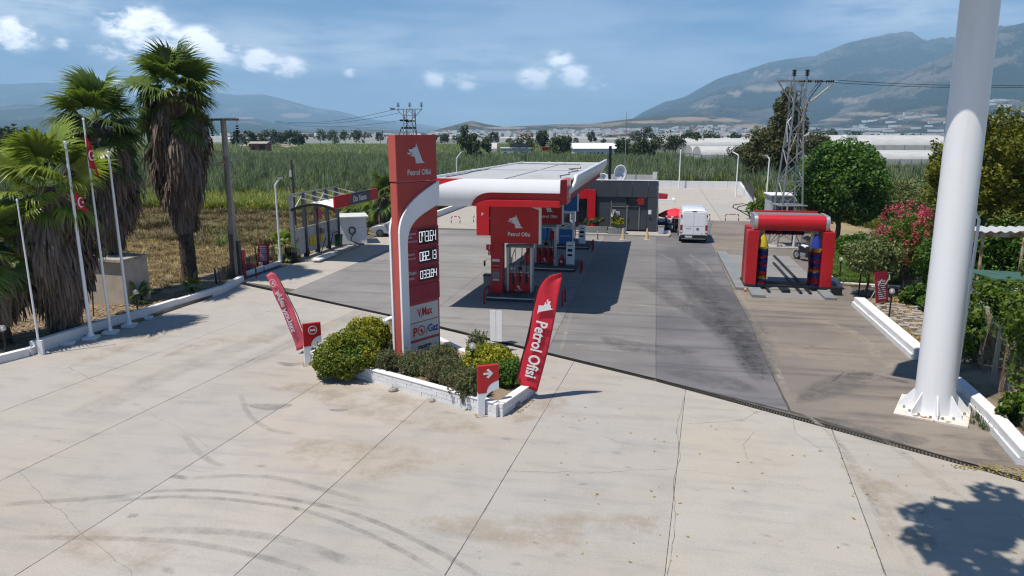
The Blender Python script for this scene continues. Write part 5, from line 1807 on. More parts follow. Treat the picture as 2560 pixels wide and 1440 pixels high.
for x0, x1 in ((-.235, -.008), (.008, .235)):
    MB().bx(x0, x1, 0, .03, zb, zt_).build('board', M['white'], wbd)
MB().tube([(0, .06, 0), (0, .05, zt_ + .05)], .03, 8).build('pole', M['steel'], wbd)
for lab, x, y, s in (('pale broken stone against the front of the island kerb', 984, 977, .14), ('small pale stone under the middle of the island kerb', 1080, 1003, .10), ('grey stone under the dark shrub at the island end', 1295, 1015, .13), ('brownish stone beside the right kerb corner', 1268, 1022, .09)):
    b = MB().lathe([(0, 0), (s, 0), (s * 1.15, s * .4), (s * .8, s * .95), (0, s * 1.05)], n=7)
    b.v = [(x_ * R.uniform(.8, 1.25), y_ * R.uniform(.8, 1.2), z_ * R.uniform(.85, 1.1)) for x_, y_, z_ in b.v]
    o = b.build('stone', M['stone'], loc=(*P(x, y), -.01))
    tag(o, lab, 'stone', 'loose stones round the island')
tag(MB().tube([(*P(925, 932), .42), (*P(960, 940), .46), (*P(1000, 935), .43), (*P(960, 928), .44), (*P(930, 925), .44)], .018, 6).build('garden_hose', M['rubber']), 'dark hose lying in loops on the island kerb', 'hose')

# ------------------------------------------------------------------ tall mast at the right with its sign (above the frame)
mp0 = P(2332, 1028)
ms = thing('sign_mast', 'huge white round steel mast on a rusty base plate', 'mast', mp0, rad(-24))
H_ = 12.3
MB().lathe([(.52, .06), (.50, 3), (.475, 7), (.455, H_), (0, H_)], n=40).build('shaft', M['mastwhite'], ms, smooth=True)
MB().bx(-.92, .92, -.92, .92, 0, .06).build('base_plate', mat('rust_spotted_white', (.62, .58, .52), .7, col2=(.34, .15, .06), thr=(.58, .72), sc=4), ms)
tilt = Matrix.Rotation(rad(-1.2), 3, Vector((-math.sin(TH), math.cos(TH), 0))) @ Matrix.Rotation(rad(-24), 3, 'Z')
ms.rotation_euler = tilt.to_euler()
for z in (3.05, 6.1, 9.15):
    MB().lathe([(.515 - z * .0057, z), (.518 - z * .0057, z + .012), (.515 - z * .0057, z + .024)], n=40).build('weld_seam', M['mastwhite'], ms, smooth=True)
gm = MB().prism([(.49, .06), (.90, .06), (.88, .20), (.52, .66), (.49, .66)], -.018, .018).mesh('gusset', M['gloss_white'])
for k in range(8):
    link('gusset', gm, ms, None, (0, 0, k * PI / 4 + .2))
for k in range(16):
    a = k * PI / 8
    MB().lathe([(.035, .06), (.035, .13), (0, .13)], (.78 * math.cos(a), .78 * math.sin(a), 0), 6).build('anchor_bolt', M['steel'], ms)
for k in range(5):
    MB().bx(-.3, .3, -.1, .1, 0, .004).build('sooty_rag' if 0 else 'rust_flake', M['rust'], ms, loc=(R.uniform(-.7, .7), -.75 + R.uniform(-.1, .1), .064), rot=(0, 0, R.uniform(0, 3))).scale = (.2, .5, 1)
sg = thing('mast_sign', 'big sign box on top of the white mast, only its lower edge in view', 'sign', (mp0[0] - .25, mp0[1] - .05, H_), rad(-24))
MB().bx(-3.3, -.16, -1.86, -.30, 0, 3.2).build('box', M['red_faded'], sg)
MB().bx(-3.28, -.18, -1.84, -.32, -.03, -.001).build('underside', M['midgrey'], sg)


# ------------------------------------------------------------------ poles
def lamp_post(label, p, h, head, r=.055, group='white lamp posts round the yard'):
    t = thing('lamp_post', label, 'lamp post', p, 0, group)
    MB().tube([(0, 0, 0), (0, 0, h)], [r * 1.2, r * .8], 8).build('pole', M['gloss_white'], t, smooth=True)
    hx, hy, hz_ = head
    MB().tube([(0, 0, h - .02), (hx * .45, hy * .45, h + hz_ * .5), (hx, hy, h + hz_)], r * .75, 6).build('arm', M['gloss_white'], t)
    MB().bx(-.07, .07, -.18, .18, -.04, .04).build('lantern', M['lightgrey'], t, loc=(hx * 1.15, hy * 1.1, h + hz_ * 1.1), rot=(0, 0, math.atan2(hy, hx) - PI / 2))
    return t


p_ = P(702, 660)
lamp_post('white lamp post with bent head beside the car wash shelter', p_, ZH(462, p_), (.25, .1, .35), .06)
p_ = at_dist(1140, 78)
lamp_post('white lamp post behind the left end of the canopy roof', p_, ZH(396, p_), (.55, .2, .7), .06)
p_ = P(1697, 471)
lamp_post('slim white lamp post standing on the far yard wall', p_, ZH(378, p_), (.1, .9, .2), .09)
p_ = P(1839, 492)
lamp_post('white lamp post at the corner of the black mesh fence', p_, ZH(388, p_), (-.7, .5, .4), .08)
p_ = P(1912, 546)
lamp_post('white lamp post left of the lattice pylon', p_, ZH(397, p_), (-.25, .1, .3), .075)
p_ = P(2383, 1000)
lamp_post('thin white lamp post right beside the big mast', p_, ZH(548, p_), (-.25, .1, .35), .05)
for lab, x, y in (('thin dark pole poking up behind the canopy roof', 1315, 385),):
    p_ = at_dist(x, 80)
    tag(MB().tube([(0, 0, 0), (0, 0, ZH(y, p_))], .06, 6).build('thin_pole', M['black'], loc=(*p_, 0)), lab, 'pole')

# flagpoles with plinths
def flagpole(label, p, ytop, r, plinth=True, flag=None):
    t = thing('flagpole', label, 'flagpole', p, 0, 'white flagpoles along the left kerb')
    h = ZH(ytop, p)
    MB().tube([(0, 0, .1), (0, 0, 1.2), (0, 0, h)], [r * 1.25, r * 1.1, r * .7], 10).build('pole', M['gloss_white'], t, smooth=True)
    MB().lathe([(r * .7, h), (r * 1.1, h + .04), (r * .9, h + .1), (0, h + .12)], n=8).build('finial', M['gloss_white'], t)
    if plinth:
        MB().bx(-.26, .26, -.24, .24, 0, .13).build('plinth', M['whitewash'], t, bev=.02, rot=(0, 0, .35))
        MB().lathe([(r * 2.2, .131), (r * 1.2, .32), (0, .32)], n=8).build('collar', M['gloss_white'], t)
    else:
        MB().bx(-.05, .17, -.04, .04, 0, .55).build('bracket', M['whitewash'], t)
    return t, h


def flag(label, p, z, w, h, rz, seed):
    t = thing('national_flag', label, 'flag', (*p, z), rz, 'red flags with crescent hanging from the poles')
    v, f = [], []
    nx_, nz_ = 10, 14
    for i in range(nz_ + 1):
        for j in range(nx_ + 1):
            s, q = j / nx_, i / nz_
            v.append((s * w * (.42 + .3 * q) + .02 * math.sin(q * 9), .07 * math.sin(s * 13 + q * 3 + seed) * s, -q * h * (1 - .12 * math.sin(s * 3)) - s * h * .30))
    for i in range(nz_):
        for j in range(nx_):
            a = i * (nx_ + 1) + j
            f.append((a, a + nx_ + 1, a + nx_ + 2, a + 1))
    o = MB().add(v, f).build('cloth', M['flagred'], t, smooth=True)
    o.modifiers.new('thick', 'SOLIDIFY').thickness = .006
    cr = MB()
    pts = [(math.cos(a) * .20, math.sin(a) * .20) for a in np.linspace(.6, 2 * PI - .6, 16)] + [(.05 + math.cos(a) * .16, math.sin(a) * .16) for a in np.linspace(2 * PI - .75, .75, 14)]
    cr.prism([(w * .27 + x * .55, -h * .5 - h * .12 + y) for x, y in pts], -.10, -.095)
    star = [(w * .27 + .12 * .55 + math.cos(k * PI / 5) * (.075 if k % 2 == 0 else .03) * .7, -h * .62 + math.sin(k * PI / 5) * (.075 if k % 2 == 0 else .03)) for k in range(10)]
    cr.prism(star, -.10, -.095)
    cr.build('crescent_and_star', M['logowhite'], t)
    return t


fps = []
for lab, x, y, yt, r, pl_s in (('thin white flagpole nearest the left picture edge', 101, 886, 505, .034, False), ('thick white flagpole left of the middle pair', 229, 848, 360, .062, True),
                               ('slender white flagpole with the crescent flag at its top', 277, 834, 302, .046, True), ('white flagpole right of the crescent flag', 324, 817, 385, .056, True)):
    fps.append((P(x, y), *flagpole(lab, P(x, y), yt, r, pl_s)))
flag('red crescent flag hanging slack near the top of the slender pole', (fps[2][0][0] + .04, fps[2][0][1] - .06), fps[2][2] - .5, .40, 1.3, 1.0, 0)
flag('red flag mostly hidden in the pale palm leaves', (fps[1][0][0] + .05, fps[1][0][1] + .08), ZH(478, fps[1][0]), .5, .7, 1.1, 2)
for lab, x, y in (('loose white concrete block right of the flagpoles', 368, 798), ('loose white concrete block left of the flagpoles', 170, 862)):
    b = MB().bx(-.22, .22, -.16, .16, 0, .13)
    b.bx(-.05, .05, -.2, -.16, 0, .12)
    tag(b.build('concrete_block', M['whitewash'], bev=.02, loc=(*P(x, y), 0), rot=(0, 0, .35)), lab, 'block', 'old flagpole footings')

# concrete utility pole with timber props and crossarm
p_ = P(592, 697)
up = thing('utility_pole', 'weathered concrete utility pole with crossarm and looped cables', 'utility pole', p_)
h = ZH(296, p_)
MB().tube([(0, 0, 0), (0, 0, h)], [.22, .14], 10).build('shaft', M['concrete_post'], up, smooth=True)
MB().bx(-.16, .12, -.30, -.19, 0, 2.55).build('timber_prop', M['timber'], up, rot=(0, rad(1.2), 0))
MB().bx(.14, .36, -.12, .1, 0, 2.15).build('timber_prop', M['timber'], up)
MB().bx(-.8, .92, -.06, .06, h - .12, h + .0).build('crossarm', M['rust'], up)
for x in (-.7, .80):
    MB().tube([(x, 0, h - .12), (x, 0, h - .35)], .015, 5).build('hanger', M['steel'], up)
    for k in range(5):
        MB().lathe([(.02, 0), (.09, .03), (.09, .05), (.02, .09)], (x, 0, h - .45 - k * .12), 8).build('insulator_disc', M['black'], up)
MB().tube([(.8, 0, h - 1.0), (1.05, 0, h - 1.3), (.9, 0, h - 1.9), (.4, .05, h - 2.3)], .03, 6).build('cable_tail', M['lightgrey'], up)
MB().bx(-.35, .45, -.2, -.13, h - 2.35, h - 2.29).build('bracket', M['steel'], up)
for k, rr_ in enumerate((.42, .5)):
    MB().tube([(-.5 + rr_ * math.cos(a) * (1 + .2 * k), -.2, h - 2.1 + rr_ * .8 * math.sin(a)) for a in np.linspace(-2.6, 2.2, 16)], .028, 5).build('cable_loop', M['cone'], up)
for dx in (.1, .16, .22):
    MB().tube([(dx, -.2, h - 2.0), (dx + .05, -.24, h - 3.4), (dx, -.24, h - 5.0), (dx + .06, -.3, .3)], .028, 5).build('down_cable', M['plaster'], up)
p_ = at_dist(722, 56)
op = thing('old_pole', 'dark timber pole standing in the field behind the wash shelter', 'pole', p_)
MB().tube([(0, 0, 0), (0, 0, ZH(400, p_))], [.16, .13], 8).build('shaft', M['timber'], op)
MB().bx(-.1, .1, -.2, -.13, ZH(442, p_), ZH(425, p_)).build('meter_box', M['lightgrey'], op)


# lattice pylons
def lattice(label, p, h, wb, wt, rz, arm, n=9, r=.045, group=None, steel='steel'):
    t = thing('lattice_pylon', label, 'pylon', p, rz, group)
    cs = [(-1, -1), (1, -1), (1, 1), (-1, 1)]
    wz = lambda z: (wb + (wt - wb) * min(1, z / (h * .8))) / 2
    for cx, cy in cs:
        MB().tube([(cx * wz(z), cy * wz(z), z) for z in (0, h * .4, h * .8, h)], r * 1.3, 4).build('leg', M[steel], t)
    zs = [h * (1 - (1 - i / n) ** 1.15) for i in range(n + 1)]
    for i in range(n):
        z0, z1 = zs[i], zs[i + 1]
        for k in range(4):
            a, b_ = cs[k], cs[(k + 1) % 4]
            s, e = ((a, b_) if (i + k) % 2 else (b_, a))
            MB().tube([(s[0] * wz(z0), s[1] * wz(z0), z0), (e[0] * wz(z1), e[1] * wz(z1), z1)], r * .7, 4).build('brace', M[steel], t)
        if i % 3 == 1:
            for k in range(4):
                a, b_ = cs[k], cs[(k + 1) % 4]
                MB().tube([(a[0] * wz(z0), a[1] * wz(z0), z0), (b_[0] * wz(z0), b_[1] * wz(z0), z0)], r * .8, 4).build('ring_bar', M[steel], t)
    MB().bx(-arm, arm, -.1, .1, h - .12, h).build('crossarm', M[steel], t)
    for s in (-1, 1):
        MB().tube([(s * wz(h), 0, h - 1.5), (s * arm * .95, 0, h - .1)], r, 4).build('arm_strut', M[steel], t)
    return t


def insulator(parent, x, y, z, h=.55, r=.13, tilt=None):
    b = MB().tube([(0, 0, -.15), (0, 0, h)], .03, 5)
    for k in range(4):
        b.lathe([(.04, 0), (r, .03), (r, .06), (.04, .11)], (0, 0, h * .25 + k * h * .2), 8)
    o = b.build('insulator', M['black'], parent, loc=(x, y, z))
    if tilt: o.rotation_euler = tilt
    return o


p_ = P(1962, 616)
hp = ZH(200, p_)
py = lattice('tall grey lattice pylon behind the wash gantry', p_, hp, 1.75, .75, rad(12), 1.5, 11, .05)
for x in (-.35, .55): insulator(py, x, 0, hp + .12, .55, .16)
for x in (.1, .9, 1.7): insulator(py, x, -.1 + x * .05, hp - .1, .75, .10, (0, rad(88), 0))
MB().tube([(2.4, 0, hp - .2), (1.6, 0, hp - .9), (.7, 0, hp - 1.6), (.3, 0, hp - 3.2), (-.2, .2, hp - 5)], .05, 5).build('cable', M['cone'], py)
MB().tube([(1.6, .1, hp - .2), (.9, .1, hp - 1.2), (.55, .1, hp - 2.6), (.5, .1, hp - 4.2)], .05, 5).build('cable', M['rust'], py)
MB().tube([(-.45, -.4, hp - 2.5), (-.75, -.4, hp - 2.9), (-.6, -.4, hp - 4.2)], .05, 5).build('cable', M['offwhite'], py)
MB().bx(-1.0, 1.0, -1.0, 1.0, 3.0, 3.06).build('platform', M['steel'], py)
MB().tube([(.2, -1.0, .0), (.25, -1.0, .9), (.2, -.8, 2.9)], .09, 8).build('conduit', M['offwhite'], py)
st(MB().bx(-1.5, 1.5, -1.3, 1.3, -.02, .1).build('pylon_footing', M['pave'], loc=(*p_, 0)))
p_ = at_dist(1025, 118)
h2 = ZH(272, p_)
p2 = lattice('distant lattice pylon rising behind the price totem', p_, h2, 2.6, 1.5, rad(0), 2.2, 8, .07)
for x in (-1.9, .1, 2.1): insulator(p2, x, 0, h2 + .1, .9, .3)
for x, z in ((-.9, -2.0), (-.7, -3.2), (.1, -2.1), (.3, -3.2)):
    MB().bx(x - .7, x + .7, -.25, .25, h2 + z, h2 + z + .3).build('switch_gear', M['black'], p2)
MB().tube([(-1.6, 0, h2 - 3.2), (-1.9, 0, h2 - 4.6)], .07, 5).build('cable', M['black'], p2)
insulator(p2, -2.3, 0, h2 - .1, 1.0, .2, (0, rad(-80), 0))


def wire(label, a, b_, sag, r=.02, n=20):
    a, b_ = Vector(a), Vector(b_)
    pts = [a.lerp(b_, i / n) - Vector((0, 0, sag * 4 * (i / n) * (1 - i / n))) for i in range(n + 1)]
    tag(MB().tube(pts, r, 4).build('power_line', M['black']), label, 'power line', 'overhead power lines')


q_ = at_dist(690, 160)
for i, (dz, lab) in enumerate(((0, 'uppermost wire running left from the distant pylon'), (-.5, 'middle wire running left from the distant pylon'), (-1.6, 'lowest wire running left from the distant pylon'))):
    wire(lab, (p_[0] - 2.6 + i, p_[1], h2 - .1 + dz), (q_[0], q_[1], ZH(303 + i * 2, q_)), 1.0, .035)
p_ = P(1962, 616)
e_ = at_dist(2700, 52)
for i, lab in enumerate(('upper wire from the pylon to the right edge', 'lower wire from the pylon to the right edge')):
    wire(lab, (p_[0] + 2.5, p_[1] + i * .8, hp - .05 - i * .1), (e_[0], e_[1], ZH(208 + i * 5, e_)), .25, .022)

# ------------------------------------------------------------------ car wash gantry
wx, wy = 7.05, 38.3
ga = thing('wash_gantry', 'red rollover car wash gantry with blue and red brushes', 'car wash', (wx, wy, .12))
ga.scale = (.96, 1, 1.13)
for s, nm in ((-1, 'left'), (1, 'right')):
    x0 = s * 1.93
    a, b_ = (x0 - .29, x0 + .29)
    MB().bx(a, b_, -.45, .35, .10, 2.62).build('red_cover', M['red'], ga, bev=.018)
    for x_ in (a + .16, b_ - .16):
        MB().bx(x_ - .006, x_ + .006, -.456, -.449, .12, 2.6).build('panel_seam', M['maroon'], ga)
    for z_ in (.55, 2.2):
        MB().bx(a + .02, b_ - .02, -.455, -.449, z_, z_ + .01).build('panel_seam', M['maroon'], ga)
    MB().bx(a + .1, b_ - .1, -.3, .25, 2.622, 2.64).build('cover_recess', M['maroon'], ga)
    MB().bx(x0 - s * .55 - .1, x0 - s * .55 + .1, .2, .9, .05, 3.0).build('inner_column', M['alu'], ga)
    MB().bx(a - .02, b_ + .02, -.55, 1.5, 0, .10).build('bogie', M['black'], ga, bev=.03)
    MB().bx(x0 - .25, x0 + .25, .55, 1.5, .1, 2.7).build('rear_cover', M['red_matt'], ga, bev=.04)
prof = [(.34 * math.cos(a) * .7 - .1, 2.955 + .335 * math.sin(a)) for a in np.linspace(PI * .5, PI * 1.5, 14)]
MB().prism([(.6, 3.29)] + prof + [(.6, 2.62)], -1.72, 1.72, 'x').build('top_cover', M['red'], ga, smooth=True)
for s in (-1, 1):
    e_p = [(.36 * math.cos(a) * .7 - .1, 2.955 + .36 * math.sin(a)) for a in np.linspace(PI * .5, PI * 1.5, 12)]
    MB().prism([(1.3, 3.33)] + e_p + [(1.3, 2.56)], s * 1.73, s * 1.92, 'x').build('end_cheek', M['alu'], ga, smooth=True)
MB().bx(-1.72, 1.72, .61, 1.9, 3.16, 3.28).build('roof_tray', M['midgrey'], ga)
MB().bx(-1.72, 1.72, 1.8, 1.95, 3.1, 3.36).build('rear_beam', M['red'], ga)
BC = {'r': mat('red_bristle', (.45, .02, .02), .9, var=.3, sc=30, bump=.5), 'b': mat('blue_bristle', (.02, .04, .30), .9, var=.3, sc=30, bump=.5), 'y': mat('yellow_bristle', (.55, .42, .03), .9, var=.3, sc=30, bump=.5)}


def bristles(parent, m, c, axis, r, l):
    """a ring of split foam strips"""
    n = 170
    v = []
    for i in range(n):
        a = R.uniform(0, 2 * PI)
        t0 = R.uniform(-l / 2, l / 2)
        d = Vector((math.cos(a), math.sin(a), 0))
        tn = Vector((-math.sin(a), math.cos(a), 0)) * .018
        rr_ = r * R.uniform(.82, 1.08)
        dz = R.uniform(-.07, .02)
        q = [d * .04 - tn + Vector((0, 0, t0 - .015)), d * .04 + tn + Vector((0, 0, t0 + .015)), d * rr_ + tn * 1.8 + Vector((0, 0, t0 + dz + .02)), d * rr_ - tn * 1.8 + Vector((0, 0, t0 + dz - .02))]
        if axis == 'x': q = [Vector((p.z, p.x, p.y)) for p in q]
        v += [tuple(p) for p in q]
    b = MB().add(v, [tuple(range(4 * i, 4 * i + 4)) for i in range(n)])
    b.build('bristle_ring', m, parent, loc=c)


for s, cap_ in ((-1, 'y'), (1, 'b')):
    x = s * 1.36
    br = thing('vertical_brush', None, None)
    br.parent = ga
    br.location = (x, -.10, 0)
    MB().tube([(0, 0, .1), (0, 0, 2.7)], .05, 8).build('spindle', M['steel'], br)
    MB().lathe([(.28, 1.86), (.24, 2.1), (.10, 2.42), (.05, 2.5), (0, 2.5)], n=12).build('fabric_hood', BC[cap_], br, smooth=True)
    seq = 'rbyrrbbrbbrbby' if s < 0 else 'brrbbyrbbrbbry'
    for k, ch in enumerate(seq):
        bristles(br, BC[ch], (0, 0, .22 + k * .122), 'z', .29, .13)
hb = thing('top_brush', None, None)
hb.parent = ga
hb.location = (-.15, 1.2, 2.55)
MB().tube([(-1.2, 0, 0), (1.2, 0, 0)], .05, 8).build('spindle', M['steel'], hb)
for k, ch in enumerate('rrbrbrrbbrbrrb'):
    bristles(hb, BC[ch], (-1.1 + k * .165, 0, 0), 'x', .27, .17)
for y in (-.42, .35, .62):
    MB().bx(-1.55, 1.55, y - .04, y + .04, .02, .10).build('floor_bar', M['black'], ga)
wp = thing('wash_bay', 'raised grey painted kerb and rails under the wash gantry', 'wash bay', (wx, wy, 0))
MB().bx(-2.6, -2.0, -.8, 11.0, 0, .14).build('kerb_slab', M['padgrey'], wp, bev=.02)
MB().bx(-2.0, -1.35, -2.5, -.62, 0, .14).build('kerb_slab', M['padgrey'], wp, bev=.02)
MB().bx(1.45, 2.0, -2.4, -.62, 0, .14).build('kerb_slab', M['padgrey'], wp, bev=.02)
MB().bx(1.95, 2.55, -.9, .4, 0, .16).build('kerb_slab', M['padgrey'], wp, bev=.02)
MB().bx(2.0, 2.5, -1.25, -.95, 0, .42).build('pit_box', M['black'], wp, bev=.02)
for x, y1 in ((-2.15, 9.5), (-1.0, 9.8), (.55, 7.5), (1.0, 10.2)):
    MB().bx(x - .065, x + .065, -1.3, y1, 0, .10).build('rail', M['rust'] if x < -2 else M['black'], wp)
MB().bx(-.35, .05, -1.15, .5, .0, .16).build('rail_end', M['black'], wp)
st(MB().bx(-1.98, 2.0, -2.4, 10.5, 0, .006).build('wash_floor', M['slab_mid'], loc=(wx, wy, 0)))

# ------------------------------------------------------------------ white van
vx0, vx1 = 2.02, 4.10
vn = thing('delivery_van', 'white panel van seen from behind on the dark lane', 'van', ((vx0 + vx1) / 2, 53.5, 0))
secs = []                                               # (y, half width, floor, roof)
for y, hw, z0, z1, tp in ((0, .98, .52, 2.42, .80), (.10, 1.0, .50, 2.50, .80), (1.2, 1.02, .45, 2.54, .81), (3.6, 1.02, .45, 2.54, .81), (4.2, 1.0, .45, 2.38, .80), (4.75, .98, .45, 1.55, .86), (5.35, .92, .45, 1.22, .86), (5.5, .85, .5, .95, .9)):
    ring_ = []
    H2 = z1 - z0
    for (fx, fz) in ((1, 0), (1.0, .15), (1.0, .45), (.985, .60), (.93, .82), (tp + .08, .93), (tp - .05, .985), (.45, 1.0)):
        ring_.append((hw * fx, z0 + H2 * fz))
    secs.append((y, ring_ + [(-x, z) for x, z in ring_[::-1]]))
v, f = [], []
k = len(secs[0][1])
for y, rg_ in secs:
    v += [(x, y, z) for x, z in rg_]
for i in range(len(secs) - 1):
    for j in range(k):
        a, b_ = i * k + j, i * k + (j + 1) % k
        f.append((a, a + k, b_ + k, b_))
f += [tuple(range(k)), tuple(reversed(range((len(secs) - 1) * k, len(secs) * k)))]
MB().add(v, f).build('body', M['van_white'], vn, smooth=True, bev=.03)
for s in (-1, 1):
    x0, x1 = sorted((s * .008, s * .88))
    dd_ = MB().prism([(s * .008, .62), (s * .88, .62), (s * .88, 1.45), (s * .80, 2.22), (s * .70, 2.30), (s * .008, 2.30)], -.025, .01).build('rear_door', M['van_white'], vn, bev=.02)
    MB().prism([(s * .03, 1.28), (s * .68, 1.28), (s * .78, 1.42), (s * .72, 2.12), (s * .03, 2.12)], -.034, -.026).build('window_blank', M['gloss_white'], dd_, bev=.012)
    MB().bx(s * .90 - .09, s * .90 + .09, -.035, .06, .74, 1.36).build('tail_lamp', M['tail'], vn, bev=.02)
    MB().bx(s * .90 - .07, s * .90 + .07, -.042, -.036, .80, .95).build('reversing_lens', M['notice'], vn)
    MB().bx(s * .93 - .04, s * .93 + .04, -.05, .02, 1.95, 2.1).build('hinge', M['black'], vn)
    MB().bx(s * 1.06 - .06, s * 1.06 + .10 * s + .06, 4.0, 4.15, 1.25, 1.6).build('wing_mirror', M['black'], vn, bev=.03)
    MB().bx(s * 1.015 - .01, s * 1.015 + .012, .6, 4.9, .62, .72).build('side_moulding', M['black'], vn)
    for y in (.95, 4.45):
        wh = MB().tube([(s * .80, y, .34), (s * 1.0, y, .34)], .34, 20).build('wheel', M['rubber'], vn)
        MB().tube([(s * .99, y, .34), (s * 1.008, y, .34)], .21, 16).build('rim', M['lightgrey'], wh)
MB().bx(-.98, .98, -.10, .12, .36, .60).build('bumper', M['black'], vn, bev=.04)
MB().bx(-.90, .90, -.13, .05, .30, .36).build('step', M['midgrey'], vn, bev=.01)
MB().bx(-.62, -.10, -.112, -.101, .43, .55).build('number_plate', M['notice'], vn)
MB().lathe([(.0, 0), (.1, 0), (.1, .02), (0, .02)], n=16).build('maker_badge', M['black'], vn, loc=(.27, -.03, 1.08), rot=(PI / 2, 0, 0)).scale = (1, .55, 1)
MB().bx(-.56, -.2, -.03, -.026, 1.06, 1.10).build('model_script', M['midgrey'], vn)
MB().bx(.5, .66, -.03, -.026, .70, .74).build('model_script', M['midgrey'], vn)
MB().bx(-.17, .17, -.03, .02, 2.36, 2.40).build('brake_light', M['lens'], vn)
MB().bx(-.85, .85, .2, 5.0, .2, .46).build('underbody', M['black'], vn)

# red parasol, chair, barbecue table, blue mat, bin beside the van
p_ = (1.85, 60.2)
pa = thing('parasol', 'red sun parasol partly hidden behind the white van', 'parasol', p_)
hpz = ZH(520, p_)
MB().tube([(0, 0, 0), (0, 0, hpz)], .03, 8).build('pole', M['white'], pa)
v, f = [(0, 0, hpz)], []
for j, (r_, dz) in enumerate(((.7, -.18), (1.35, -.52), (1.36, -.72))):
    for k in range(16):
        a = 2 * PI * k / 16
        q = r_ * (1 if k % 2 == 0 else .94)
        v.append((q * math.cos(a), q * math.sin(a), hpz + dz))
f = [(0, 1 + k, 1 + (k + 1) % 16) for k in range(16)]
for j in range(2):
    for k in range(16):
        a, b_ = 1 + j * 16 + k, 1 + j * 16 + (k + 1) % 16
        f.append((a, a + 16, b_ + 16, b_))
cn = MB().add(v, f).build('canopy', M['flagred'], pa)
cn.modifiers.new('thick', 'SOLIDIFY').thickness = .01
MB().lathe([(0, 0), (.28, 0), (.28, .1), (0, .1)], n=12).build('base', M['pave'], pa)
for k in (9, 10, 11):
    a = 2 * PI * (k + .5) / 16
    MB().bx(-.1, .1, -.01, .0, 0, .12).build('printed_mark', M['logowhite'], pa, loc=(1.29 * math.cos(a), 1.29 * math.sin(a), hpz - .66), rot=(0, 0, a + PI / 2))
chx = thing('terrace_chair', 'black plastic armchair beside the white van', 'chair', (*P(1668, 579), .0), rad(35))
MB().bx(-.24, .24, -.24, .24, .40, .44).build('seat', M['black'], chx, bev=.02)
MB().bx(-.24, .24, .20, .25, .46, .86).build('backrest', M['black'], chx, bev=.02, rot=(rad(-8), 0, 0))
for s in (-1, 1):
    MB().tube([(s * .25, -.22, .64), (s * .26, .22, .66)], .022, 6).build('armrest', M['black'], chx)
    for y in (-.22, .22):
        MB().tube([(s * .24, y, .0), (s * .24, y * .95, .64 if y < 0 else .44)], .02, 6).build('leg', M['black'], chx)
gt = thing('small_table', 'dark round table stand under the red parasol', 'table', (1.75, 59.2, 0))
MB().lathe([(0, .70), (.42, .70), (.42, .74), (0, .74)], n=16).build('table_top', M['black'], gt)
MB().tube([(0, 0, 0), (0, 0, .7)], .05, 8).build('column', M['black'], gt)
MB().lathe([(0, 0), (.28, 0), (.28, .03), (0, .04)], n=12).build('foot', M['black'], gt)
mb2 = thing('parked_moped', 'dark moped under the parasol left of the van', 'moped', (1.55, 61.4, 0), rad(70))
for y in (-.55, .55):
    MB().tube([(-.05, y, .27), (.05, y, .27)], .27, 16).build('wheel', M['rubber'], mb2)
MB().prism([(-.55, .3), (.35, .32), (.5, .95), (.38, .95), (.2, .5), (-.1, .52), (-.2, .8), (-.75, .82), (-.7, .55)], -.13, .13, 'x').build('body', M['midgrey'], mb2, bev=.03)
MB().bx(-.14, .14, -.72, -.12, .80, .9).build('seat', M['black'], mb2, bev=.03)
MB().tube([(-.32, .42, 1.05), (0, .45, 1.0), (.32, .42, 1.05)], .02, 6).build('handlebar', M['black'], mb2)
bm2 = thing('litter_bin', 'pale blue open bin against the building corner', 'bin', (.72, 57.2, .13))
MB().prism([(-.2, 0), (.2, 0), (.26, .62), (-.26, .62)], -.18, .18).build('body', M['lightgrey'], bm2, bev=.02)
MB().bx(-.27, .27, -.2, .2, .60, .66).build('rim', M['padgrey'], bm2)
tag(MB().bx(-.42, .42, -1.6, 1.6, 0, .02).build('blue_mat', mat('blue_mat', (.045, .085, .20), .85, var=.3), loc=(.92, 59.2, .132)), 'blue mat on the pavement beside the shop corner', 'mat')
bt = thing('water_container', 'blue crate standing on the mat by the shop corner', 'crate', (.75, 60.6, .155))
MB().bx(-.3, .3, -.25, .25, 0, .5).build('box', M['deepblue'], bt, bev=.02)
MB().bx(-.32, .42, -.27, .27, .5, .56).build('lid', M['deepblue'], bt, rot=(0, rad(8), 0))
p_ = P(1650, 503)
rc = thing('red_case', 'red metal case on a small white kerbed island in the back yard', 'case', (*p_, .0))
MB().bx(-.9, .8, -.5, .6, .16, .95).build('case_body', M['red_matt'], rc, bev=.04, rot=(0, rad(6), 0))
MB().bx(-2.2, 1.4, -1.2, -.9, 0, .35).build('white_kerb', M['whitewash'], rc)
MB().bx(1.4, 1.7, -1.2, 1.0, 0, .35).build('white_kerb', M['whitewash'], rc)
MB().bx(-2.2, 1.4, -.9, 1.0, 0, .15).build('pad', M['pave'], rc)
hs = [P(*q) for q in ((1885, 548), (1850, 528), (1832, 519), (1834, 513), (1856, 510), (1870, 512), (1845, 518), (1842, 524), (1862, 530), (1890, 530))]
tag(MB().tube([(*q, .03) for q in hs], .05, 5).build('yard_hose', M['rubber']), 'black hose lying in a loop on the back yard', 'hose')

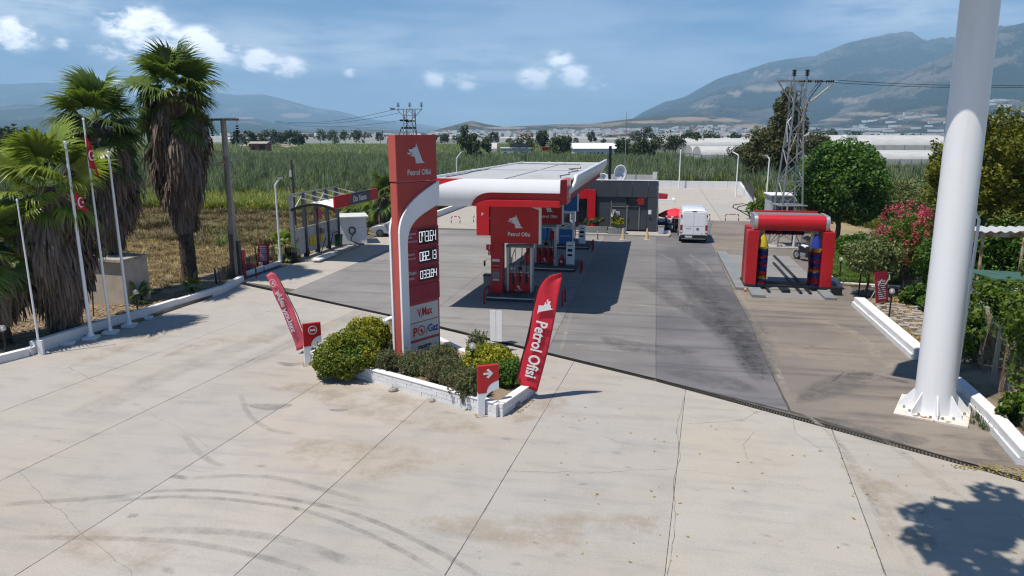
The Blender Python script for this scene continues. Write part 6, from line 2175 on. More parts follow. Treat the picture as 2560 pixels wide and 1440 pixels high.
# motorbike behind the gantry
mbk = thing('motorbike', 'black and white motorbike parked behind the wash gantry', 'motorbike', (*P(2010, 652), 0), rad(30))
for y in (-.66, .66):
    MB().tube([(-.06, y, .31), (.06, y, .31)], .31, 20).build('tyre', M['rubber'], mbk)
    MB().tube([(-.065, y, .31), (.065, y, .31)], .19, 16).build('rim', M['steel'], mbk)
MB().prism([(-.5, .35), (.3, .35), (.45, .85), (.2, .98), (-.2, .86), (-.75, .92), (-.78, .75), (-.45, .68)], -.14, .14, 'x').build('frame_body', M['black'], mbk, bev=.03)
MB().bx(-.13, .13, -.2, .3, .82, 1.02).build('fuel_tank', M['white'], mbk, bev=.06)
MB().bx(-.15, .15, -.8, -.2, .86, .96).build('seat', M['black'], mbk, bev=.04)
MB().bx(-.19, .19, -.25, .22, .25, .52).build('engine', M['steel'], mbk, bev=.03)
for s in (-1, 1):
    MB().tube([(s * .08, .66, .31), (s * .09, .42, 1.0)], .028, 6).build('fork', M['chrome'], mbk)
    MB().tube([(s * .02, .40, 1.05), (s * .36, .34, 1.12)], .018, 6).build('handlebar', M['black'], mbk)
MB().lathe([(.0, 0), (.09, .0), (.07, .1), (0, .12)], n=10).build('headlamp', M['chrome'], mbk, loc=(0, .5, .95), rot=(-PI / 2, 0, 0))
MB().tube([(.16, -.1, .3), (.17, -.5, .32), (.18, -.85, .42)], .045, 8).build('exhaust', M['chrome'], mbk)

# ------------------------------------------------------------------ left: wash shelter, shed, signs, car
sx, sy = -22.25, 40.4
sh = thing('wash_shelter', 'self service wash shelter of grey posts with curved white roof and red sign', 'shelter', (sx, sy, 0))
zt1 = ZH(487, P(735, 655))
posts = [0, 1.6, 3.2, 4.85, 6.5]
for k, y in enumerate(posts):
    MB().bx(-.12, .12, y - .10, y + .10, 0, zt1).build('post', M['grey'] if k else M['midgrey'], sh, bev=.01)
    MB().bx(-.135, .135, y - .115, y + .115, 0, .62).build('post_shoe', M['black'], sh)
for k in range(4):
    y0, y1 = posts[k] + .11, posts[k + 1] - .11
    for z0, z1 in ((.35, 1.19), (1.2, 2.05)):
        MB().bx(-.03, .03, y0, y1, z0, z1).build('wall_sheet', M['lightgrey'], sh, bev=.006)
    MB().bx(.032, .06, y0, y1, 1.17, 1.22).build('rail', M['alu'], sh)
MB().tube([(0, 0, zt1), (0, 6.5, zt1)], .06, 4).build('top_beam', M['midgrey'], sh)
zr = 3.40
v, f = [], []
nr = 14
for i in range(nr + 1):
    q = i / nr
    x = .1 + 2.95 * q
    z = zr + .10 * q + .34 * math.sin(q * PI) ** .9
    v += [(x, -.2, z), (x, 6.7, z)]
for i in range(nr):
    a = 2 * i
    f.append((a, a + 2, a + 3, a + 1))
o = MB().add(v, f).build('curved_roof', M['gloss_white'], sh, smooth=True)
so = o.modifiers.new('thick', 'SOLIDIFY')
so.thickness = .05
ed = MB().tube([(.1 + 2.95 * q, -.22, zr - .08 + .10 * q + .34 * max(0, math.sin(q * PI)) ** .9) for q in np.linspace(0, 1, 15)], .09, 6)
ed.build('roof_edge_beam', M['black'], sh)
for k, y in enumerate(posts):
    MB().tube([(.05, y, zt1 - .05), (1.9, y + .1, zr + .38)], .035, 5).build('stay_rod', M['alu'], sh)
    if k < 4: MB().tube([(0, posts[k] + .1, zt1 - (.1 if k % 2 else 1.1)), (0, posts[k + 1] - .1, zt1 - (1.1 if k % 2 else .1))], .03, 5).build('cross_brace', M['alu'] if k % 2 == 0 else M['midgrey'], sh)
# sign on the road edge of the roof
sz0, sz1 = 3.48, 4.24
for nm, y0, y1, m_ in (('sign_end_red', -.3, 1.6, 'red'), ('sign_field_grey', 1.61, 5.2, 'grey'), ('sign_end_red', 5.21, 6.65, 'red')):
    MB().bx(3.0, 3.12, y0, y1, sz0, sz1).build(nm, M[m_], sh)
MB().prism([(1.61, sz0), (1.75, sz0), (2.15, sz1), (1.61, sz1)], 3.122, 3.13, 'x').build('sign_slant', M['red'], sh)
text('Oto Yıkama', .56, M['logowhite'], sh, (3.125, 2.35, sz0 + .18), (PI / 2, 0, PI / 2), ext=.006, bold=.008, sx=.80)
MB().bx(.13, .17, 3.2, 3.75, 2.35, 3.05).build('rules_plate', M['red'], sh)
for k in range(4):
    MB().bx(.171, .175, 3.28, 3.68, 2.46 + k * .17, 2.45 + k * .17).build('rules_line', M['logowhite'], sh)
for y in (2.0, 2.5, 3.6):
    MB().bx(.065, .075, y, y + .42, .72 if y < 5 else 1.0, 1.35 if y < 5 else 1.7).build('yellow_notice', M['yellow'], sh)
MB().bx(.13, .26, 3.5, 3.85, 1.35, 1.75).build('coin_box', M['midgrey'], sh)
MB().tube([(.3, 3.0, .05), (.25, 4.0, 1.0)], .03, 5).build('lance', M['black'], sh)
MB().tube([(.3, 4.4, .05), (.2, 5.2, 1.15), (.3, 5.8, 1.2)], .03, 5).build('lance', M['black'], sh)
MB().bx(-.15, 1.6, .3, 6.6, 0, .10).build('floor_slab', M['pave'], sh)
MB().bx(1.15, 1.7, .0, 2.5, .10, .22).build('kerb_block', M['whitewash'], sh, bev=.02)
bx0 = P(851, 612)
bx1 = P(936, 605)
sd = thing('pump_shed', 'small white metal shed with flat roof behind the wash shelter', 'shed', (*bx0, 0), math.atan2(bx1[1] - bx0[1], bx1[0] - bx0[0]) - .25)
MB().bx(0, 1.95, 0, 2.3, 0, 1.95).build('wall', M['gloss_white'], sd, bev=.01)
MB().bx(-.15, 2.12, -.18, 2.4, 1.952, 2.06).build('roof', M['offwhite'], sd, bev=.01)
MB().bx(1.952, 1.97, 1.0, 2.25, .1, 1.85).build('door', M['white'], sd)
MB().tube([(.9 + .22 * math.cos(a), -.06, 1.02 + .26 * math.sin(a)) for a in np.linspace(0, 2 * PI, 20)] + [(.9, -.08, .7), (.75, -.1, .3), (1.3, -.25, .04), (1.7, -.2, .03)], .045, 6).build('hose', M['rubber'], sd)
gb = thing('wheelie_bin', 'dark green bin standing by the white shed', 'bin', (*P(846, 618), 0))
MB().prism([(-.2, .05), (.2, .05), (.27, .85), (-.27, .85)], -.22, .24).build('body', M['green_bin'], gb, bev=.02)
MB().bx(-.29, .29, -.26, .28, .86, .93).build('lid', M['black'], gb, bev=.02)
ap = thing('air_pump', 'red air and water post beside the concrete pole', 'air pump', (*P(607, 695), 0))
MB().bx(-.17, .17, -.15, .15, 0, 1.05).build('pedestal', M['red_matt'], ap, bev=.02)
MB().bx(-.20, .20, -.19, .17, 1.06, 1.60).build('head', M['red'], ap, bev=.02)
MB().bx(-.02, .15, -.20, -.192, 1.2, 1.5).build('gauge_window', M['offwhite'], ap)
MB().tube([(.1, -.18, 1.0), (.25, -.25, .6), (.05, -.2, .25), (.2, -.2, .8)], .02, 6).build('hose', M['rubber'], ap)
hoop('red hoop in front of the red air pump', *P(621, 694), .85, .72, rad(28))
rb = thing('rules_board', 'dark red rules board tilted on black legs before the low fence', 'sign', (*P(660, 668), 0), rad(8))
q = MB().bx(-.34, .34, -.02, .02, .12, 1.42).build('board', M['maroon'], rb, rot=(rad(-6), 0, 0))
for k in range(8):
    l = R.uniform(.16, .26)
    MB().bx(-l, l, -.03, -.022, .42 + k * .12, .47 + k * .12).build('text_line', M['logo'], rb, rot=(rad(-6), 0, 0))
MB().bx(-.30, -.05, -.03, -.022, .16, .32).build('white_patch', M['logowhite'], rb, rot=(rad(-6), 0, 0))
MB().tube([(-.38, .0, 0), (-.5, .05, 1.25)], .035, 6).build('leg', M['black'], rb)
MB().tube([(-.12, .35, 0), (-.3, .05, 1.15)], .035, 6).build('leg', M['black'], rb)


def picket(label, a, b_, h, sp, m='timber'):
    t = thing('picket_fence', label, 'fence', (*a, 0), 0, 'low picket fences on the left verge')
    l = math.hypot(b_[0] - a[0], b_[1] - a[1])
    an = math.atan2(b_[1] - a[1], b_[0] - a[0])
    t.rotation_euler = (0, 0, an)
    n = int(l / sp)
    pm = MB().bx(-.02, .02, -.012, .012, 0, h).mesh('picket', M[m])
    for k in range(n):
        link('picket', pm, t, ((k + .5) * sp, 0, 0), (rad(R.uniform(-3, 3)), rad(R.uniform(-3, 3)), 0))
    for z in (h * .25, h * .78):
        MB().bx(0, l, .014, .03, z, z + .035).build('rail', M[m], t)


picket('low picket fence behind the red air pump', P(612, 682), P(700, 640), .85, .085)
picket('low picket fence left of the concrete pole', P(548, 712), P(590, 692), .85, .085)
# silver car mostly behind the totem
p_ = P(949, 592)
cr = thing('parked_car', 'silver hatchback mostly hidden behind the price totem', 'car', (p_[0] + 1.35, p_[1] + .85, 0), rad(6))
prof = [(-2.1, .30), (-2.15, .62), (-2.05, .78), (-1.35, .95), (-1.05, .99), (-.35, 1.42), (.3, 1.48), (1.1, 1.44), (1.75, 1.05), (2.05, .98), (2.1, .45), (2.0, .28)]
v, f = [], []
for y, k_ in ((-.86, .93), (-.80, 1.0), (.80, 1.0), (.86, .93)):
    for x, z in prof:
        up_ = .16 if z > 1.0 else 0
        v.append((x * (.985 if k_ < 1 else 1), y * (1 - up_), z))
n_ = len(prof)
for i in range(3):
    for j in range(n_):
        a, b_ = i * n_ + j, i * n_ + (j + 1) % n_
        f.append((a, b_, b_ + n_, a + n_))
f += [tuple(range(n_))[::-1], tuple(range(3 * n_, 4 * n_))]
MB().add(v, f).build('body', M['silver'], cr, bev=.05, smooth=True)
for s in (-1, 1):
    MB().prism([(-.95, 1.02), (-.38, 1.37), (.25, 1.41), (.25, 1.02)], s * .735, s * .75).build('side_window', M['glass'], cr)
    MB().prism([(.32, 1.02), (.32, 1.41), (1.05, 1.38), (1.5, 1.05)], s * .735, s * .75).build('side_window', M['glass'], cr)
    MB().bx(-.95, -.78, s * .9 - .08, s * .9 + .08, .98, 1.10).build('wing_mirror', M['silver'], cr, bev=.03)
    for x in (-1.35, 1.3):
        wh = MB().tube([(x, s * .68, .31), (x, s * .865, .31)], .31, 20).build('wheel', M['rubber'], cr)
        MB().tube([(x, s * .86, .31), (x, s * .875, .31)], .20, 10).build('rim', M['chrome'], wh)
    MB().bx(-2.14, -1.85, s * .62 - .12, s * .62 + .12, .62, .75).build('headlight', M['chrome'], cr, bev=.03)
MB().prism([(-1.02, 1.005), (-.36, 1.425), (-.34, 1.41), (-.98, .995)], -.62, .62).build('windscreen', M['glass'], cr)

# beige hut behind the palms
h0 = P(320, 772)
hu = thing('beige_hut', 'small beige rendered hut with a barred window behind the palms', 'hut', (h0[0], h0[1], 0), rad(-3))
hz_ = ZH(655, h0)
MB().bx(-4.4, 0, 0, 1.5, 0, hz_).build('wall', M['plaster'], hu)
MB().bx(-4.5, .08, -.2, 1.58, hz_ + .002, hz_ + .12).build('roof', M['concrete_post'], hu)
wn = MB().bx(-2.4, -1.7, -.012, .0, .75, 1.8).build('window', M['glass'], hu)
for k in range(6):
    MB().bx(-2.36 + k * .13, -2.34 + k * .13, -.03, -.014, .75, 1.8).build('bar', M['black'], wn)

# ------------------------------------------------------------------ right side: board, fence, rusty shelter, tarpaulin huts
p_ = P(2203, 770)
rb = thing('rules_board', 'maroon rules board headed with a white 1 leaning on pale props', 'sign', (*p_, .30), rad(38))
MB().bx(-.42, .42, -.02, .02, 0, 1.42).build('board', M['maroon'], rb, rot=(rad(-10), 0, 0))
text('1', .34, M['logowhite'], rb, (-.08, -.255, 1.10), (PI / 2 - rad(10), 0, 0), ext=.004, bold=.012)
for k in range(9):
    l = R.uniform(.22, .33)
    MB().bx(-l, l, -.03, -.022, .14 + k * .1, .18 + k * .1).build('text_line', M['logo'], rb, rot=(rad(-10), 0, 0))
for x in (-.2, .3):
    MB().bx(x - .04, x + .04, .03, .06, -.3, 1.15).build('prop', M['offwhite'], rb, rot=(rad(24), 0, 0), loc=(0, .42, 0))
# chain link fence behind the right kerb
fa, fb = P(2385, 920, .3), P(2600, 1130, .3)
fa = (P(2395, 870)[0] + .35, P(2395, 870)[1])
cf = thing('chain_link_fence', 'rusty chain link fence behind the weedy right kerb', 'fence', (*fa, 0), 0)
fl_ = 9.5
ang = math.atan2(fb[1] - fa[1], fb[0] - fa[0])
cf.rotation_euler = (0, 0, ang)
for k in range(5):
    MB().bx(k * 2.3 - .06, k * 2.3 + .06, -.06, .06, 0, 2.15).build('fence_post', M['concrete_post'], cf)
w_ = MB()
s_ = .17
for k in range(int(fl_ / s_)):
    x = k * s_
    for d in (1, -1):
        x2 = x + d * 1.9
        z0, z1 = .1, 2.0
        if x2 < 0:
            z1 = .1 + 1.9 * (x / 1.9)
            x2 = 0
        if x2 > fl_:
            z1 = .1 + 1.9 * ((fl_ - x) / 1.9)
            x2 = fl_
        w_.tube([(x, 0, z0), (x2, 0, z1)], .0032, 3, False)
        w_.tube([(x2 if 0 < x2 < fl_ else x, 0, 2.0), (x, 0, .1)], .003, 3, False)
w_.tube([(0, 0, 2.02), (fl_, 0, 2.02)], .012, 4)
w_.build('wire_netting', M['rust'], cf, kind='stuff')
rp = thing('leaning_pipe', 'long rusty pipe leaning against the fence at the right', 'pipe', (*P(2490, 850), 0))
a = Vector((*P(2490, 850), .55))
e_ = at_dist(2432, 25.5)
MB().tube([(0, 0, .5), (e_[0] - a.x, e_[1] - a.y, ZH(640, e_))], .07, 8).build('pipe', M['rust'], rp)
p_ = at_dist(2520, 27)
rs = thing('rusty_shelter', 'open shelter with rusty beam and white corrugated sheet roof at the right', 'shelter', (*p_, 0), TH)
zr = ZH(590, p_)
for x in (-.35, 2.2):
    MB().tube([(x, 0, 0), (x, 0, zr)], .055, 6).build('post', M['rust'], rs)
    MB().tube([(x, 1.3, 0), (x, 1.3, zr)], .055, 6).build('post', M['rust'], rs)
MB().bx(-1.1, 3.5, -.05, .05, zr - .04, zr + .16).build('beam', M['rust'], rs)
v, f = [], []
for i in range(60):
    x = -.75 + 5.0 * i / 59
    z = zr + .20 + .04 * math.sin(i * 1.4)
    v += [(x, -.25, z), (x, .9, z + .05)]
f = [(2 * i, 2 * i + 2, 2 * i + 3, 2 * i + 1) for i in range(59)]
MB().add(v, f).build('corrugated_roof', M['lightgrey'], rs).modifiers.new('thick', 'SOLIDIFY').thickness = .02
for k in range(3):
    MB().bx(.2 + k * 1.0, 1.0 + k * 1.0, .5, 1.6, 0, .5 + .25 * k).build('stored_boards', M['timber'], rs)
p_ = at_dist(2740, 23.5)
tb = thing('tarpaulin_hut', 'low hut with green tarpaulin roof behind the fence', 'hut', (*p_, 0), TH)
zr = ZH(712, p_)
MB().bx(-1.5, 2.5, 0, 2.8, 0, zr - .4).build('wall', M['lightgrey'], tb)
MB().prism([(-1.75, zr - .42), (2.6, zr - .75), (2.6, zr - .69), (-1.75, zr - .36)], -.4, 1.4).build('tarpaulin', M['tarp'], tb)
MB().prism([(-1.75, zr - .1), (2.6, zr - .36), (2.6, zr - .30), (-1.75, zr - .04)], 1.2, 3.2).build('tarpaulin', M['tarp'], tb)
# rough paving stones on the verge behind the right kerb
pv_ = fill([P(2175, 775), P(2300, 855), P(2330, 860), P(2330, 790), P(2240, 770)], 900)
vs_ = thing('verge_paving', 'uneven pinkish paving stones on the verge behind the right kerb', 'paving', (*P(2270, 820), .16))
used = []
sm = [MB().prism([(-.2 + R.uniform(-.05, .05), -.13), (.2, -.14 + R.uniform(-.04, .04)), (.21, .13), (-.19, .14 + R.uniform(-.05, .05))], -.1, .09, 'z').mesh('paving_stone', M['stone']) for _ in range(4)]
for x, y in pv_:
    if all((x - a) ** 2 / .2 + (y - b_) ** 2 / .12 > 1 for a, b_ in used):
        used.append((x, y))
        link('paving_stone', sm[len(used) % 4], vs_, (x - vs_.location.x, y - vs_.location.y, R.uniform(-.02, .03)), (R.uniform(-.06, .06), R.uniform(-.06, .06), R.uniform(-.4, .4)))
        if len(used) > 70: break
vg = MB().prism([P(2150, 757), P(2310, 900), P(2345, 915), P(2560, 1130), P(2700, 1130), P(2700, 640), P(2250, 640), P(2255, 720), P(2110, 716), P(2060, 690), P(2060, 640), P(2000, 600), P(2000, 590), P(2360, 560), P(2900, 620), P(2900, 1130), P(2575, 1150)][:8] + [P(2060, 690), P(2062, 640), P(2360, 560), P(2900, 600), P(2900, 1200)][-1:], -.05, .16, 'z')
verge = MB().prism([P(2152, 756), P(2309, 896), P(2400, 978), P(2600, 1180), P(2900, 1180), P(3000, 620), P(2300, 555), P(2085, 600), P(2060, 688), P(2104, 715), P(2256, 721), P(2240, 745), P(2165, 752)], -.05, .10, 'z')
st(verge.build('verge_soil', M['earth']))
leftv = MB().prism([P(-120, 935), P(84, 880), P(300, 822), P(450, 770), P(560, 733), P(600, 700), P(560, 680), P(250, 640), P(-200, 700)], -.05, .12, 'z')
st(leftv.build('verge_soil', M['earth']))


# ------------------------------------------------------------------ palms
def frond_mesh(name, m, L_=1.0, n=30, pet=.9, droop=.5, spread=2.3, w=.035, fold=.25):
    """fan leaf: stalk along +x, a disc of split blades whose tips hang"""
    v, f = [], []
    o = 0
    for k in range(4):                                  # stalk
        x0, x1 = pet * k / 4, pet * (k + 1) / 4
        z0, z1 = -.10 * (x0 / pet) ** 2, -.10 * (x1 / pet) ** 2
        o = len(v)
        v += [(x0, -.018, z0), (x0, .018, z0), (x1, .018, z1), (x1, -.018, z1)]
        f.append((o, o + 1, o + 2, o + 3))
    for i in range(n):
        a = (i / (n - 1) - .5) * spread
        l = L_ * (1 - .42 * abs(a / (spread / 2)) ** 2) * R.uniform(.9, 1.05)
        ca, sa = math.cos(a), math.sin(a)
        dr = droop * R.uniform(.6, 1.3)
        wob_ = R.uniform(-.03, .03)
        pr = None
        for j, q in enumerate((0, .3, .58, .82, 1.0)):
            r_ = l * q
            fall = max(0, q - .5) ** 1.6 * dr * l * 1.6
            x = pet + ca * (r_ - fall * .35)
            y = sa * (r_ - fall * .3) + wob_ * q
            z = -.10 - fall + fold * abs(sa) * r_ * .45
            ww = w * (.35 + 2.4 * q if q < .4 else 1.3 * (1 - (q - .4) / .62)) * L_
            px, py = -sa * ww, ca * ww
            c = len(v)
            v += [(x - px, y - py, z), (x + px, y + py, z)]
            if pr is not None: f.append((pr, pr + 1, c + 1, c))
            pr = c
    return npmesh(name, np.array(v), np.array(f), m)


FR = {k: [frond_mesh('frond', M[k], 1.15, 42, R.uniform(.65, .85), R.uniform(.5, .95), R.uniform(3.4, 4.6), .036) for _ in range(4)] for k in ('f_palm', 'f_palm2')}
FD = [frond_mesh('dead_frond', M[k], .95, 20, .7, 1.1, 1.6, .026) for k in ('f_dead', 'f_dead2', 'f_dead')]


def palm(label, p, zc, r, nf, m='f_palm', skirt=0.0, skirt_r=.8, tr=.28, lean=(0, 0), droop=1.0, ndead=14, group=None, up=1.35, dens=1.0):
    t = thing('fan_palm', label, 'palm tree', p, R.uniform(0, 6), group)
    ca, sa = math.cos(-t.rotation_euler.z), math.sin(-t.rotation_euler.z)
    lean = (lean[0] * ca - lean[1] * sa, lean[0] * sa + lean[1] * ca)
    b = MB()
    zz = np.linspace(-.05, zc, 14)
    cx = lambda z: (lean[0] * (max(z, 0) / zc) ** 1.4, lean[1] * (max(z, 0) / zc) ** 1.4)
    b.tube([(*cx(z), z) for z in zz], [tr * (1.25 - .45 * z / zc) for z in zz], 12)
    for k in range(int(min(zc, 3.5) * 26)):             # cut leaf bases
        z = R.uniform(.1, min(zc, 3.2))
        a = R.uniform(0, 6.28)
        rr_ = tr * (1.2 - .45 * z / zc)
        c = cx(z)
        d = Vector((math.cos(a), math.sin(a), 0))
        s = Vector((-math.sin(a), math.cos(a), 0)) * .06
        q = Vector((c[0], c[1], z)) + d * rr_ * .9
        b.add([q - s, q + s, q + s * .7 + d * .10 + Vector((0, 0, .20)), q - s * .7 + d * .10 + Vector((0, 0, .20))], [(0, 1, 2, 3), (3, 2, 1, 0)])
    b.build('trunk', M['palmbark'], t)
    top = Vector((*cx(zc), zc))
    for i in range(nf):
        q = (i + .5) / nf
        el = up - q ** .9 * (up + 1.25) * droop + R.uniform(-.25, .25)
        az = i * 2.399 + R.uniform(-.3, .3)
        o = link('frond', FR[m][i % 4], t, top + Vector((0, 0, .25 - 1.5 * q ** 1.6)), (R.uniform(-.7, .7), -el, az))
        s = r / 1.9 * R.uniform(.72, 1.15) * (1 - .08 * q)
        o.scale = (s, s, s)
    for i in range(ndead):
        o = link('dead_frond', FD[i % 3], t, top + Vector((0, 0, -.3 - R.uniform(0, 1.3))), (R.uniform(-.6, .6), R.uniform(.5, 1.35), R.uniform(0, 6.28)))
        s = r / 2.1 * R.uniform(.7, 1.05)
        o.scale = (s, s, s)
    if skirt > 0:                                       # hanging thatch of dead leaves
        z1, z0 = zc - .5, zc - .5 - skirt
        n = int(2600 * dens * skirt / 4)
        a = rng.uniform(0, 6.283, n)
        z = rng.uniform(z0 + .5, z1, n)
        q = (z1 - z) / skirt
        bulge = .45 + .75 * np.sin(np.clip(q * 1.1 + .15, 0, 1) * PI) ** .6
        lump = 1 + .22 * np.sin(a * 3 + z * 1.3) + .15 * np.sin(a * 7 - z * 2.1)
        rr_ = skirt_r * bulge * lump * rng.uniform(.55, 1.0, n)
        lz = rng.uniform(.5, 1.15, n)
        w = rng.uniform(.015, .05, n)
        c = np.array([cx(k) for k in z])
        dx, dy = np.cos(a), np.sin(a)
        tw = rng.uniform(-.7, .7, n)
        tx, ty = -np.sin(a + tw), np.cos(a + tw)
        fl = rng.uniform(-.10, .22, n)
        P0 = np.stack([c[:, 0] + dx * (rr_ * .75), c[:, 1] + dy * (rr_ * .75), z + .25], 1)
        P1 = np.stack([c[:, 0] + dx * (rr_ + .04), c[:, 1] + dy * (rr_ + .04), z - lz * .4], 1)
        P2 = np.stack([c[:, 0] + dx * (rr_ + fl), c[:, 1] + dy * (rr_ + fl), np.maximum(z - lz, z0 - .2)], 1)
        T = np.stack([tx * w, ty * w, 0 * w], 1)
        V = np.stack([P0 - T, P0 + T, P1 + T * 1.4, P1 - T * 1.4, P2 + T * .5, P2 - T * .5], 1).reshape(-1, 3)
        k6 = np.arange(n)[:, None] * 6
        F_ = np.concatenate([k6 + np.array([[0, 1, 2, 3]]), k6 + np.array([[3, 2, 4, 5]])])
        o = link('dead_leaf_skirt', npmesh('dead_leaf_skirt', V, F_, M['f_dead']), t)
        o['kind'] = 'stuff'
        core = MB()
        zs = np.linspace(z0 + .5, z1, 9)
        core.tube([(*cx(k), k) for k in zs], [skirt_r * (.25 + .5 * math.sin(min(1, (z1 - k) / skirt * 1.1 + .15) * PI) ** .6) for k in zs], 12)
        core.build('skirt_core', M['palmbark'], t, smooth=True)
    return t


G_ = None
palm('tallest fan palm with a long grey brown skirt, next to the concrete pole', P(476, 704), 10.3, 3.0, 46, 'f_palm', 6.9, 1.15, .34, (.05, .0), 1.05, 36, dens=1.6)
palm('second tall fan palm with dark skirt standing beside the hut', P(298, 752), 8.5, 2.85, 44, 'f_palm', 5.4, 1.1, .34, (.05, .0), 1.1, 28, dens=1.5)
palm('light green fan palm with a wide grey skirt behind the flagpoles', P(165, 838), 6.0, 2.5, 42, 'f_palm2', 5.2, 1.05, .36, (.05, .0), 1.15, 26, dens=1.7)
palm('broad fan palm cut by the left picture edge', P(2, 870), 3.9, 2.3, 46, 'f_palm', 2.4, .9, .34, (.05, .0), 1.2, 16, dens=1.0)
palm('dark feathery palm close behind the left side of the price totem', at_dist(958, 58), ZH(490, at_dist(958, 58)), 2.3, 34, 'f_palm', 2.2, .6, .3, (0, 0), 1.3, 8)
palm('low bright fan palm behind the white shed', at_dist(885, 60), ZH(545, at_dist(885, 60)), 2.1, 26, 'f_palm2', 0, .5, .25, (0, 0), 1.1, 3)
palm('small bushy palm with yellow green leaves by the shelter lamp post', P(722, 652), .9, 1.3, 24, 'f_palm2', 0, .3, .2, (0, 0), 1.1, 4)
palm('palm seedling by the globe lamp behind the left kerb', P(352, 765), .25, 1.0, 16, 'f_palm', 0, .3, .12, (0, 0), .9, 0, 'palm seedlings')
palm('bright palm seedling at the foot of the tallest palm', P(484, 735), .2, .85, 16, 'f_palm2', 0, .3, .12, (0, 0), .8, 0, 'palm seedlings')
palm('tiny fan palm seedling in front of the shelter post', P(770, 632), .25, .7, 12, 'f_palm2', 0, .3, .12, (0, 0), .8, 0, 'palm seedlings')
# vine leaves hanging between the flagpoles
t = thing('climbing_vine', 'light green leafy branch between the flagpoles', 'vine', (*P(235, 800), 1.7))
MB().tube([(0, 0, -1.7), (.1, 0, -.4), (.35, -.1, 1.0)], .03, 5).build('stem', M['bark'], t)
crown('foliage', M['f_plane'], t, (.2, 0, 1.5), (.75, .5, .55), 420, 14, .09, .8, .45)
t = thing('climbing_vine', 'yellowish leafy branch in front of the light palm', 'vine', (*P(95, 850), 1.9))
MB().tube([(0, 0, -1.9), (.1, 0, 0), (.15, 0, 1.0)], .03, 5).build('stem', M['bark'], t)
crown('foliage', M['f_yellow'], t, (.1, -.2, 1.4), (.55, .4, .4), 260, 10, .08, .8, .45)

# ------------------------------------------------------------------ trees on the right
p_ = P(2090, 606)
tree('round_tree', 'large dense round dark green tree right of the pylon', p_, ZH(462, p_), (3.35, 3.3, 3.3), 'f_ficus', 30000, 170, .115, 2.6, .2, .6, .24, shell=.82, low=-.85, up=.6)
p_ = P(2262, 600)
tree('shrubby_tree', 'grey green shrubby tree between the round tree and the mast', p_, 2.6, (2.6, 2.4, 2.1), 'f_olive', 12000, 90, .085, 1.8, .1, .45, .3, low=-.8, shell=.7)
p_ = P(2164, 742)
tree('small_tree', 'small olive green tree on a thin trunk before the wash gantry', p_, ZH(640, p_), (1.62, 1.45, .98), 'f_olive', 7500, 62, .075, 1.5, .07, .42, .34, limbs=6, low=-.75, shell=.6)
p_ = P(2236, 700)
tree('small_tree', 'second small grey green tree behind the thin trunk one', p_, ZH(612, p_), (1.75, 1.6, 1.3), 'f_grey', 8500, 64, .08, 2.0, .09, .42, .34, low=-.75, shell=.6)
p_ = P(2255, 728)
cm = tree('flowering_tree', 'crape myrtle covered in pink blossom beside the mast', p_, ZH(610, p_), (1.75, 1.6, 1.9), 'f_plane', 8500, 60, .065, 1.9, .09, .5, .34, limbs=6, low=-.8, shell=.6)
q, dd = crown_pts((0, 0, ZH(602, p_)), (1.8, 1.7, 2.0), 130, 70, .3, .95, low=-.25)
q = np.repeat(q, 30, 0) + rng.normal(size=(130 * 30, 3)) * np.array((.075, .075, .09))
link('blossom', leaf_mesh('blossom', q, .035, M['pink'], .9), cm)
p_ = at_dist(2492, 33)
pn = thing('pine_tree', 'tall yellow green pine behind the mast and the rusty shelter', 'tree', p_)
trunk(pn, 8.4, .26, .08, (.1, 0), 7, .3, 1.8)
zc_, zt_ = ZH(430, p_), ZH(262, p_)
base_, dd = crown_pts((0, 0, zc_), (2.75, 2.7, zt_ - zc_ - .1), 1000, 90, .3, .55, low=-.9)
tuft = []
for b_ in base_:
    d = np.array((b_[0] * .25, b_[1] * .25, .9)) + rng.normal(size=3) * .2
    d /= np.linalg.norm(d)
    k = 34
    s = rng.uniform(0, .55, (k, 1))
    tuft.append(b_ + d * s + rng.normal(size=(k, 3)) * (.11 * (1 - s) + .02))
link('crown', leaf_mesh('crown', np.concatenate(tuft), .10, M['f_pine'], .4, .4, None, 0), pn)
p_ = at_dist(2398, 37)
cy = thing('cypress', 'narrow dark conifer peeping out left of the mast', 'tree', p_)
MB().tube([(0, 0, 0), (0, 0, 4)], [.12, .04], 6).build('trunk', M['bark'], cy)
crown('crown', M['f_pine'], cy, (0, 0, 3.1), (.62, .62, 3.0), 6500, 60, .07, .4, .3, .6)
p_ = at_dist(2555, 24)
bu = bush('laurel_bush', 'glossy green bush under the rusty shelter roof', p_, 1.9, 1.4, 2.9, 'f_plane', 4200, 50, .085, z0=.1, m2='f_ficus', lobe=.3)
for x_, Y_, rx_, h_, lab in ((2440, 31.5, 1.7, 4.2, 'dark hedge bush right behind the mast'), (2520, 31.0, 2.0, 4.4, 'dark hedge bush under the back of the rusty shelter'), (2610, 30.5, 2.2, 4.4, 'dark hedge bush at the right end of the shelter'), (2350, 40, 2.6, 2.2, 'dim bush behind the crape myrtle')):
    bush('hedge_bush', lab, at_dist(x_, Y_), rx_, 1.3, h_, 'f_ficus', 4200, 50, .085, z0=0, lobe=.3)
p_ = P(2290, 770)
bush('low_bush', 'low dark bush at the foot of the crape myrtle', p_, .85, .8, 1.05, 'f_ficus', 3200, 40, .06, z0=.1)
p_ = P(2330, 790)
bush('low_bush', 'dark bush partly hidden by the lower mast', p_, .7, .7, .9, 'f_ficus', 2200, 30, .06, z0=.1)
bush('low_bush', 'dark bush in the shade under the round tree', P(2140, 640), 2.2, 1.4, 1.3, 'f_ficus', 5000, 50, .08, z0=.05)
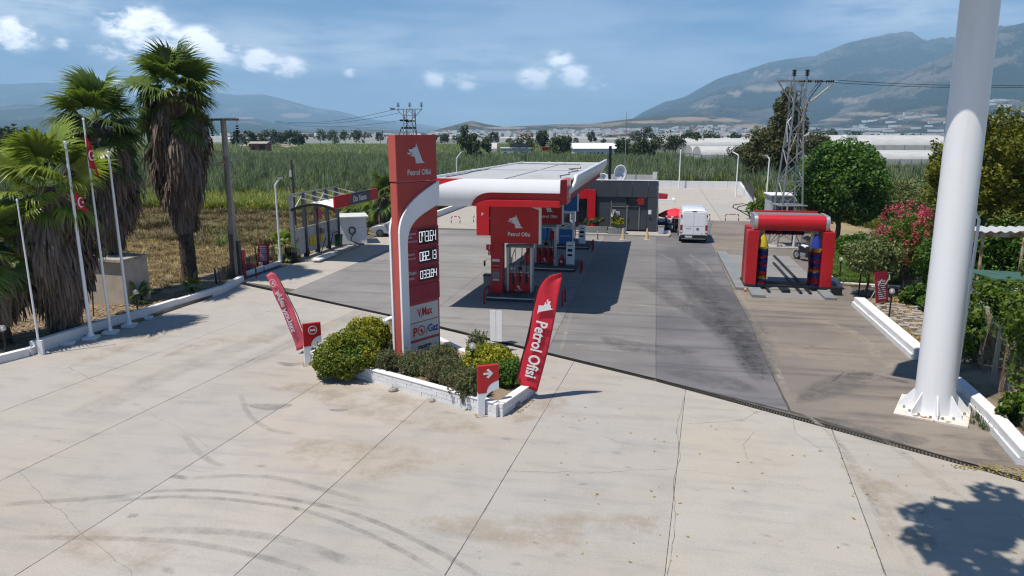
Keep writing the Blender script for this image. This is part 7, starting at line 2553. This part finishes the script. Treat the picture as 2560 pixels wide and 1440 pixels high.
# broad leaved tree reaching in at the right edge, foliage down to the kerb
c_ = (15.05 * math.cos(TH) - 18 * math.sin(TH), 15.05 * math.sin(TH) + 18 * math.cos(TH))
pt = thing('broadleaf_tree', 'leafy light green tree reaching in at the right picture edge', 'tree', c_)
trunk(pt, 3.4, .17, .07, (-.3, 0), 6, .25, 1.7)
a1, d1 = crown_pts((-.1, .1, 3.4), (1.4, 1.6, 3.4), 12000, 110, .24, .65, low=-.95)
link('crown', leaf_mesh('crown', a1, .068, M['f_plane'], .85, .35, d1), pt)
p3 = P(2545, 1075)
bush('leaning_bush', 'dark leafy bush spilling over the weedy right kerb', p3, .55, .6, .9, 'f_plane', 1500, 22, .07, z0=.2, m2='f_ficus')
# tall tree outside the frame whose shadow lies on the concrete at the lower right
tt_ = thing('overhanging_tree', 'tall tree outside the right edge throwing leafy shade on the concrete', 'tree', (9.6, 8.0, 0))
trunk(tt_, 11.5, .3, .12, (-5.4, 2.6), 6, .6, 2.0)
a2, d2_ = crown_pts((-6.06, 2.8, 12.8), (2.0, 2.4, 1.4), 3400, 46, .26, .7, low=-.95)
link('crown', leaf_mesh('crown', a2, .15, M['f_plane'], .7, .8, d2_), tt_)
# eucalyptus behind the pylon
p_ = at_dist(1935, 112)
tree('eucalyptus', 'big dark olive tree rising to a point behind the lattice pylon', p_, 5.2, (5.2, 4.5, 4.3), 'f_euc', 9000, 80, .26, 3.5, .3, .45, .3, low=-.8)
p_ = at_dist(1968, 112)
tree('eucalyptus', 'tall narrow top of dark foliage directly behind the pylon', p_, 9.2, (2.6, 2.6, 6.2), 'f_euc', 7000, 70, .26, 8, .28, .45, .3, low=-.9)
p_ = at_dist(2045, 150)
tree('eucalyptus', 'dull green tree in front of the white house on the right', p_, 5.0, (3.2, 3, 4.4), 'f_euc', 3000, 40, .34, 4, .2, .45, .3)
p_ = at_dist(1705, 112)
for lab, x, y0, Y, rx in (('thin grey shrub in front of the plastic greenhouse, left one', 1782, 392, 170, 2.2), ('thin grey shrub in front of the plastic greenhouse, right one', 1800, 395, 170, 2.0), ('brownish shrub at the left of the eucalyptus', 1862, 372, 160, 4.0)):
    q_ = at_dist(x, Y)
    tree('field_shrub', lab, q_, ZH(y0, q_) - 1.2, (rx, rx, 2.4), 'f_grey', 1200, 24, .3, 2, .1)
bush('reed_side_bush', 'green bush at the fence end below the lamp post', P(1905, 548), 1.6, 1.2, 2.2, 'f_plane', 3000, 30, .09, z0=0)

# ------------------------------------------------------------------ far trees, each on its own
far = [(25, 330, 120, 5.5, 'dark tree at the far left edge above the reeds'), (62, 338, 125, 5.0, 'rounded dark tree second from the left edge'), (100, 345, 125, 4.6, 'dull olive tree left of the second palm'), (-20, 322, 130, 6.0, 'tall dark tree cut by the left edge'),
       (135, 340, 140, 5.0, 'brownish tree half hidden by palm leaves'), (1168, 325, 200, 3.4, 'tall dark pine like tree beyond the totem'), (1195, 345, 190, 3.6, 'dense green tree right of the dark pine like tree'), (1310, 350, 230, 5.0, 'wide green tree beside the solar roofed house'), (1355, 332, 260, 2.6, 'slim tree behind the solar roofed house'),
       (1398, 352, 210, 4.2, 'bushy green tree left of the white barn'), (1425, 350, 240, 3.6, 'green tree touching the white barn'), (1560, 352, 200, 3.0, 'dark tree right of the white barn'), (1590, 330, 420, 4.0, 'small lone tree on the plain before the mountain'), (1620, 322, 380, 4.6, 'slender dark tree in the middle of the plain'),
       (1612, 356, 190, 3.6, 'round bush tree at the greenhouse corner'), (1665, 344, 250, 5.5, 'dark tree group by the long greenhouse'), (1690, 348, 250, 4.0, 'lighter tree beside the long greenhouse'), (1722, 335, 330, 4.2, 'round dark tree behind the long greenhouse'), (1742, 345, 260, 4.0, 'olive tree above the long greenhouse roof'), (1780, 340, 280, 4.6, 'dark tree near the small white hut'),
       (620, 330, 330, 4.5, 'left round tree on the pale rocky rise'), (668, 331, 330, 4.8, 'dark round tree in the middle of the rocky rise'), (690, 331, 340, 4.0, 'small round tree right of the middle one'), (722, 330, 340, 5.0, 'dark tree at the right end of the rocky rise'), (745, 334, 340, 4.0, 'low dark tree right of the rocky rise'),
       (590, 330, 340, 3.0, 'tiny tree left of the rocky rise'), (800, 332, 500, 5.0, 'hazy tree row member left of centre'), (830, 332, 520, 5.5, 'hazy dark tree in the row left of the totem'), (862, 332, 520, 5.0, 'hazy dark tree next in the row left of the totem'), (890, 330, 480, 4.5, 'dark upright tree near the totem'), (950, 335, 520, 4.0, 'small hazy tree just left of the totem'),
       (1110, 335, 420, 3.0, 'small hazy tree right of the totem'), (1235, 334, 420, 3.2, 'small dark tree on the plain beyond the canopy'), (1480, 334, 460, 3.4, 'round hazy tree beyond the canopy'), (1840, 333, 520, 4.0, 'hazy tree near the foot of the big mountain'), (2080, 330, 500, 6.0, 'hazy dark tree row left of the mast'), (2140, 331, 520, 6.5, 'hazy dark tree row nearest the mast')]
for x, y, Y, r_, lab in far:
    q_ = at_dist(x, Y)
    ztop = ZH(y - 8 * (1 if Y > 300 else 1.6), q_)
    ztop = max(ztop, 3.0)
    tall = 1.35 if 'slender' in lab or 'upright' in lab or 'pine like' in lab or 'slim' in lab else .9
    rr_ = min(r_, ztop * .62 / tall * 1.1)
    tree('field_tree', lab, q_, ztop * .56, (rr_, rr_, ztop * .46), 'f_far', 900 if Y > 300 else 1600, 26, .42 if Y > 300 else .3, ztop * .5, .18, .55, .32, group='trees on the far plain', limbs=2)

# ------------------------------------------------------------------ houses and greenhouses
def house(name, label, p, w, d, h, wall, roof='flat', wins=(), rz=TH, roofm='offwhite', cat='house'):
    t = thing(name, label, cat, p, rz)
    MB().bx(-w / 2, w / 2, 0, d, -.3, h).build('wall', wall, t)
    if roof == 'flat':
        MB().bx(-w / 2 - .2, w / 2 + .2, -.2, d + .2, h + .002, h + .22).build('roof', M[roofm], t)
    else:
        MB().prism([(-.5, h + .002), (d / 2, h + roof), (d + .5, h + .002)], -w / 2 - .4, w / 2 + .4, 'x').build('roof', M[roofm], t)
    for (x0, z0, ww, hh) in wins:
        q = MB().bx(x0, x0 + ww, -.06, .0, z0, z0 + hh).build('window', M['glass'], t)
        MB().bx(x0 - .1, x0 + ww + .1, -.09, -.062, z0 - .12, z0 - .02).build('sill', M['white'], q)
    return t


q_ = at_dist(1492, 215)
k = 215 / 1792
house('white_barn', 'long white barn with pitched roof in the middle of the reeds', q_, 112 * k, 9, 3.6, M['white'], 1.6, [(-2 + i * 1.2, 1.6, .5, .9) for i in range(4)] + [(-6, .2, 2.4, 1.7)], roofm='white', cat='barn')
q_ = at_dist(1290, 225)
hh = house('flat_house', 'low white house with solar panels among trees', q_, 80 * k, 9, 3.4, M['offwhite'], 'flat', [(-4, 1.2, 1.2, 1.1), (-1, .3, 1.1, 1.9), (2.2, 1.2, 1.2, 1.1)])
for i in range(3):
    MB().bx(-1.5 + i * 1.7, -.1 + i * 1.7, 1, 3, 3.9, 3.98).build('solar_panel', M['lens'], hh, rot=(rad(28), 0, 0), loc=(0, 0, 0))
q_ = at_dist(642, 250)
hh = house('brick_shell', 'unfinished red brick house standing in the reeds', q_, 42 * 250 / 1792, 5.5, 4.6, M['brick'], .7, [(-2.0, 2.2, .9, 1.5), (.6, 1.9, 1.8, 2.2)], roofm='concrete_post')
q_ = at_dist(1375, 250)
house('red_shed', 'small red shed between the trees left of the white barn', q_, 5, 4, 3.2, M['red_matt'], 'flat', [(-1, .8, .8, .9)], roofm='red_matt', cat='shed')
q_ = at_dist(2035, 170)
hh = house('grey_villa', 'grey two storey villa with white tank on the roof', q_, 7.5, 7, 6.2, M['lightgrey'], 'flat', [(-1.8, 3.6, 2.2, 1.9), (1.4, 3.7, 1.3, 1.4), (-2, .8, 2, 1.6)])
MB().lathe([(0, 0), (.6, 0), (.65, .7), (0, .8)], (-.6, 3, 7.6), 12).build('water_tank', M['white'], hh)
MB().bx(-1.6, .4, 2.2, 4.2, 6.43, 7.5).build('tank_stand', M['lightgrey'], hh)
q_ = at_dist(2120, 150)
hh = house('white_villa', 'white flat roofed villa just above the round tree', q_, 10.5, 8, 5.6, M['white'], 'flat', [(-4.2, 3.4, 2.0, 1.3), (.8, 3.6, 1.4, 1.2)], roofm='white')
MB().bx(.2, 2.6, 1, 3, 5.83, 7.7).build('stair_box', M['white'], hh)
MB().prism([(-.9, 5.83), (.19, 5.83), (.19, 7.3), (-.9, 7.6)], 1, 2.5).build('parapet_wall', M['white'], hh)
q_ = at_dist(1810, 270)
house('small_hut', 'tiny white hut above the long greenhouse', q_, 6.5, 5, 3.6, M['white'], .9, [(-2, .9, .8, 1.2), (.8, .9, .8, 1.2)], roofm='lightgrey', cat='hut')


def greenhouse(label, x0, x1, Y, ytop, ybase, n=1, m='film', depth=20, rz=TH):
    a, b_ = at_dist(x0, Y), at_dist(x1, Y)
    t = thing('greenhouse', label, 'greenhouse', ((a[0] + b_[0]) / 2, (a[1] + b_[1]) / 2, 0), rz)
    w = math.hypot(a[0] - b_[0], a[1] - b_[1])
    h = ZH(ytop, a)
    MB().bx(-w / 2, w / 2, 0, depth, 0, h * .62).build('side_wall', M[m], t)
    for i in range(n):
        y0 = depth * i / n
        y1 = depth * (i + 1) / n
        prof = [(y0 + (y1 - y0) * (1 - math.cos(q)) / 2, h * .62 + h * .38 * math.sin(q)) for q in np.linspace(0, PI, 10)]
        MB().prism(prof, -w / 2 - .05, w / 2 + .05, 'x').build('vaulted_roof', M[m], t, smooth=True)
    for k_ in range(int(w / 6) + 1):
        MB().bx(-w / 2 + k_ * 6 - .06, -w / 2 + k_ * 6 + .06, -.08, -.01, 0, h * .62).build('frame_post', M['steel'], t)
    return t


M['film'] = mat('greenhouse_film', (.50, .50, .485), .45, var=.18, sc=.3, stretch=(1, 1, 6))
greenhouse('plastic greenhouse with sagging side among the reeds left of the eucalyptus', 1756, 1875, 168, 366, 400, 2, depth=16)
greenhouse('very long low white greenhouse on the plain behind it', 1640, 1885, 255, 346, 364, 2, depth=20)
greenhouse('long white greenhouse row behind the round tree', 2060, 2375, 210, 338, 362, 3, depth=40)
greenhouse('near white greenhouse roof just above the tall grass', 2215, 2400, 150, 378, 395, 2, depth=14)
greenhouse('low white tunnel left of the solar roofed house', 1218, 1242, 235, 357, 364, 1, depth=9)
a, = [at_dist(2172, 165)]
t = thing('greenhouse', 'row of small plastic tunnels with open arched ends', 'greenhouse', a, TH)
for i in range(4):
    pr = [(i * 3.4 + 1.65 - 1.65 * math.cos(q), 1.2 + 1.9 * math.sin(q)) for q in np.linspace(0, PI, 12)]
    MB().prism([(i * 3.4, 0)] + pr + [(i * 3.4 + 3.3, 0)], 0, 20).build('tunnel', M['film'], t, smooth=True)
    MB().prism([(x * .94 + .06 * (i * 3.4 + 1.65), z * .94) for x, z in [(i * 3.4, 0)] + pr + [(i * 3.4 + 3.3, 0)]], -.05, -.004).build('end_mesh', M['midgrey'], t)
# transformer kiosk behind the pylon
q_ = P(1962, 580)
kk = thing('transformer_kiosk', 'grey transformer kiosk with white roof behind the pylon', 'kiosk', q_, rad(4))
zk = ZH(490, q_)
MB().bx(-1.25, 1.6, 0, 2.4, 0, zk).build('wall', M['lightgrey'], kk)
MB().bx(-1.4, 1.75, -.2, 2.5, zk + .002, zk + .1).build('roof', M['white'], kk)
for x in (-.9, .1):
    MB().bx(x, x + .85, -.02, 0, .1, zk - .5).build('door', M['black'], kk)
tag(MB().bx(-.6, .6, -.4, .4, -.1, 1.0).build('rubble_pile', M['stone'], loc=(*at_dist(690, 300), 0)), 'pale rocky rise far behind the reeds on the left', 'rocks')
# town on the far plain: small blocks too many and too small to tell apart
tw = MB()
tr_ = MB()
for k in range(2600):
    x = R.uniform(560, 2420)
    Y = R.choice((R.uniform(900, 1700), R.uniform(1500, 3600), R.uniform(2400, 3700)))
    if x > 1850 and Y > 2500: continue
    q_ = at_dist(x, Y)
    z = 0
    if 1250 < x < 1900 and Y > 2500 and R.random() < .6: z = R.uniform(0, 45) * (Y - 2500) / 1200
    w, d, h = R.uniform(6, 22), R.uniform(6, 14), R.uniform(3, 9)
    (tr_ if R.random() < .22 else tw).bx(q_[0] - w / 2, q_[0] + w / 2, q_[1], q_[1] + d, z - 30 if z else 0, z + h, R.uniform(-.4, .4))
for k in range(420):
    x = R.uniform(560, 2450)
    Y = R.uniform(560, 2300)
    q_ = at_dist(x, Y)
    w, d, h = R.uniform(30, 130), R.uniform(16, 40), R.uniform(3, 4.5)
    tw.bx(q_[0] - w / 2, q_[0] + w / 2, q_[1], q_[1] + d, 0, h, R.uniform(-.15, .15))
for V_, n_, hi in ((VF, 520, 30), (VM, 160, 16)):
    for k in range(n_):
        i_, j_ = R.randrange(1, hi), R.randrange(3, V_.shape[1] - 3)
        x, y, z = V_[i_, j_]
        w, d, h = R.uniform(8, 28), R.uniform(7, 16), R.uniform(4, 9)
        if V_ is VM: w *= 2.2
        (tr_ if R.random() < .2 else tw).bx(x - w / 2, x + w / 2, y - d, y, z - 20, z + h, R.uniform(-.4, .4))
tag(tw.build('distant_town', mat('far_white_buildings', (.62, .61, .60), .8, var=.3, sc=.02)), kind='stuff')
tag(tr_.build('distant_tiled_houses', mat('far_tiled_houses', (.36, .22, .15), .9, var=.3, sc=.02)), kind='stuff')
ft = []
for k in range(900):
    x = R.uniform(540, 2450)
    Y = R.uniform(560, 3000)
    q_ = at_dist(x, Y)
    r_ = R.uniform(2.2, 5)
    c, dd = crown_pts((q_[0], q_[1], r_ * .8), (r_ * 1.2, r_, r_), 26, 8, .5, .4)
    ft.append(c)
link('distant_trees', leaf_mesh('distant_trees', np.concatenate(ft), 1.3, M['f_far'], .7))['kind'] = 'stuff'
# hillside plots and greenhouses on the foot of the big mountain come with the terrain's rock patches
rk = MB()
for k in range(150):
    x = R.uniform(590, 745)
    q_ = at_dist(x, R.uniform(330, 400))
    s = R.uniform(1.0, 3.0)
    rk.lathe([(s * 1.3, -.3), (s * 1.1, s * .4), (s * .5, s * .8), (0, s * .85)], (q_[0], q_[1], 0), 6)
tag(rk.build('rocky_rise', M['stone']), kind='stuff')

# ------------------------------------------------------------------ ground cover
reed_a = [tuft_mesh('reed_clump', M['f_reed'], 34, 3.3, 1.1, .045, .35, .55) for _ in range(3)] + [tuft_mesh('reed_clump', M['f_reed2'], 34, 3.0, 1.2, .05, .4, .6)]
poly = [at_dist(-260, 92), at_dist(330, 90), at_dist(560, 84), at_dist(880, 84), at_dist(1000, 82), (-22.5, 76), (-22.2, 112), (13.5, 112), (14, 80), at_dist(1935, 80), at_dist(2120, 92), at_dist(2360, 88), at_dist(2620, 90), at_dist(2620, 150), at_dist(2300, 152), at_dist(2180, 150), at_dist(1760, 166), at_dist(1740, 205), at_dist(1000, 210), at_dist(-260, 210)]
pp = fill(poly, 42000)
keep = np.ones(len(pp), bool)
nz_ = npnoise(pp[:, 0], pp[:, 1], .11)
nw_ = npnoise(pp[:, 0] + 40, pp[:, 1], .35)
pp = pp[rng.uniform(size=len(pp)) < .60 + .42 * nz_ + .28 * nw_]
sc_ = rng.uniform(.62, 1.12, len(pp)) * (1 + .16 * npnoise(pp[:, 0], pp[:, 1], .06) + .14 * npnoise(pp[:, 0], pp[:, 1], .5))
scatter('reed_bed', 'dense tall green reeds filling the field behind the station', None, reed_a, np.c_[pp, np.zeros(len(pp))], sc_)
reed_far = [tuft_mesh('far_reed_clump', M['f_reed'], 26, 3.1, 2.2, .16, .4, 2.0), tuft_mesh('far_reed_clump', M['f_reed2'], 26, 2.9, 2.2, .17, .4, 2.0)]
poly = [at_dist(-260, 208), at_dist(1000, 208), at_dist(1740, 203), at_dist(1640, 245), at_dist(1640, 420), at_dist(-260, 420)]
pp = fill(poly, 26000)
scatter('far_reed_bed', 'far part of the reed field fading towards the plain', None, reed_far, np.c_[pp, np.zeros(len(pp))], rng.uniform(.6, 1.1, len(pp)))
# rank green growth at the near edge of the reeds
wd = [tuft_mesh('weed_clump', M['f_reed2'], 30, 1.5, 1.1, .05, .5, .6), tuft_mesh('weed_clump', M['f_yellow'], 30, 1.3, 1.0, .05, .6, .6)]
poly = [at_dist(340, 90), at_dist(340, 74), at_dist(560, 72), at_dist(760, 70), at_dist(930, 70), (-22.6, 66), (-22.6, 84), at_dist(880, 86), at_dist(560, 88)]
pp = fill(poly, 5200)
scatter('green_weeds', 'rank yellow green weeds along the reed edge', None, wd, np.c_[pp, np.zeros(len(pp))], rng.uniform(.6, 1.25, len(pp)))
poly = [(12.6, 70), (13.4, 110), at_dist(1990, 100), at_dist(2360, 92), at_dist(2640, 92), at_dist(2640, 60), at_dist(2240, 58), at_dist(2140, 64), at_dist(1990, 70), (12.4, 57)]
pp = fill(poly, 7000)
scatter('green_weeds', 'tall mixed grass right of the back yard', None, wd + [tuft_mesh('weed_clump', M['f_weed'], 30, 1.3, .8, .03, .4, .5)], np.c_[pp, np.zeros(len(pp))], rng.uniform(.5, 1.2, len(pp)))
# dry field on the left
fld = [P(-300, 700), P(380, 742), P(470, 700), P(560, 682), P(600, 680), P(735, 632), (-22.9, 50), (-23.2, 68), at_dist(930, 72), at_dist(560, 76), at_dist(300, 78), at_dist(-300, 80)]
pp = fill(fld, 60000)
d_ = pp[:, 0] * -math.sin(TH) + pp[:, 1] * math.cos(TH)
nz_ = npnoise(pp[:, 0], pp[:, 1], .32)
u_ = rng.uniform(size=len(pp))
dry = d_ + 5 * nz_ < 51
br = [tuft_mesh('scrub_clump', M['f_brown'], 26, .62, .42, .022, .5, .28) for _ in range(2)] + [tuft_mesh('scrub_clump', M['f_weed'], 22, .6, .4, .02, .4, .25)]
ng_ = npnoise(pp[:, 0] + 9, pp[:, 1] + 3, .9)
sel = ~dry & (u_ < .42 + .42 * ng_)
scatter('brown_scrub', 'low brown and olive scrub in the field', None, br, np.c_[pp[sel], np.zeros(sel.sum())], rng.uniform(.45, 1.1, sel.sum()) * (1.1 + .7 * np.clip(ng_[sel], -.6, 1)))
sw = [tuft_mesh('straw_clump', M['f_straw'], 22, .34, .35, .014, .7, .2), tuft_mesh('straw_clump', M['f_weed'], 22, .4, .35, .016, .6, .2)]
sel = (dry & (u_ < .72)) | (~dry & (u_ > .80))
scatter('dry_straw', 'dry straw coloured grass near the left kerb', None, sw, np.c_[pp[sel], np.zeros(sel.sum())], rng.uniform(.5, 1.2, sel.sum()))
gr = [tuft_mesh('green_tuft', M['f_grey'], 26, .8, .6, .03, .5, .3), tuft_mesh('green_tuft', M['f_grass'], 26, .7, .5, .03, .4, .3)]
sel = (nz_ > .35) & (u_ > .965)
scatter('green_tufts', 'scattered green tufts in the dry field', None, gr, np.c_[pp[sel], np.zeros(sel.sum())], rng.uniform(.6, 1.4, sel.sum()))
# verge leaf litter, lawn, kerb weeds
lv_ = fill([P(-100, 920), P(84, 868), P(300, 815), P(450, 765), P(600, 700), P(520, 715), P(380, 748), P(100, 800), P(-200, 850)], 9000)
lm = leaf_mesh('dead_leaf_litter', np.c_[lv_, rng.uniform(.12, .20, len(lv_))], .085, M['f_dead2'], .3, 2.5)
link('dead_leaf_litter', lm)['kind'] = 'stuff'
lw = fill([P(2065, 690), P(2104, 712), P(2250, 718), P(2300, 640), P(2230, 600), P(2080, 610)], 5200)
scatter('lawn_grass', 'green grass under the trees on the right', None, [tuft_mesh('lawn_tuft', M['f_grass'], 16, .28, .22, .014, .4, .15)], np.c_[lw, np.full(len(lw), .1)], rng.uniform(.6, 1.3, len(lw)))
dw = fill([P(2170, 770), P(2310, 895), P(2360, 880), P(2330, 760), P(2250, 735)], 900)
scatter('verge_grass', 'dry grass between the verge stones', None, [tuft_mesh('verge_tuft', M['f_straw'], 16, .22, .2, .012, .4, .12)], np.c_[dw, np.full(len(dw), .1)], rng.uniform(.5, 1.2, len(dw)))
kw = [P(*q) for q in ((2395, 985), (2410, 1000), (2425, 1012), (2440, 1030), (2455, 1050), (2470, 1070), (2490, 1085), (2386, 978), (2310, 900), (2248, 850), (2190, 800), (2145, 762))]
kp = np.concatenate([np.array(q) + rng.normal(size=(9, 2)) * .12 for q in kw])
scatter('kerb_weeds', 'weeds growing at the foot of the right kerb', None, [tuft_mesh('kerb_tuft', M['f_grey'], 16, .34, .2, .014, .4, .12)], np.c_[kp, np.zeros(len(kp))], rng.uniform(.35, 1.0, len(kp)))
lf1 = fill([P(2350, 1165), P(2470, 1182), P(2600, 1215), P(2620, 1180), P(2520, 1165), P(2440, 1160)], 4000)
lf2 = fill([P(1400, 980), P(2560, 1200), P(2560, 1440), P(1300, 1440)], 200)
lf2 = lf2[:70]
lp = np.concatenate([lf1[:260], lf2])
link('fallen_leaves', leaf_mesh('fallen_leaves', np.c_[lp, np.full(len(lp), .014)], .035, M['litter'], .6, 5))['kind'] = 'stuff'
lf3 = fill([P(1240, 1010), P(1300, 1035), P(1340, 1000), P(1260, 1000)], 300)
link('fallen_leaves', leaf_mesh('fallen_leaves', np.c_[lf3, np.full(len(lf3), .02)], .03, M['f_dead2'], .5, 4))['kind'] = 'stuff'

# ------------------------------------------------------------------ the air
hz_box = MB().bx(-24000, 24000, -400, 21500, -1.2, 1330)
hm = bpy.data.materials.new('hazy_air')
hm.use_nodes = True
t = hm.node_tree
t.nodes.clear()
pv2 = N(t, 'ShaderNodeVolumePrincipled')
pv2.inputs['Color'].default_value = (.45, .71, 1.0, 1)
pv2.inputs['Density'].default_value = 1.0e-4
pv2.inputs['Anisotropy'].default_value = 0.0
mo = N(t, 'ShaderNodeOutputMaterial')
L(t, pv2.outputs[0], mo.inputs['Volume'])
tag(hz_box.build('haze', hm), kind='stuff')
